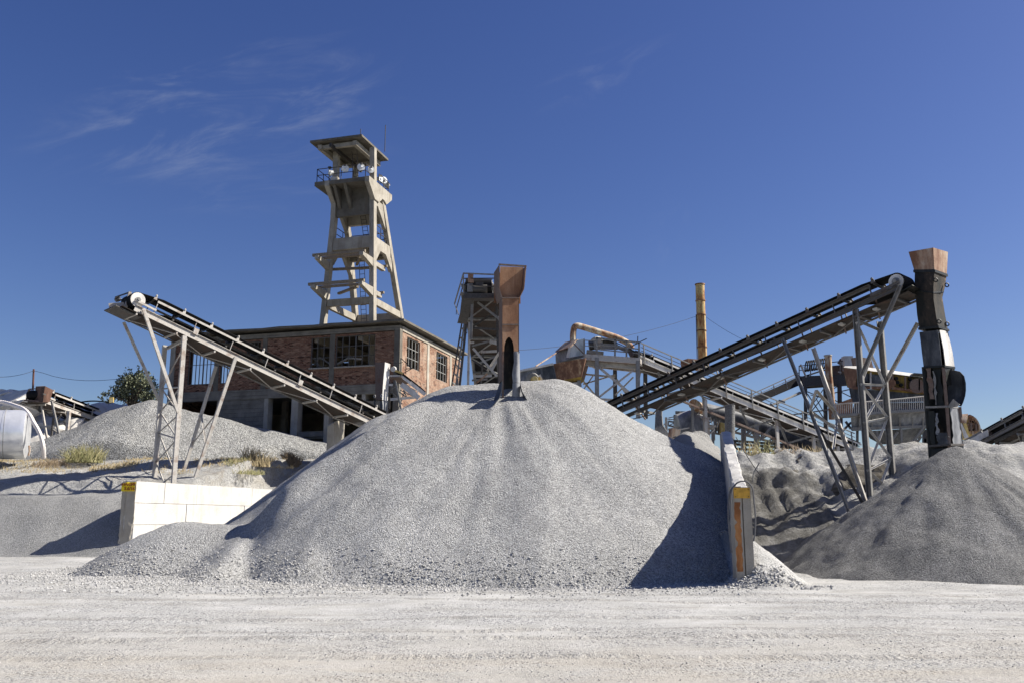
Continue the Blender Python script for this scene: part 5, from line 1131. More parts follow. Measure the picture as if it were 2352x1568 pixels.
for (x0, y0, x1, y1, Y, w_) in ((415, 540, 475, 545, 55, .12), (400, 640, 540, 560, 55.4, .06), (440, 640, 530, 720, 55.4, .06), (560, 640, 700, 740, 55.6, .07), (590, 620, 800, 720, 55.8, .06), (440, 770, 840, 735, 55, .16), (640, 620, 690, 720, 56, .07), (650, 520, 720, 575, 56, .16), (760, 600, 830, 640, 56.2, .14), (560, 800, 620, 840, 55.5, .08)):
    MB().angle(k1(x0, y0, Y), k1(x1, y1, Y), w_, .02).build('brace', 'steel_white' if w_ > .1 else 'steel_grey', sm)
c2 = thing('discharge_chute', 'narrow white and rust tapered chute by the brick building corner', 'chute', k1(330, 960, 56))
def k1ring(l, m_, r, Y=54.6):
    A, B, C_ = k1(l[0], l[1], Y + .45), k1(m_[0], m_[1], Y), k1(r[0], r[1], Y + .4); return [A, B, C_, A + C_ - B]
rs = [k1ring((205, 190), (350, 186), (432, 214)), k1ring((203, 420), (330, 405), (418, 440)), k1ring((205, 600), (316, 560), (402, 590)), k1ring((205, 770), (306, 775), (392, 795))]
mb = MB(); mb.sheet([[lerp(r[0], r[1], j / 3) for j in range(4)] for r in rs], .02).build('shade_plate', 'steel_brown', c2)
MB().sheet([[lerp(r[1], r[2], j / 3) for j in range(4)] for r in rs], .02).build('face_plate', 'steel_white', c2)
mb = MB(); mb.sheet([[lerp(r[0], r[3], j / 2) for j in range(3)] for r in rs], .02); mb.sheet([[lerp(r[3], r[2], j / 2) for j in range(3)] for r in rs], .02); mb.build('back_plate', 'steel_brown', c2)
rs2 = [k1ring((200, 780), (306, 790), (402, 800)), k1ring((190, 880), (315, 860), (385, 880)), k1ring((180, 960), (312, 985), (380, 960))]
MB().sheet([[lerp(r[1], r[2], j / 3) for j in range(4)] for r in rs2], .02).build('rubber_apron', 'sheet_grey', c2)
MB().sheet([[lerp(r[0], r[1], .7 + j * .1) for j in range(4)] for r in rs2], .02).build('rubber_apron', 'sheet_dark', c2)
MB().sheet([[lerp(r[0], r[1], -.1 + j * .06) for j in range(4)] for r in rs2], .02).build('rubber_apron', 'sheet_dark', c2)
for (x, y) in ((190, 718), (300, 710)): 
    c_ = k1(x, y, 54.5); MB().tube([c_ + V((math.cos(k * math.pi / 4) * .05, 0, math.sin(k * math.pi / 4) * .09)) for k in range(9)], .02, 5, False).build('lifting_ring', 'steel_white', c2)
# concrete block at the building foot
q = P(766, 985, 54); blk = MB(); a_, b_, c_ = P(752, 975, 53.6), P(771, 966, 53.3), P(792, 960, 55.5); dz = V((0, 0, -2.2)); d_ = a_ + c_ - b_
blk.loft([[p + dz for p in (a_, b_, c_, d_)], [a_ + V((0, 0, -.1)), b_ + V((-.1, 0, -.1)), c_ + V((0, 0, -.1)), d_ + V((0, 0, -.1))], [lerp(p, (a_ + c_) / 2, .12) for p in (a_, b_, c_, d_)]])
tag(blk.build('concrete_block', 'wall_grey', origin=V((q.x, q.y, q.z - 1.5))), 'worn concrete block at the foot of the left conveyor, below the dark openings', 'block')
# ------------------------------------------------------------------ plant in the right background
c2_ = lambda x, y: (1177.1 + .27468 * x, 631.6 + .27468 * y)
def A2(x, y, Y): return P(*c2_(x, y), Y)
c3_ = lambda x, y: (1607.8 + .24414 * x, 717.8 + .24414 * y)
def A3(x, y, Y): return P(*c3_(x, y), Y)
c4_ = lambda x, y: (1435.5 + .14649 * x, 890 + .14649 * y)
def A4(x, y, Y): return P(*c4_(x, y), Y)
def bars(lst, f, parent, name, m, kind='bar'):
    for (x0, y0, Y0, x1, y1, Y1, w_, h_) in lst:
        getattr(MB(), kind)(f(x0, y0, Y0), f(x1, y1, Y1), w_, h_).build(name, m, parent)

# screening platform with its descending conveyor
pf = thing('screen_platform', 'steel platform on braced columns with handrails beside the grey feed box', 'platform', A2(870, 1050, 56))
Y0, Y1 = 54.0, 56.8
for (x, yt, yb, Y) in ((705, 690, 1060, Y0), (1047, 715, 1030, Y0), (857, 790, 1040, Y1 + .4), (1110, 800, 1040, Y1)):
    MB().ibeam(A2(x, yt, Y), A2(x, yb, Y) - V((0, 0, 1.2)), .24, .22, .03, V((0, 1, 0))).build('leg', 'steel_grey' if Y < 55 else 'steel_dark', pf)
bars([(600, 682, Y0, 1062, 716, Y0, .14, .36), (600, 735, Y0 + .4, 1040, 768, Y0 + .4, .14, .28), (600, 690, Y0, 690, 760, Y1, .14, .3), (1060, 716, Y0, 1110, 770, Y1, .14, .3), (640, 745, Y1, 1110, 800, Y1, .14, .3)], A2, pf, 'deck_beam', 'steel_pale')
MB().sheet([[A2(600, 672, Y0), A2(1062, 706, Y0)], [A2(640, 735, Y1), A2(1110, 790, Y1)]], .05).build('deck_plate', 'steel_brown', pf)
bars([(720, 1020, Y0 + .05, 1015, 790, Y0 + .05, .12, .12), (720, 765, Y0 + .12, 1000, 1000, Y0 + .12, .14, .14), (590, 825, Y1, 860, 850, Y1, .12, .10), (590, 910, Y1, 860, 830, Y1, .1, .08), (580, 870, Y1, 690, 1000, Y1, .12, .1), (590, 960, Y1, 680, 830, Y1, .1, .08), (720, 1035, Y0, 1000, 1050, Y0, .16, .14), (860, 1000, Y1, 1010, 850, Y1, .1, .1), (870, 870, Y1, 960, 1000, Y1, .14, .12), (1030, 1010, Y1, 1070, 800, Y1, .1, .1)], A2, pf, 'brace', 'steel_pale')
for (x, y0, y1) in ((600, 540, 680), (705, 524, 686), (857, 542, 697), (953, 552, 706), (1058, 562, 714)): MB().bar(A2(x, y0, Y0), A2(x, y1, Y0), .10).build('rail_post', 'steel_grey', pf)
bars([(700, 526, Y0, 1062, 564, Y0, .10, .10), (600, 545, Y0, 705, 552, Y0, .05, .05), (600, 590, Y0, 705, 598, Y0, .04, .04), (705, 580, Y0, 1060, 618, Y0, .06, .06), (705, 620, Y0, 1060, 655, Y0, .06, .06), (690, 520, Y0, 740, 545, Y1, .05, .05), (1062, 564, Y0, 1000, 590, Y1, .05, .05)], A2, pf, 'hand_rail', 'steel_grey')
dr = MB().tube([A2(700, 572, Y0 + .7), A2(716, 565, Y0 + 1.9)], .42, 18).build('head_pulley', 'steel_pale', pf)
MB().tube([A2(640, 590, Y0 + .9), A2(676, 586, Y0 + .9)], .30, 12).build('motor', 'steel_dark', pf)
bars([(740, 595, Y0 + .6, 880, 600, Y0 + .6, .14, .34), (740, 560, Y0 + 1.0, 860, 570, Y0 + 1.2, .5, .2), (880, 600, Y0 + .6, 1060, 668, Y0 + .7, .12, .22), (620, 640, Y0 + .5, 760, 655, Y0 + .5, .3, .2)], A2, pf, 'belt_frame', 'steel_grey')
MB().sheet([[A2(x, y, Y0 + d) for d in (.5, 1.5)] for x, y in ((740, 548), (800, 552), (870, 570), (960, 610), (1080, 668))], .05).build('belt', 'rubber', pf)
bars([(1048, 512, Y0 + .2, 1046, 560, Y0 + .2, .05, .05), (1000, 590, Y0 + .2, 1122, 532, Y0 + .2, .05, .05), (865, 512, Y0, 868, 560, Y0, .06, .06), (980, 640, Y0, 1000, 680, Y0, .3, .2), (1020, 650, Y0 + .3, 1060, 660, Y0 + .3, .3, .3)], A2, pf, 'bracket', 'rail_dark')

fb = thing('feed_box', 'grey dusty feed box with a pale blue side left of the platform', 'hopper', A2(500, 690, 56))
def A2ring(pts): return [A2(*p) for p in pts]
b0 = A2ring([(362, 735, 56), (480, 705, 54.5), (607, 685, 55.5), (500, 720, 57.5)]); b1 = A2ring([(358, 650, 56), (480, 612, 54.5), (604, 640, 55.5), (490, 640, 57.5)]); b2 = A2ring([(440, 570, 56), (545, 548, 54.9), (600, 535, 55.5), (520, 540, 57.)])
MB().loft([b0, b1, b2]).build('box_body', 'sheet_grey', fb)
nrm = V((0, -.05, 0))
MB().sheet([[A2(x, y, 54.35) for x, y in r] for r in ([(545, 545), (604, 530)], [(490, 610), (606, 600)], [(470, 690), (590, 668)])], .03).build('side_plate', 'blue_pale', fb)
MB().sheet([[A2(x, y, 54.30) for x, y in r] for r in ([(470, 600), (495, 598)], [(448, 690), (470, 688)])], .03).build('corner_plate', 'steel_white', fb)
MB().sheet([[A2(x, y, Y) for x, y, Y in r] for r in ([(355, 640, 55.4), (482, 600, 54.2)], [(440, 560, 56.), (545, 535, 54.9)])], .04).build('lid', 'rust_tan', fb)
bars([(365, 655, 55.2, 545, 545, 54.8, .05, .05), (510, 570, 54.2, 606, 668, 54.1, .06, .06)], A2, fb, 'tie_bar', 'steel_brown')
pp = smooth_path([A2(508, 560, 55.4), A2(506, 520, 55.4), A2(509, 470, 55.4), A2(519, 436, 55.4), A2(545, 426, 55.4), A2(590, 436, 55.5), A2(700, 470, 55.6), A2(860, 520, 55.8), A2(940, 556, 55.9), A2(975, 580, 56), A2(998, 615, 56)], 6)
tag(MB().tube(pp, .20, 14).build('dust_pipe', 'pipe', origin=pp[0]), 'cream and rust bent pipe rising from the grey feed box and sloping right', 'pipe')
hp = thing('hopper', 'flaky rusty hopper under the grey feed box, at the gravel pile edge', 'hopper', A2(480, 960, 54))
h0 = A2ring([(340, 740, 53.6), (612, 690, 53.2), (640, 740, 56.5), (400, 770, 57)]); h1 = A2ring([(368, 885, 53.8), (578, 845, 53.6), (600, 880, 56.2), (410, 900, 56.4)])
MB().loft([h0, h1]).build('bin', 'rust_blotch', hp)
MB().loft([h1, A2ring([(380, 915, 54.2), (560, 895, 54.1), (575, 905, 55.6), (420, 925, 55.8)])]).build('bin_skirt', 'yellow_dark', hp)
bars([(380, 935, 54, 568, 905, 54, .12, .24), (420, 955, 54.3, 560, 930, 54.3, .12, .2)], A2, hp, 'support_beam', 'steel_white')
bars([(555, 880, 54, 556, 985, 54, .26, .2), (400, 930, 54.2, 402, 990, 54.2, .3, .2), (560, 860, 54, 572, 930, 54, .1, .1), (500, 930, 54.4, 505, 985, 54.4, .2, .2)], A2, hp, 'leg', 'steel_grey')
sc = thing('vibrating_screen', 'long grey vibrating screen with a yellow motor left of the rusty hopper', 'screen', A2(200, 900, 53))
MB().hexa([A2(60, 935, 53.5), A2(372, 882, 53.5), A2(380, 900, 56), A2(80, 940, 56), A2(62, 806, 53.5), A2(343, 745, 53.5), A2(350, 760, 56), A2(75, 820, 56)]).build('screen_body', 'sheet_grey', sc)
bars([(60, 800, 53.4, 342, 742, 53.4, .16, .12), (255, 905, 53.4, 372, 882, 53.4, .12, .10)], A2, sc, 'flange', 'steel_white')
MB().sheet([[A2(x, y, 53.42) for x, y in r] for r in ([(190, 775), (338, 745)], [(230, 860), (366, 880)])], .02).build('side_plate', 'sheet_dark', sc)
MB().tube([A2(165, 868, 53.0), A2(172, 866, 53.4)], .38, 16).build('motor_ring', 'steel_grey', sc)
MB().tube([A2(182, 874, 52.8), A2(186, 872, 53.3)], .22, 14).build('motor', 'yellow_mach', sc)
MB().box(A2(212, 880, 53.1), .3, .3, .4).build('motor_guard', 'yellow_mach', sc)
MB().bar(A2(215, 835, 53.2), A2(240, 895, 53.2), .1, .3).build('spring_bracket', 'steel_white', sc)
MB().bar(A2(195, 760, 53.3), A2(365, 650, 55.0), .06, .06).build('tie_bar', 'rust_tan', sc)

# descending conveyor with a walkway
H = A2(1062, 700, 54.6); T = A3(1505, 1296, 60.5)
av = T - H; sd = V((-av.y, av.x, 0)).normalized(); sd = sd if sd.y > 0 else -sd
CD = conveyor('long grey conveyor with a handrail running down to the right behind the right wall', H, T, sd, 1.0, .34, .42, .10, 'steel_white', pul=.18, post=2.0, idl=2.4, deck=(.2, (T - H).length - .3), brackets=True)
t_ = .4; tp = []
while t_ < CD.L: 
    MB().bar(CD.pt(t_, -.08, -.2), CD.pt(t_ - .0, -.08, 0) + V((-.1, 0, 1.08)), .07, .06, CD.a).build('rail_post', 'steel_grey', CD.root); t_ += 2.05
for h_ in (1.08, .82, .60): MB().bar(CD.pt(.2, -.08, -.02) + V((-.1, 0, h_)), CD.pt(CD.L - .3, -.08, -.02) + V((-.1, 0, h_)),   .06 if h_ > 1. else .03).build('hand_rail', 'steel_grey' if h_ > 1. else 'rail_dark', CD.root)
for (x, y, Y) in ((1617, 920, 57), (1783, 965, 58.4), (1868, 1005, 59.5), (1924, 1030, 60)):
    p_ = P(x, y - 6, Y); leg(CD, p_, down(p_, .5), .20, 'steel_pale')
# under truss diagonals
for k in range(9):
    a = CD.pt(1.5 + k * 3.1, .1, -.3); b_ = CD.pt(2.6 + k * 3.1, .3, -1.35); c_ = CD.pt(4.2 + k * 3.1, .1, -.3)
    brace(CD, a, b_, .12, 'steel_grey'); brace(CD, b_, c_, .12, 'steel_grey')
MB().bar(CD.pt(2.6, .3, -1.38), CD.pt(27.4, .3, -1.38), .14, .12).build('lower_chord', 'steel_brown', CD.root)

# big slanted duct below, and the low conveyor along the bank
tag(MB().tube([A3(-40, 900, 62), A3(330, 985, 62.6), A3(700, 1110, 63.2), A3(1120, 1255, 63.8)], .55, 16).build('slanted_duct', 'sheet_dark', origin=A3(0, 900, 62)), 'thick grey duct sloping down to the right under the long conveyor', 'duct')
lc = thing('low_conveyor', 'low flat conveyor frame on short stands along the bank edge', 'conveyor', A3(700, 1310, 66), None)
bars([(300, 1200, 66, 1120, 1262, 66, .14, .16), (300, 1232, 66, 1120, 1285, 66, .14, .18), (320, 1275, 66, 1110, 1320, 66, .16, .16)], A3, lc, 'side_beam', 'steel_dark')
bars([(330 + 95 * k, 1205 + 6 * k, 66, 330 + 95 * k, 1330, 66, .16, .14) for k in range(9)], A3, lc, 'leg', 'steel_dark')
MB().sheet([[A3(300, 1214, 66 + d) for d in (0, 1)], [A3(1120, 1272, 66 + d) for d in (0, 1)]], .05).build('belt', 'rubber_dusty', lc)
bars([(345 + 95 * k, 1325, 66, 425 + 95 * k, 1230 + 6 * k, 66, .08, .08) for k in range(8)], A3, lc, 'brace', 'steel_grey')
# support trestle beneath the duct
tr = thing('duct_trestle', 'branched steel trestle holding the duct behind the white bank', 'trestle', A3(540, 1310, 62.8))
bars([(528, 1030, 62.2, 532, 1300, 62.2, .34, .28), (405, 1060, 64.5, 410, 1290, 64.5, .30, .26), (1100, 1200, 63, 1102, 1320, 63, .3, .26)], A3, tr, 'leg', 'steel_grey')
bars([(425, 1150, 62.4, 480, 1095, 62.4, .14, .12), (480, 1100, 62.4, 530, 1190, 62.4, .14, .12), (520, 1085, 62.3, 440, 1140, 62.3, .12, .1), (560, 1200, 62.2, 690, 1050, 62.2, .12, .12), (540, 1250, 62.2, 470, 1290, 62.2, .12, .12), (630, 1130, 62.3, 700, 1190, 62.3, .1, .1)], A3, tr, 'brace', 'steel_grey')

# the clutter between pile and right wall: funnel, columns, drum
fn = thing('ore_funnel', 'dark grey steel funnel hanging under the plant behind the pile', 'hopper', A4(880, 600, 60))
MB().loft([A2ring([(0, 0, 1)] * 0) or [A4(800, 390, 59), A4(1140, 395, 59), A4(1150, 400, 61), A4(830, 400, 61)], [A4(945, 585, 59.8), A4(1000, 585, 59.8), A4(1000, 590, 60.4), A4(950, 590, 60.4)]]).build('funnel_body', 'sheet_dark', fn)
MB().bar(A4(790, 385, 58.9), A4(1150, 395, 58.9), .1, .2).build('rim', 'steel_grey', fn)
MB().bar(A4(855, 370, 58.8), A4(945, 560, 58.8), .09, .08).build('rib', 'steel_pale', fn)
fr_ = thing('support_frame', 'open steel support frame with columns between the gravel pile and right wall', 'frame', A4(1100, 880, 58))
for (x, yt, yb, Y, w_, m_) in ((1058, 280, 890, 57, .30, 'steel_grey'), (1262, 180, 775, 56.5, .34, 'steel_pale'), (645, 460, 620, 58, .26, 'steel_pale'), (1310, 460, 720, 61, .22, 'steel_pale'), (1395, 420, 640, 62, .16, 'steel_grey'), (1160, 430, 580, 63, .16, 'steel_grey'), (965, 380, 580, 62, .14, 'steel_grey')):
    MB().ibeam(A4(x, yt, Y), A4(x, yb, Y) - V((0, 0, .8)), w_ * .55, w_ * .6, .02, V((0, 1, 0))).build('leg', m_, fr_)
bars([(a, b, c, d, e, f, g * .6, h * .6) for a, b, c, d, e, f, g, h in [(680, 650, 58, 1010, 580, 58, .2, .2), (1080, 590, 58, 1420, 600, 58, .18, .2), (670, 490, 60, 880, 500, 60, .12, .1), (680, 470, 60, 900, 420, 60, .1, .1), (760, 610, 60, 840, 430, 60, .08, .08), (1070, 560, 58, 1215, 270, 58, .1, .1), (1150, 395, 57.5, 1230, 515, 57.5, .12, .1), (1080, 640, 57, 1210, 830, 57, .14, .12), (1190, 700, 58, 1230, 610, 58, .12, .1), (1300, 750, 57.5, 1410, 650, 57.5, .12, .12), (1080, 660, 58.3, 1400, 635, 58.3, .12, .14), (690, 680, 57, 1010, 625, 57, .14, .12), (1340, 450, 60, 1375, 600, 60, .08, .08), (600, 590, 58, 640, 540, 58, .2, .1), (1440, 620, 60, 1490, 500, 60, .06, .06), (1300, 680, 59, 1410, 600, 59, .1, .1)]], A4, fr_, 'brace', 'steel_pale')
tag(MB().tube([A4(830, 690, 58.5), A4(1010, 670, 58.5), A4(1190, 700, 58.5)], [1.15, 1.35, 1.15], 20).build('storage_drum', 'sheet_grey', origin=A4(1000, 800, 58.5)), 'big grey dusty drum lying behind the gravel pile, below the funnel', 'drum')
tag(MB().tube([A4(1075, 250, 57.5), A4(1190, 330, 58.5)], .34, 16).build('pipe_stub', 'pipe', origin=A4(1075, 300, 57.5)), 'short rusty pipe stub under the right conveyor', 'pipe')
tag(MB().tube([A4(1645, 270, 46), A4(1645, 600, 46), A4(1645, 800, 46)], .26, 14).build('round_post', 'sand', origin=A4(1645, 800, 46)), 'round dust coated post standing behind the right wall top', 'post')
dp = MB().loft([[A4(x, y, Y) for x, y, Y in ((500, 270, 46), (585, 250, 46), (590, 250, 46.6), (505, 265, 46.6))], [A4(x, y, Y) for x, y, Y in ((475, 430, 46), (575, 420, 46), (585, 420, 46.6), (480, 430, 46.6))], [A4(x, y, Y) for x, y, Y in ((468, 600, 46), (590, 580, 46), (600, 580, 46.8), (470, 600, 46.8))], [A4(x, y, Y) for x, y, Y in ((460, 780, 45.8), (720, 760, 45.8), (720, 760, 47), (460, 780, 47))]])
tag(dp.build('dust_column', 'sand', origin=A4(530, 700, 46)), 'grey dust caked column under the tail of the right conveyor', 'column')
tag(MB().tube([A4(1535, 430, 66), A4(1540, 720, 66)], .42, 14).build('pale_tank', 'yellow_mach', origin=A4(1540, 620, 66)), 'pale yellowish upright tank behind the slanted duct', 'tank')
tp_ = [[A4(x, y, Y) for x, y, Y in r] for r in ([(745, 790, 43), (770, 760, 43.3)], [(800, 765, 43), (830, 765, 43.3)], [(860, 810, 43), (890, 830, 43.3)], [(930, 900, 42.8), (960, 930, 43.1)], [(1035, 1000, 42.5), (1050, 985, 42.8)])]
tag(MB().sheet(tp_, .03).build('rubber_strip', 'rubber_dusty', origin=tp_[2][0]), 'curved strip of old black belting lying behind the gravel pile edge', 'belt strip')
tag(MB().tube([A4(960, 950, 42.5), A4(1050, 900, 43.4), A4(1160, 870, 44.4)], .34, 14).build('fallen_pipe', 'sheet_grey', origin=A4(1050, 950, 43)), 'short grey pipe lying between gravel pile and dust heap', 'pipe')
tag(MB().box(A4(770, 730, 44), .42, .5, .5, (V((.96, .2, -.15)).normalized(), V((-.2, .97, 0)).normalized(), V((.15, 0, .98)).normalized())).build('rusty_box', 'rust_tan', origin=A4(770, 760, 44)), 'small rusty box behind the gravel pile edge', 'box')

# chimney
st = thing('chimney_stack', 'tall yellow and rust streaked steel chimney behind the plant', 'chimney', P(1612, 838, 75))
ct, cbm = P(1607.5, 653, 75), P(1614, 832, 75); rT = (1618 - 1597) / 2 / F * 75
MB().tube([ct, lerp(ct, cbm, .5), cbm], rT, 28).build('flue', 'rust_stack', st, smooth=60)
for k in (.004, .215, .40, .60, .81): 
    p_ = lerp(ct, cbm, k); MB().tube([p_ + V((0, 0, .045)), p_ - V((0, 0, .045))], rT + .05, 28).build('band', 'rust_chute', st)
MB().tube([lerp(ct, cbm, .40) + V((-rT - .06, -.1, 0)), cbm + V((-rT - .1, -.1, 0))], .035, 6).build('conduit', 'steel_dark', st)
MB().bar(lerp(ct, cbm, .4) + V((rT * .35, -rT - .03, 0)), cbm + V((rT * .35, -rT - .03, 0)), .03, .08).build('seam', 'rust_chute', st)
bb = thing('rust_cabin', 'low rusty box below the tall chimney', 'cabin', P(1595, 850, 74))
q_ = [P(x, y, Y) for x, y, Y in ((1565, 850, 74), (1580, 848, 73), (1628, 852, 73.4), (1620, 850, 75.5))]; q2_ = [P(x, y, Y) for x, y, Y in ((1563, 830, 74), (1580, 824, 73), (1630, 829, 73.4), (1620, 828, 75.5))]
MB().loft([q_, q2_]).build('cabin_body', 'rust_chute', bb); MB().loft([[p + V((0, 0, -.03)) for p in q2_], [p + V((0, 0, .06)) for p in q2_]]).build('cabin_roof', 'rust_tan', bb)
def sag(p, q, s_, n_=14): return [lerp(p, q, k / n_) - V((0, 0, s_ * 4 * (k / n_) * (1 - k / n_))) for k in range(n_ + 1)]
def wire(label, p, q, s_, r_=.022): pts = sag(p, q, s_); tag(MB().tube(pts, r_, 5).build('guy_wire', 'wire', origin=pts[0]), label, 'wire')
wire('thin wire from the chimney running left behind the rusty central chute', P(1598, 727, 75), P(1190, 804, 62), .5, .014)
wire('thin wire from the chimney running down right behind the right conveyor', P(1620, 727, 75), P(1760, 800, 70), .3, .014)

# rising conveyor, upper platform and the big screen house
yU = 68.
uc = thing('belt_conveyor', 'narrow dark conveyor rising right to the upper screen platform', 'conveyor', A3(480, 900, 66), 'belt conveyors of the plant')
bars([(330, 905, 64, 955, 640, yU, .16, .45), (480, 840, 65, 945, 610, yU, .12, .30)], A3, uc, 'side_beam', 'rubber')
MB().sheet([[A3(330, 880, 64 + d) for d in (0, 1)], [A3(960, 612, yU + d) for d in (0, 1)], [A3(1120, 560, yU + 1 + d) for d in (0, 1)], [A3(1350, 500, yU + 2 + d) for d in (0, 1)]], .12).build('belt', 'rubber', uc)
bars([(450, 780, 65, 930, 562, yU, .06, .06), (470, 800, 65, 930, 590, yU, .04, .04), (340, 850, 64, 480, 770, 65, .06, .06)], A3, uc, 'hand_rail', 'steel_dark')
bars([(575, 735, 65.6, 590, 800, 65.6, .07, .07), (690, 680, 66.3, 712, 760, 66.3, .07, .07), (800, 620, 67, 822, 710, 67, .07, .07), (470, 780, 65, 485, 850, 65, .07, .07)], A3, uc, 'rail_post', 'steel_pale')
bars([(640, 880, 66, 980, 740, yU, .12, .12), (740, 820, 66, 800, 840, 66, .1, .1), (660, 850, 66, 700, 890, 66, .1, .1), (720, 860, 66, 940, 745, yU - .5, .14, .1)], A3, uc, 'under_brace', 'steel_grey')
up_ = thing('upper_platform', 'dark elevated platform with coiled hoses and handrail left of the big bin', 'platform', A3(1150, 1170, yU))
bars([(945, 645, yU, 1440, 625, yU, .2, .8), (1000, 680, yU + 2, 1440, 650, yU + 2, .2, .5)], A3, up_, 'deck_beam', 'steel_dark')
MB().sheet([[A3(945, 610, yU), A3(1440, 590, yU)], [A3(1000, 650, yU + 2.2), A3(1440, 620, yU + 2.2)]], .06).build('deck_plate', 'steel_brown', up_)
for (x, yt, yb, Y, w_) in ((992, 680, 1170, yU, .34), (1312, 660, 900, yU, .42), (1170, 690, 1100, yU + 2.2, .22), (1325, 900, 1250, yU, .34), (1190, 690, 1240, yU + 1, .2)): MB().ibeam(A3(x, yt, Y), A3(x, yb, Y) - V((0, 0, .5)), w_ * .62, w_ * .62, .02, V((0, 1, 0))).build('leg', 'steel_dark', up_)
bars([(a, b, c, d, e, f, g * .65, h * .65) for a, b, c, d, e, f, g, h in [(1010, 740, yU, 1300, 860, yU, .12, .1), (1010, 760, yU + .1, 1170, 1000, yU + .1, .12, .1), (1180, 760, yU + .1, 1020, 960, yU + .1, .12, .1), (880, 955, yU, 1240, 905, yU, .14, .14), (1040, 770, yU, 1230, 820, yU, .1, .08), (1180, 760, yU + .2, 1310, 680, yU + .2, .1, .1), (1230, 760, yU + 1, 1400, 720, yU + 1, .12, .12), (1320, 740, yU, 1440, 800, yU, .1, .1), (1240, 800, yU, 1300, 840, yU, .1, .1), (1090, 800, yU, 1180, 960, yU, .09, .09), (1160, 720, yU + .3, 1050, 870, yU + .3, .09, .09)]], A3, up_, 'brace', 'steel_grey')
bars([(930, 500, yU, 1420, 445, yU, .06, .06), (935, 540, yU, 1420, 490, yU, .05, .05), (930, 500, yU, 1000, 520, yU + 2, .05, .05)], A3, up_, 'hand_rail', 'rail_dark')
bars([(x, 500 - (x - 930) * .11, yU, x, 605 - (x - 930) * .03, yU, .07, .07) for x in (933, 1040, 1140, 1230, 1320, 1415)], A3, up_, 'rail_post', 'steel_grey')
MB().bar(A3(945, 485, yU - .1), A3(1000, 605, yU - .1), .14, .1).build('leaning_plank', 'steel_pale', up_)
for k in range(9):
    c_ = A3(1000 + 21 * k, 503 - 3.2 * k, yU + .3); pts = [c_ + V((.1 * math.sin(j * math.pi / 6), .18 * math.cos(j * math.pi / 6), .42 * math.sin(j * math.pi / 6 + .4))) for j in range(13)]
    MB().tube(pts, .055, 6, False).build('hose_coil', 'rubber_dusty', up_)
MB().tube([A3(1205, 400, yU - .3), A3(1210, 560, yU - .3), A3(1232, 760, yU - .3), A3(1245, 1000, yU - .3)], .26, 12).build('vent_pipe', 'pipe', up_)
MB().tube([A3(1203, 398, yU - .3), A3(1204, 410, yU - .3)], .31, 12).build('vent_cap', 'steel_pale', up_)
bars([(1250, 560, yU + .5, 1440, 545, yU + .5, .5, 1.0), (1310, 450, yU + .5, 1360, 480, yU + .5, .4, .4)], A3, up_, 'machinery', 'steel_brown')
MB().box(A3(1388, 478, yU), .7, .6, 1.1).build('control_box', 'steel_white', up_)
bars([(1300, 555, yU - .2, 1330, 562, yU - .2, .1, .1)], A3, up_, 'lamp_arm', 'steel_pale')

yB = 62.
bs = thing('screen_house', 'huge grey ore bin with a dusty yellow screen on top behind the right tower', 'ore bin', A3(1800, 1290, yB + 2))
def ring3(l): return [A3(*p) for p in l]
MB().loft([ring3([(1385, 700, yB + 1), (1460, 706, yB), (2230, 780, yB), (2250, 770, yB + 4)]), ring3([(1345, 510, yB + 1), (1430, 520, yB), (2230, 640, yB), (2250, 620, yB + 4)])]).build('screen_body', 'yellow_dark', bs)
MB().sheet([[A3(x, y, yB - .25) for x, y in r] for r in ([(1345, 515), (1475, 535)], [(1365, 600), (1470, 620)], [(1395, 705), (1462, 712)])], .04).build('end_plate', 'rust_blotch', bs)
MB().loft([ring3([(1350, 512, yB - .2), (1480, 528, yB - .3), (2240, 628, yB - .3), (2250, 620, yB + 4)]), ring3([(1365, 500, yB - .1), (1490, 500, yB - .1), (2235, 604, yB - .1), (2245, 600, yB + 4)])]).build('lid', 'steel_white', bs)
MB().sheet([[A3(x, y, yB - .14) for x, y in r] for r in ([(1480, 560), (1800, 600)], [(1475, 720), (1800, 715)])], .03).build('dark_panel', 'sheet_dark', bs)
for x in (1510, 1605, 1810, 1930, 2060): MB().bar(A3(x, 545 + (x - 1480) * .12, yB - .3), A3(x, 710 + (x - 1480) * .03, yB - .3), .10, .10).build('rib', 'steel_pale' if x == 1605 else 'steel_brown', bs)
for x, y in ((1840, 618), (1850, 655), (1885, 680), (1970, 625), (1560, 665), (1720, 620), (1735, 690)): c_ = A3(x, y, yB - .05); MB().tube([c_, c_ + V((0, -.2, 0))], .12, 10).build('bolt_hole', 'rubber', bs)
c_ = A3(2030, 690, yB - .1); MB().tube([c_, c_ + V((0, -.25, 0))], .52, 20).build('drive_wheel', 'steel_brown', bs)
MB().tube([A3(1800, 660, yB - .2), A3(1800, 660, yB - .45)], .3, 14).build('drive_wheel', 'rust_blotch', bs)
MB().loft([ring3([(1430, 850, yB + .6), (1480, 850, yB), (2250, 830, yB), (2250, 820, yB + 4)]), ring3([(1400, 706, yB + .7), (1470, 712, yB + .0), (2240, 775, yB + .0), (2250, 770, yB + 4)])]).build('chute_body', 'sheet_dark', bs)
bars([(1440, 705, yB - .2, 1800, 705, yB - .2, .2, .16), (1800, 705, yB - .2, 2240, 762, yB - .2, .2, .16)], A3, bs, 'ledge', 'rust_blotch')
MB().prism([A3(1510, 528, yB + .4), A3(1636, 532, yB + .4), A3(1610, 430, yB + .4), A3(1518, 418, yB + .4)], (0, 1.6, 0)).build('motor_cover', 'rust_tan', bs)
MB().sheet([[A3(1420, 430, yB + .6), A3(1510, 420, yB + .6)], [A3(1440, 520, yB + .6), A3(1500, 528, yB + .6)]], .3).build('motor_cover', 'steel_brown', bs)
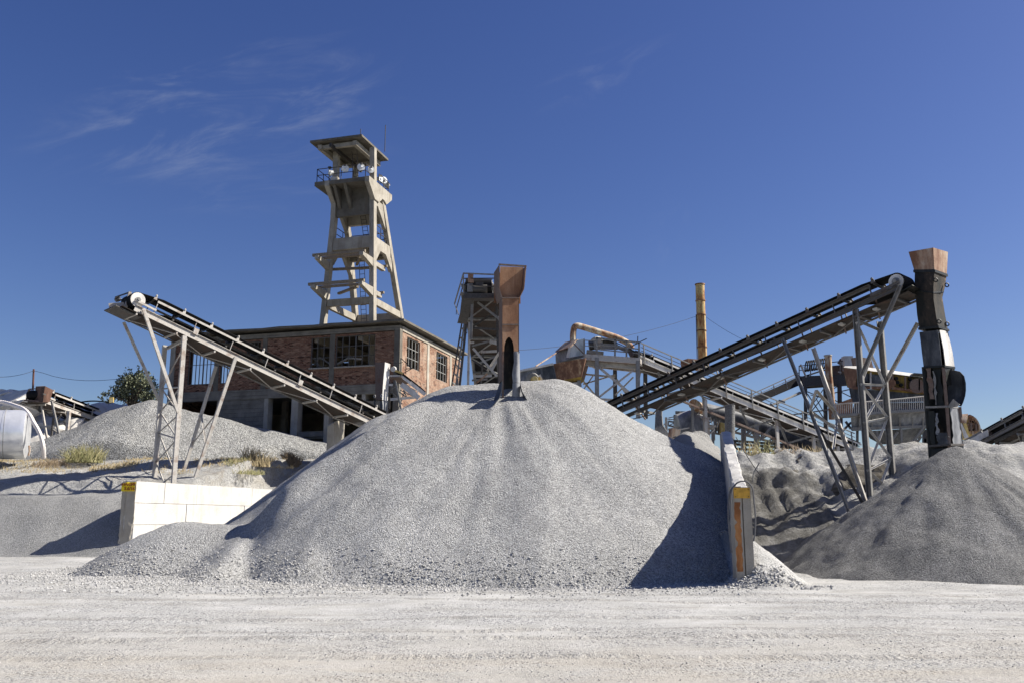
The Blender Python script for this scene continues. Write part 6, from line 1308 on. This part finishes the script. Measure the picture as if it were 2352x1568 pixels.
MB().bar(A3(2000, 576, yB - .4), A3(2110, 584, yB - .4), .5, .1).build('lid_plate', 'steel_dark', bs)
# walkway with balusters
wk = [(1262, 860, yB - 1.0), (1500, 840, yB - 1.5), (1800, 815, yB - 1.5), (2150, 780, yB - 1.5)]; wk2 = [(1262, 958, yB - 1.0), (1500, 948, yB - 1.5), (1800, 925, yB - 1.5), (2160, 905, yB - 1.5)]
for p_, q_ in zip(wk[:-1], wk[1:]): MB().tube([A3(*p_), A3(*q_)], .05, 6).build('hand_rail', 'steel_pale', bs)
for p_, q_ in zip(wk2[:-1], wk2[1:]): MB().bar(A3(*p_) + V((0, .4, -.05)), A3(*q_) + V((0, .4, -.05)), 1.2, .18).build('walkway_slab', 'steel_grey', bs)
n_ = 46
for k in range(n_ + 1):
    x = 1262 + 880 * k / n_; ya, yb_ = np.interp(x, [p[0] for p in wk], [p[1] for p in wk]), np.interp(x, [p[0] for p in wk2], [p[1] for p in wk2]); Y = np.interp(x, [1262, 1500, 2160], [yB - 1.0, yB - 1.5, yB - 1.5])
    MB().bar(A3(x, ya, Y), A3(x, yb_ - 4, Y), .045).build('baluster', 'steel_pale', bs)
MB().prism([A3(1265, 860, yB - .6), A3(1428, 800, yB - .2), A3(1438, 850, yB - .2), A3(1438, 945, yB - .3), A3(1265, 945, yB - .6)], (0, .06, 0)).build('back_plate', 'rust_chute', bs)
MB().loft([ring3([(1450, 850, yB + .4), (2250, 835, yB + .4), (2250, 835, yB + 4), (1450, 850, yB + 4)]), ring3([(1425, 965, yB + .2), (2250, 930, yB + .2), (2250, 930, yB + 4), (1425, 965, yB + 4)])]).build('bin_neck', 'sheet_dark', bs)
MB().loft([ring3([(1418, 968, yB - .9), (2210, 925, yB - .9), (2220, 925, yB + 4), (1430, 965, yB + 4)]), ring3([(1425, 1080, yB - .6), (2170, 1060, yB - .6), (2180, 1060, yB + 4), (1440, 1080, yB + 4)]), ring3([(1430, 1110, yB - .6), (2160, 1075, yB - .6), (2170, 1075, yB + 4), (1445, 1105, yB + 4)])]).build('bin', 'sheet_grey', bs)
MB().loft([ring3([(1555, 1110, yB - .5), (2120, 1080, yB - .5), (2130, 1080, yB + 4), (1570, 1110, yB + 4)]), ring3([(1600, 1180, yB), (2060, 1160, yB), (2070, 1170, yB + 3.6), (1620, 1190, yB + 3.6)]), ring3([(1700, 1235, yB + .6), (1950, 1235, yB + .6), (1960, 1235, yB + 3), (1710, 1235, yB + 3)])]).build('bin_cone', 'sheet_dark', bs)
bars([(1425, 1090, yB - .7, 2165, 1066, yB - .7, .2, .2)], A3, bs, 'ledge', 'steel_grey')
for x in (1500, 1620, 1760, 1880, 2000, 2100): MB().bar(A3(x, 985, yB - .95), A3(x, 1075, yB - .75), .08, .08).build('rib', 'steel_grey', bs)
for (x0, y0, x1, y1, Y) in ((1660, 1110, 1680, 1230, yB - .8), (1890, 1090, 1895, 1220, yB - .8), (1860, 1120, 1800, 1200, yB - .8), (1640, 1160, 1700, 1235, yB - .8), (2100, 1080, 1990, 1230, yB - .8), (2030, 1240, 2030, 1160, yB + 4), (1990, 1170, 2040, 1240, yB + 4), (2080, 1160, 2030, 1240, yB + 4), (1480, 1100, 1480, 1230, yB + 1), (1420, 1030, 1340, 1110, yB + 2), (1370, 1020, 1420, 1090, yB + 2)): MB().bar(A3(x0, y0, Y), A3(x1, y1, Y), .16, .14).build('support_strut', 'steel_grey', bs)
# dark block and stairs near the sooty chute
bars([(2100, 1110, 70, 2160, 1110, 70, .2, .2), (2100, 1160, 70, 2160, 1160, 70, .2, .2), (2110, 1110, 70, 2110, 1230, 70, .3, .2), (2150, 1110, 70, 2150, 1230, 70, .3, .2), (2100, 1200, 70, 2160, 1200, 70, .3, .3)], A3, bs, 'stair_frame', 'steel_dark')

# far right conveyor and yellow machine
c5_ = lambda x, y: ((3700 + x * .1913) / 1.7415, (1550 + y * .1913) / 1.7415)
def A5(x, y, Y): return P(*c5_(x, y), Y)
H = A5(2330, 540, 41); T = A5(1010, 1240, 46)
av = T - H; sd = V((-av.y, av.x, 0)).normalized(); sd = sd if sd.y > 0 else -sd
CF = conveyor('dark belt conveyor climbing out of view at the right edge behind the sand bank', H, T, sd, 1.1, .20, .42, .12, 'steel_grey', pul=.25, post=1.4, idl=1.7, deck=(.2, (T - H).length), deckdrop=.25, ret=.2)
MB().bar(A5(2340, 780, 42), A5(1500, 1180, 45), .2, .45).build('lower_girder', 'steel_grey', CF.root)
leg(CF, A5(2030, 1000, 43), A5(2030, 1160, 43), .16, 'steel_grey')
sb = MB(); sb.sheet([[A5(x, y, Y) for x, y, Y in r] for r in ([(800, 1110, 44.5), (1190, 895, 43.6)], [(820, 1230, 44.4), (1250, 1000, 43.4)])], .05); sb.build('skirt_board', 'steel_grey', CF.root)
for x, y in ((900, 1075), (1080, 985), (1180, 905)): MB().bar(A5(x, y, 43.6), A5(x + 50, y + 170, 43.5), .1, .06).build('skirt_rib', 'steel_dark', CF.root)
for (x, y) in ((980, 1060), (1130, 975)): 
    a_ = A5(x - 50, y + 10, 43.55); MB().sheet([[a_, a_ + V((.42, -.3, .24))], [a_ + V((.0, 0, -.3)), a_ + V((.42, -.3, -.06))]], .02).build('skirt_panel', 'steel_white', CF.root)
bars([(1210, 935, 44.5, 1370, 920, 44.5, .08, .1), (1370, 920, 44.5, 1372, 980, 44.5, .08, .08), (1230, 960, 44.6, 1310, 975, 44.6, .1, .06)], A5, CF.root, 'stand', 'steel_brown')
ym = thing('crusher_wheel', 'ribbed yellow machine casing with a curved back right of the sooty chute', 'machine', A5(950, 1010, 58))
arc = [(895, 575), (960, 605), (1020, 650), (1070, 720), (1100, 800), (1118, 880), (1122, 930)]
MB().prism([A5(x, y, 58) for x, y in arc] + [A5(1000, 1040, 58), A5(910, 1030, 58), A5(860, 740, 58)], (0.2, 2.0, 0)).build('casing', 'yellow_mach', ym)
for i in range(len(arc) - 1): MB().bar(A5(*arc[i], 57.9), A5(*arc[i + 1], 57.9), .5, .09).build('rim', 'rust_tan', ym)
for (x0, y0, x1, y1) in ((860, 760, 1000, 800), (930, 690, 1080, 740), (900, 820, 950, 950), (985, 620, 1000, 980), (1030, 720, 1030, 960), (1080, 800, 1090, 930), (900, 890, 1110, 850), (940, 600, 930, 760)): MB().bar(A5(x0, y0, 57.9), A5(x1, y1, 57.9), .10, .12).build('rib', 'rust_tan', ym)
for (x0, y0, x1, y1) in ((950, 730, 960, 900), (1050, 760, 1060, 900)): MB().bar(A5(x0, y0, 57.8), A5(x1, y1, 57.8), .22, .10).build('rib', 'steel_brown', ym)
MB().sheet([[A5(755, 560, 57.5), A5(895, 548, 57.5)], [A5(755, 650, 57.3), A5(880, 650, 57.3)], [A5(770, 740, 57.3), A5(855, 735, 57.3)]], .06).build('front_lip', 'rust_tan', ym)
MB().sheet([[A5(740, 745, 57.2), A5(860, 745, 57.2)], [A5(850, 1000, 57.2), A5(930, 1000, 57.2)]], .06).build('slope_plate', 'yellow_dark', ym)
MB().bar(A5(830, 740, 57), A5(915, 1000, 57), .12, .14).build('slope_edge', 'yellow_mach', ym)
MB().sheet([[A5(735, 750, 56.8), A5(760, 740, 56.8)], [A5(820, 1060, 56.8), A5(905, 1030, 56.8)]], .06).build('side_plate', 'steel_white', ym)
MB().box(A5(738, 560, 57.4), .14, .2, 1.0).build('bracket', 'steel_brown', ym)

# ------------------------------------------------------------------ left background
c6_ = lambda x, y: (x * .2870 / 1.7415, (1450 + y * .2870) / 1.7415)
def A6(x, y, Y): return P(*c6_(x, y), Y)
# aluminium tank
tk = thing('metal_tank', 'shiny aluminium clad tank cut off by the left picture edge', 'tank', A6(250, 1330, 49))
a_, b_ = A6(-900, 995, 48.0), A6(395, 995, 49.6); rad = (A6(0, 608, 49).z - A6(0, 1340, 49).z) / 2 * .93
def tank_seg(p, q, r_, n_=36, dome=None):
    mb = MB()
    if dome: mb.tube([p, lerp(p, q, .75), lerp(p, q, .93), q], [r_, r_, r_ * .965, r_ * .82], n_)
    else: mb.tube([p, q], r_, n_)
    return mb
tank_seg(a_, A6(75, 995, 49.2), rad, ).build('tank_shell', 'alu', tk, smooth=50)
tank_seg(A6(60, 995, 49.18), b_, rad + .015, dome=True).build('end_shell', 'alu', tk, smooth=50)
MB().tube([A6(73, 995, 49.2), A6(80, 995, 49.21)], rad + .03, 36).build('seam_band', 'steel_grey', tk, smooth=50)
MB().tube([A6(405, 1150, 48.5), A6(412, 1230, 48.5), A6(395, 1290, 48.5)], .05, 6).build('valve_pipe', 'rust_tan', tk)
hz = smooth_path([A6(-60, 535, 50.5), A6(40, 545, 50.5), A6(140, 570, 50.2), A6(230, 600, 49.8), A6(330, 640, 49.4), A6(410, 720, 49.0), A6(470, 830, 48.8), A6(530, 930, 48.7), A6(575, 1040, 48.7), A6(605, 1180, 48.8), A6(612, 1325, 49.2)], 7)
tag(MB().tube(hz, [.10 + .014 * (i % 2) for i in range(len(hz))], 8).build('white_hose', 'hose', origin=hz[-1]), 'white wrapped hose arching from the tank down to the ground', 'hose')
# small conveyor with a brown hood
H = A6(610, 520, 57.5); T = A6(1300, 770, 62.5); av = T - H; sd = V((-av.y, av.x, 0)).normalized(); sd = sd if sd.y > 0 else -sd
CS = conveyor('small far conveyor with a brown hood above the left gravel pile', H, T + av * .12, sd, 1.2, .30, .62, .16, 'steel_pale', pul=.3, post=2., idl=1.8, deck=(-.3, 8))
hd0 = [A6(480, 545, 57.6), A6(600, 545, 56.6), A6(690, 545, 57.2), A6(560, 520, 58.4)]; hd1 = [A6(498, 325, 57.6), A6(628, 320, 56.6), A6(742, 376, 57.4), A6(610, 318, 58.4)]
MB().loft([hd0, [lerp(p, q, .5) for p, q in zip(hd0, hd1)], hd1]).build('hood', 'rust_dark', CS.root)
MB().bar(A6(595, 428, 56.5), A6(660, 452, 57.0), .08, .1).build('hood_lip', 'steel_dark', CS.root)
bars([(410, 362, 57.6, 495, 358, 57.6, .06, .06), (405, 405, 57.6, 490, 400, 57.6, .05, .05), (392, 452, 57.6, 480, 448, 57.6, .05, .05), (408, 362, 57.6, 368, 520, 57.6, .09, .09), (368, 522, 57.6, 640, 545, 57.2, .4, .1)], A6, CS.root, 'guard_rail', 'steel_brown')
for (x0, y0, x1, y1, Y, m_, w_) in ((580, 600, 682, 1045, 58, 'steel_pale', .14), (720, 530, 855, 985, 57, 'steel_grey', .15), (965, 670, 935, 950, 57.5, 'steel_pale', .24), (745, 760, 718, 1030, 60, 'steel_dark', .14)): MB().chan(A6(x0, y0, Y), A6(x1, y1, Y) - V((0, 0, .5)), w_ * .7, w_, .02, V((0, 1, 0))).build('leg', m_, CS.root)
bars([(540, 570, 58, 560, 690, 58, .1, .1), (430, 540, 58, 560, 680, 58.5, .1, .1), (560, 640, 58.5, 700, 730, 59, .09, .09), (740, 930, 59, 830, 990, 58, .08, .08), (850, 720, 58, 760, 860, 59, .08, .08)], A6, CS.root, 'brace', 'steel_dark')
# pole with drooping wires
p0, p1 = A6(468, 540, 66), A6(470, 87, 66)
tag(MB().tube([p0 - V((0, 0, 1.5)), p1], .07, 8).build('utility_pole', 'pole', origin=p0), 'thin rusty pole behind the brown hooded conveyor', 'pole')
wl = sag(A6(470, 108, 66), A6(-60, 195, 60), .15); tag(MB().tube(wl, .015, 5).build('pole_wire', 'wire', origin=wl[0]), 'thin wire from the pole out of the left picture edge', 'wire')
wl = [A6(x, y, 66 - (x - 470) / 500) for x, y in ((470, 108), (600, 140), (740, 185), (880, 215), (1040, 236), (1200, 246), (1340, 246), (1480, 238), (1600, 228), (1700, 222))]; tag(MB().tube(wl, .015, 5).build('pole_wire', 'wire', origin=wl[0]), 'thin wire drooping from the pole towards the green bush', 'wire')
# rocky mound behind the small conveyor
def mound_z(x, y):
    h = seg(x, y, (-48, 64.5), (-34, 65), 10.4, 9.9, .62, 1.0); h = smax(h, seg(x, y, (-34, 65), (-26, 67), 9.9, 9.7, .55, 1.), .5)
    return h + .8 * fbm(x * .5, y * .5, 4, 111) + .35 * fbm(x * 1.6, y * 1.6, 3, 112)
pile_obj('rubble_mound', mound_z, -60, -22, 56, 76, .3, 'ground_rub' if 'ground_rub' in M else 'rock', 'beige rubble mound behind the small hooded conveyor at left', None, 'mound')
def boulder(c, r_, seed, flat=.8):
    rnd = random.Random(seed); bm = bmesh.new(); bmesh.ops.create_icosphere(bm, subdivisions=3, radius=1)
    cuts = [(V((rnd.gauss(0, 1), rnd.gauss(0, 1), rnd.gauss(0, 1))).normalized(), rnd.uniform(.5, .85)) for _ in range(11)]
    for v in bm.verts:
        p = v.co.copy()
        for n_, d_ in cuts:
            k = p.dot(n_) - d_
            if k > 0: p -= n_ * k
        v.co = V((p.x * 1.15, p.y, p.z * flat)) * r_ * (1 + .05 * rnd.uniform(-1, 1))
    me = bpy.data.meshes.new('boulder'); bm.to_mesh(me); bm.free(); me.materials.append(M['rock']); me.shade_smooth(); me.set_sharp_from_angle(angle=R(28))
    o = bpy.data.objects.new('boulder', me); COL.objects.link(o); o.location = c; o.rotation_euler = (rnd.uniform(-.3, .3), rnd.uniform(-.3, .3), rnd.uniform(0, 6)); return o
bl = [(20, 505, 64, .9, 'low pale boulder at the left picture edge, on the rubble mound'), (115, 490, 63, .95, 'tall grey boulder left of the twin boulder on the mound crest'), (110, 525, 62.4, .75, 'flat boulder under the tall grey boulder, above the tank'), (225, 495, 63, .95, 'grey boulder topmost of the mound, left of the brown hood'), (260, 540, 62, 1.15, 'broad slab boulder between the white hose and the brown hood'), (320, 510, 63.5, .8, 'small boulder just left of the brown hood railing'), (385, 600, 61, .95, 'round pale boulder right behind the tank end'), (300, 590, 61.2, .6, 'small boulder above the tank end, behind the hose'), (180, 560, 62, .7, 'small boulder above the tank seam'), (740, 860, 61.5, .85, 'boulder under the small conveyor between its legs'), (850, 940, 61, .8, 'boulder at the foot of the thick small conveyor leg'), (690, 900, 62, .7, 'boulder left of the dark small conveyor leg'), (1000, 885, 61.4, .9, 'boulder in the shade under the small conveyor tail'), (690, 660, 62.5, .7, 'boulder right under the brown hood'), (880, 660, 63, .7, 'boulder behind the small conveyor belt')]
for i, (x, y, Y, r_, l) in enumerate(bl): tag(boulder(A6(x, y, Y), r_, 200 + i), l, 'boulder', 'boulders on the rubble mound')
cb_ = smooth_path([A6(1110, 548, 62), A6(1230, 532, 62), A6(1340, 530, 62), A6(1450, 540, 61), A6(1530, 555, 60)]); tag(MB().tube(cb_, .05, 6).build('black_hose', 'rubber', origin=cb_[0]), 'black hose lying along the mound crest left of the bush', 'hose')
tag(MB().box(A6(1555, 515, 58), .24, .24, .34, (V((.97, .2, .1)).normalized(), V((-.2, .97, 0)).normalized(), V((-.1, 0, .99)).normalized())).build('yellow_marker', 'yellow_mach', origin=A6(1555, 545, 58)), 'small yellow marker on the pale gravel pile top by the bush', 'marker')
# bush
def tree(name, label, base, blobs, n_, leaf, stem_top, mat_='leaf', cat='bush', seed=1, squash=1.):
    rnd = random.Random(seed); root = thing(name, label, cat, base)
    mb = MB(); tips = [V(c) for c, _ in blobs]
    for c in tips:
        mid = lerp(base, c, .5) + V((rnd.uniform(-.2, .2), rnd.uniform(-.2, .2), .1)); mb.tube(smooth_path([base - V((0, 0, .4)), mid, c], 4), [.07 * (1 - .8 * i / 8) for i in range(9)], 5)
    mb.build('trunk', 'bark', root)
    L_ = MB(); tot = sum(r_ ** 3 for _, r_ in blobs)
    for c, r_ in blobs:
        subs = [V(c) + V((rnd.gauss(0, .5), rnd.gauss(0, .5), rnd.gauss(0, .5) * squash)) * r_ for _ in range(9)]
        for _ in range(int(n_ * r_ ** 3 / tot)):
            s_ = rnd.choice(subs); p = s_ + V((rnd.gauss(0, .27), rnd.gauss(0, .27), rnd.gauss(0, .30))) * r_
            a = V((rnd.gauss(0, .7), rnd.gauss(0, .7), rnd.gauss(.5, .7))).normalized(); b2 = a.orthogonal().normalized(); b2 = (b2 + a.cross(b2) * rnd.uniform(-1, 1)).normalized()
            l_ = leaf * rnd.uniform(.6, 1.4); w_ = l_ * .34
            L_.add([p, p + a * l_ * .5 + b2 * w_, p + a * l_, p + a * l_ * .5 - b2 * w_], [(0, 1, 2, 3)])
    L_.build('crown', mat_, root, recalc=False, smooth=0); return root
def D(px, py, Y): return P(px, py, Y)
tree('olive_bush', 'grey green bush on the crest behind the pale gravel pile', D(305, 925, 62), [(D(298, 896, 62), .75), (D(322, 897, 62.5), .8), (D(280, 893, 61.8), .5), (D(306, 875, 62.2), .5), (D(334, 876, 62), .5), (D(284, 876, 62), .38), (D(320, 860, 62), .34), (D(300, 864, 62), .3), (D(266, 906, 62), .36), (D(252, 914, 61.5), .32), (D(350, 886, 62.6), .42), (D(241, 906, 61.5), .24), (D(350, 908, 62), .5), (D(318, 846, 62), .17), (D(262, 890, 62), .2), (D(342, 862, 62), .22), (D(296, 850, 62), .15)], 7000, .14, None, seed=4)
def tuft(name, label, cat, base, rad_, h_, n_, m_, seed, group=None, lean=.5):
    rnd = random.Random(seed); mb = MB()
    for _ in range(n_):
        a = rnd.uniform(0, 6.283); q = rad_ * rnd.random() ** .6; p = V((base.x + math.cos(a) * q * 1.2, base.y + math.sin(a) * q, 0)); p.z = max(gz1(p.x, p.y), base.z - .3) - .02
        d = V((rnd.gauss(0, lean), rnd.gauss(0, lean), 1)).normalized(); l_ = h_ * rnd.uniform(.35, 1.05); s_ = d.orthogonal().normalized() * .014
        k = d * l_ * .55; e = k + (d + V((rnd.gauss(0, .3), rnd.gauss(0, .3), -.25))) * l_ * .42
        mb.add([p - s_, p + s_, p + k + s_ * .8, p + k - s_ * .8], [(0, 1, 2, 3)]); mb.add([p + k - s_ * .8, p + k + s_ * .8, p + e], [(0, 1, 2)])
    o = mb.build(name, m_, origin=base, recalc=False, smooth=0); return tag(o, label, cat, group)
def ground_at(px, py, Y0=44., Y1=60.):
    for k in range(240):
        Y = Y0 + (Y1 - Y0) * k / 240; p = P(px, py, Y)
        if gz1(p.x, p.y) > p.z: return p
    return P(px, py, Y0 + 4)
for i, (px, py, rad_, h_, n_, m_, l) in enumerate(((196, 1048, .85, 1.35, 420, 'drygreen', 'green yellow broom tuft at the foot of the pale gravel pile'), (588, 1058, .7, 1.2, 300, 'dry', 'tall straw coloured tuft right of the left conveyor legs'), (670, 1060, .45, .75, 500, 'twig', 'brown rounded scrub between the straw tuft and the big gravel pile'), (115, 1068, .8, .5, 300, 'twig', 'brown scrub on the bank edge below the white hose'), (330, 1056, 1.3, .30, 200, 'dry', 'low dry grass patch left of the left conveyor legs'), (500, 1062, 1.3, .32, 200, 'dry', 'low dry grass strip just right of the left conveyor legs'), (630, 1062, 1.0, .32, 160, 'dry', 'low dry grass between the straw tuft and the brown scrub'), (260, 1075, 1.1, .35, 400, 'dry', 'sparse dry grass creeping down the white bank'), (560, 1075, 1.0, .4, 350, 'drygreen', 'low greenish weeds in the bank shade right of the left legs'))):
    b_ = ground_at(px, py, 46, 60); tuft('dry_tuft', l, 'dry plant', b_, rad_, h_, n_, m_, 300 + i, 'dry plants on the bank')
for i, (px, py, Y, rad_, h_, m_, l) in enumerate(((1752, 1040, 37, .5, 1.0, 'drygreen', 'dry yellow green weed on the white bank behind the right wall'), (1722, 1030, 37.5, .4, .8, 'dry', 'thin straw weed on the bank nearest the right wall top'), (1880, 1045, 37.5, .6, .5, 'dry', 'low weeds on the dark bank edge between the two wall towers'), (1812, 1048, 37, .4, .5, 'twig', 'small brown weeds on the bank edge right of a column'))):
    b_ = P(px, py, Y); b_.z = gz1(b_.x, b_.y); tuft('dry_weed', l, 'dry plant', b_, rad_, h_, 70, m_, 330 + i, 'dry plants on the bank')
# pebbles on the yard, and loose stones at the pile feet
def pebbles(name, pts, sizes, m_, zf, label=None):
    n = len(pts); base = np.array([(0, 0, 1), (1, 0, 0), (0, 1, 0), (-1, 0, 0), (0, -1, 0), (0, 0, -1)], float)
    fc = np.array([(0, 1, 2), (0, 2, 3), (0, 3, 4), (0, 4, 1), (5, 2, 1), (5, 3, 2), (5, 4, 3), (5, 1, 4)])
    ang = rng.uniform(0, 6.283, n); v = base[None] * rng.uniform(.55, 1.2, (n, 6, 1)) * sizes[:, None, None]
    v[:, :, 2] *= rng.uniform(.5, .9, (n, 1)); ca, sa = np.cos(ang)[:, None], np.sin(ang)[:, None]
    x = v[:, :, 0] * ca - v[:, :, 1] * sa; y = v[:, :, 0] * sa + v[:, :, 1] * ca; tilt = rng.uniform(-.5, .5, (n, 1)); z = v[:, :, 2] + x * tilt
    zz = zf(pts[:, 0], pts[:, 1]); co = np.stack([x + pts[:, :1], y + pts[:, 1:2], z + (zz + sizes * .25)[:, None]], -1).reshape(-1, 3)
    f = (fc[None] + (np.arange(n) * 6)[:, None, None]).reshape(-1, 3)
    me = bpy.data.meshes.new(name); me.from_pydata(co.tolist(), [], f.tolist()); me.materials.append(M[m_]); o = bpy.data.objects.new(name, me); COL.objects.link(o)
    o['kind'] = 'stuff'
    if label: o['label'] = label
    return o
m, t, b = mat('loose grey stones', .92, spec=.15); M['stones'] = m; g_ = N(t, 'ShaderNodeNewGeometry')
t.links.new(ramp(t, g_.outputs['Random Per Island'], [(0, (.26, .258, .25)), (.5, (.37, .365, .355)), (1, (.48, .475, .465))]), b.inputs['Base Color'])
n_ = 20000; yy = 8 + 16.5 * rng.random(n_) ** .8; xx = rng.uniform(-.62, .62, n_) * yy
keep = (fbm(xx * .22, yy * .5, 4, 131) + .45 * rng.random(n_) + .25 * sstep(17, 23, yy)) > .22
pts = np.stack([xx, yy], -1)[keep]; pebbles('loose_stones', pts, .004 + .014 * rng.random(len(pts)) ** 3, 'stones', gz, 'loose grey stones scattered over the white yard')
n_ = 110000; xx = rng.uniform(-16, 6.5, n_); yy = rng.uniform(20, 35, n_); hz_ = pile_z(xx, yy) - gz(xx, yy)
keep = (hz_ < .9) & (hz_ > -2.4) & clip_right(xx, yy) & (rng.random(n_) < np.where(hz_ > 0, np.exp(-hz_ * 2.5), np.exp(hz_ * 1.5)) * (.35 + 1.3 * vnoise(xx * .7, yy * .9, 151))); pts = np.stack([xx, yy], -1)[keep]
pebbles('spilled_gravel', pts, .02 + .03 * rng.random(len(pts)) ** 2, 'stones', lambda x, y: np.maximum(gz(x, y), pile_z(x, y)), 'spilled gravel stones round the foot of the big pile')
n_ = 900; xx = rng.normal(6.1, .75, n_); yy = rng.normal(22.75, .22, n_); pts = np.stack([xx, yy], -1); pebbles('earth_clods', pts, .015 + .055 * rng.random(n_) ** 3, 'stones', gz, 'grey clods crumbled at the foot of the right wall post')

def earth_slab(px0, py0, px1, py1, Y, th, name_label, seed):
    rnd = random.Random(seed); a, b_ = P(px0, py0, Y), P(px1, py1, Y + .8); L_ = (b_ - a); rings = []
    for i in range(17):
        f = i / 16; c = lerp(a, b_, f); r_ = th * (math.sin(math.pi * (.10 + .82 * f)) ** .6); ring = []
        for k in range(14):
            an = 2 * math.pi * k / 14; w_ = r_ * (1 + .16 * math.sin(3 * an + f * 7) + rnd.uniform(-.09, .09))
            ring.append(c + V((-.28 * math.sin(an) * w_, math.cos(an) * w_ * 1.3, math.sin(an) * w_ * .95)) + V((rnd.uniform(-.04, .04), 0, rnd.uniform(-.04, .04))))
        rings.append(ring)
    o = MB().loft(rings).build('earth_lump', 'earth', origin=lerp(a, b_, .5), smooth=34); return tag(o, name_label, 'earth slab')
m, t, b = mat('compacted dark earth', .95, spec=.1); M['earth'] = m; c = coords(t)
t.links.new(ramp(t, noise(t, coords(t, (.7, .7, 2.2)), 2.4, 8, .7, .5), [(.3, (.05, .045, .038)), (.5, (.11, .10, .085)), (.72, (.26, .245, .22))]), b.inputs['Base Color'])
p = bump(t, b, noise(t, c, 3.5, 8, .7), .12, .9); bump(t, b, noise(t, c, 30, 4, .7), .03, .7, p)
earth_slab(1888, 1168, 2052, 1082, 33.4, .85, 'big dark slab of compacted earth leaning under the right conveyor tower', 5)
earth_slab(1735, 1112, 1900, 1100, 34.8, .42, 'layered dark earth ledge along the cut bank behind the right wall', 6)
earth_slab(1825, 1072, 1905, 1066, 36.4, .55, 'dark lump of earth at the bank crest right of the white bank', 7)

# thin dry grass over the left bank
n_ = 4200; gx = rng.uniform(-33, -11, n_); gy = rng.uniform(47.5, 56, n_); kp = (fbm(gx * .5, gy * .5, 4, 141) + .25 * rng.random(n_)) > .20
gx, gy = gx[kp], gy[kp]; gzv = gz(gx, gy); mb = MB(); rnd = random.Random(77)
for x, y, z in zip(gx, gy, gzv):
    for _ in range(3):
        p = V((x + rnd.uniform(-.1, .1), y + rnd.uniform(-.1, .1), z - .03)); d = V((rnd.gauss(0, .6), rnd.gauss(0, .6), 1)).normalized() * rnd.uniform(.10, .34); s_ = d.orthogonal().normalized() * .012
        mb.add([p - s_, p + s_, p + d], [(0, 1, 2)])
o = mb.build('bank_grass', 'dry', recalc=False, smooth=0); o['kind'] = 'stuff'; o['label'] = 'thin dry grass spread over the left bank edge'
# a second layer of steelwork among the plant
def ladder_truss(parent, f, p0, p1, h0, h1, n_, m_, w_=.09):
    a0, a1, b0, b1 = f(*p0), f(*p1), f(p0[0], p0[1] + h0, p0[2]), f(p1[0], p1[1] + h1, p1[2])
    MB().bar(a0, a1, w_, w_).build('chord', m_, parent); MB().bar(b0, b1, w_, w_).build('chord', m_, parent)
    for k in range(n_):
        u, v_ = k / n_, (k + 1) / n_; MB().bar(lerp(a0, a1, u), lerp(b0, b1, v_) if k % 2 else lerp(b0, b1, u), w_ * .7).build('brace', m_, parent); MB().bar(lerp(b0, b1, u), lerp(a0, a1, v_), w_ * .6).build('brace', m_, parent)
tb = thing('truss_bridge', 'dark lattice bridge behind the duct, left of the tall right tower', 'bridge', A3(400, 1240, 70))
ladder_truss(tb, A3, (60, 990, 70), (960, 1230, 72), 60, 60, 14, 'steel_dark', .16)
ladder_truss(tb, A3, (60, 990, 71.5), (960, 1230, 73.5), 60, 60, 14, 'steel_dark', .14)
for x, y0 in ((120, 1070), (300, 1120), (640, 1200), (820, 1250)): MB().bar(A3(x, y0, 71), A3(x, 1330, 71) - V((0, 0, .4)), .22, .2).build('leg', 'steel_grey', tb)
pg = thing('pipe_gantry', 'grey pipe gantry with upright pipes behind the support frame', 'gantry', A4(1300, 760, 66))
ladder_truss(pg, A4, (680, 520, 66), (1700, 690, 66), 70, 70, 9, 'steel_grey', .12)
for x, y0, y1, r_ in ((780, 420, 720, .09), (905, 500, 720, .07), (1230, 420, 760, .12), (1420, 380, 700, .09), (1470, 400, 720, .06), (1690, 560, 800, .10), (1880, 600, 860, .10)): MB().tube([A4(x, y0, 65.6), A4(x, y1, 65.6)], r_, 8).build('pipe', 'steel_pale' if x % 2 else 'steel_dark', pg)
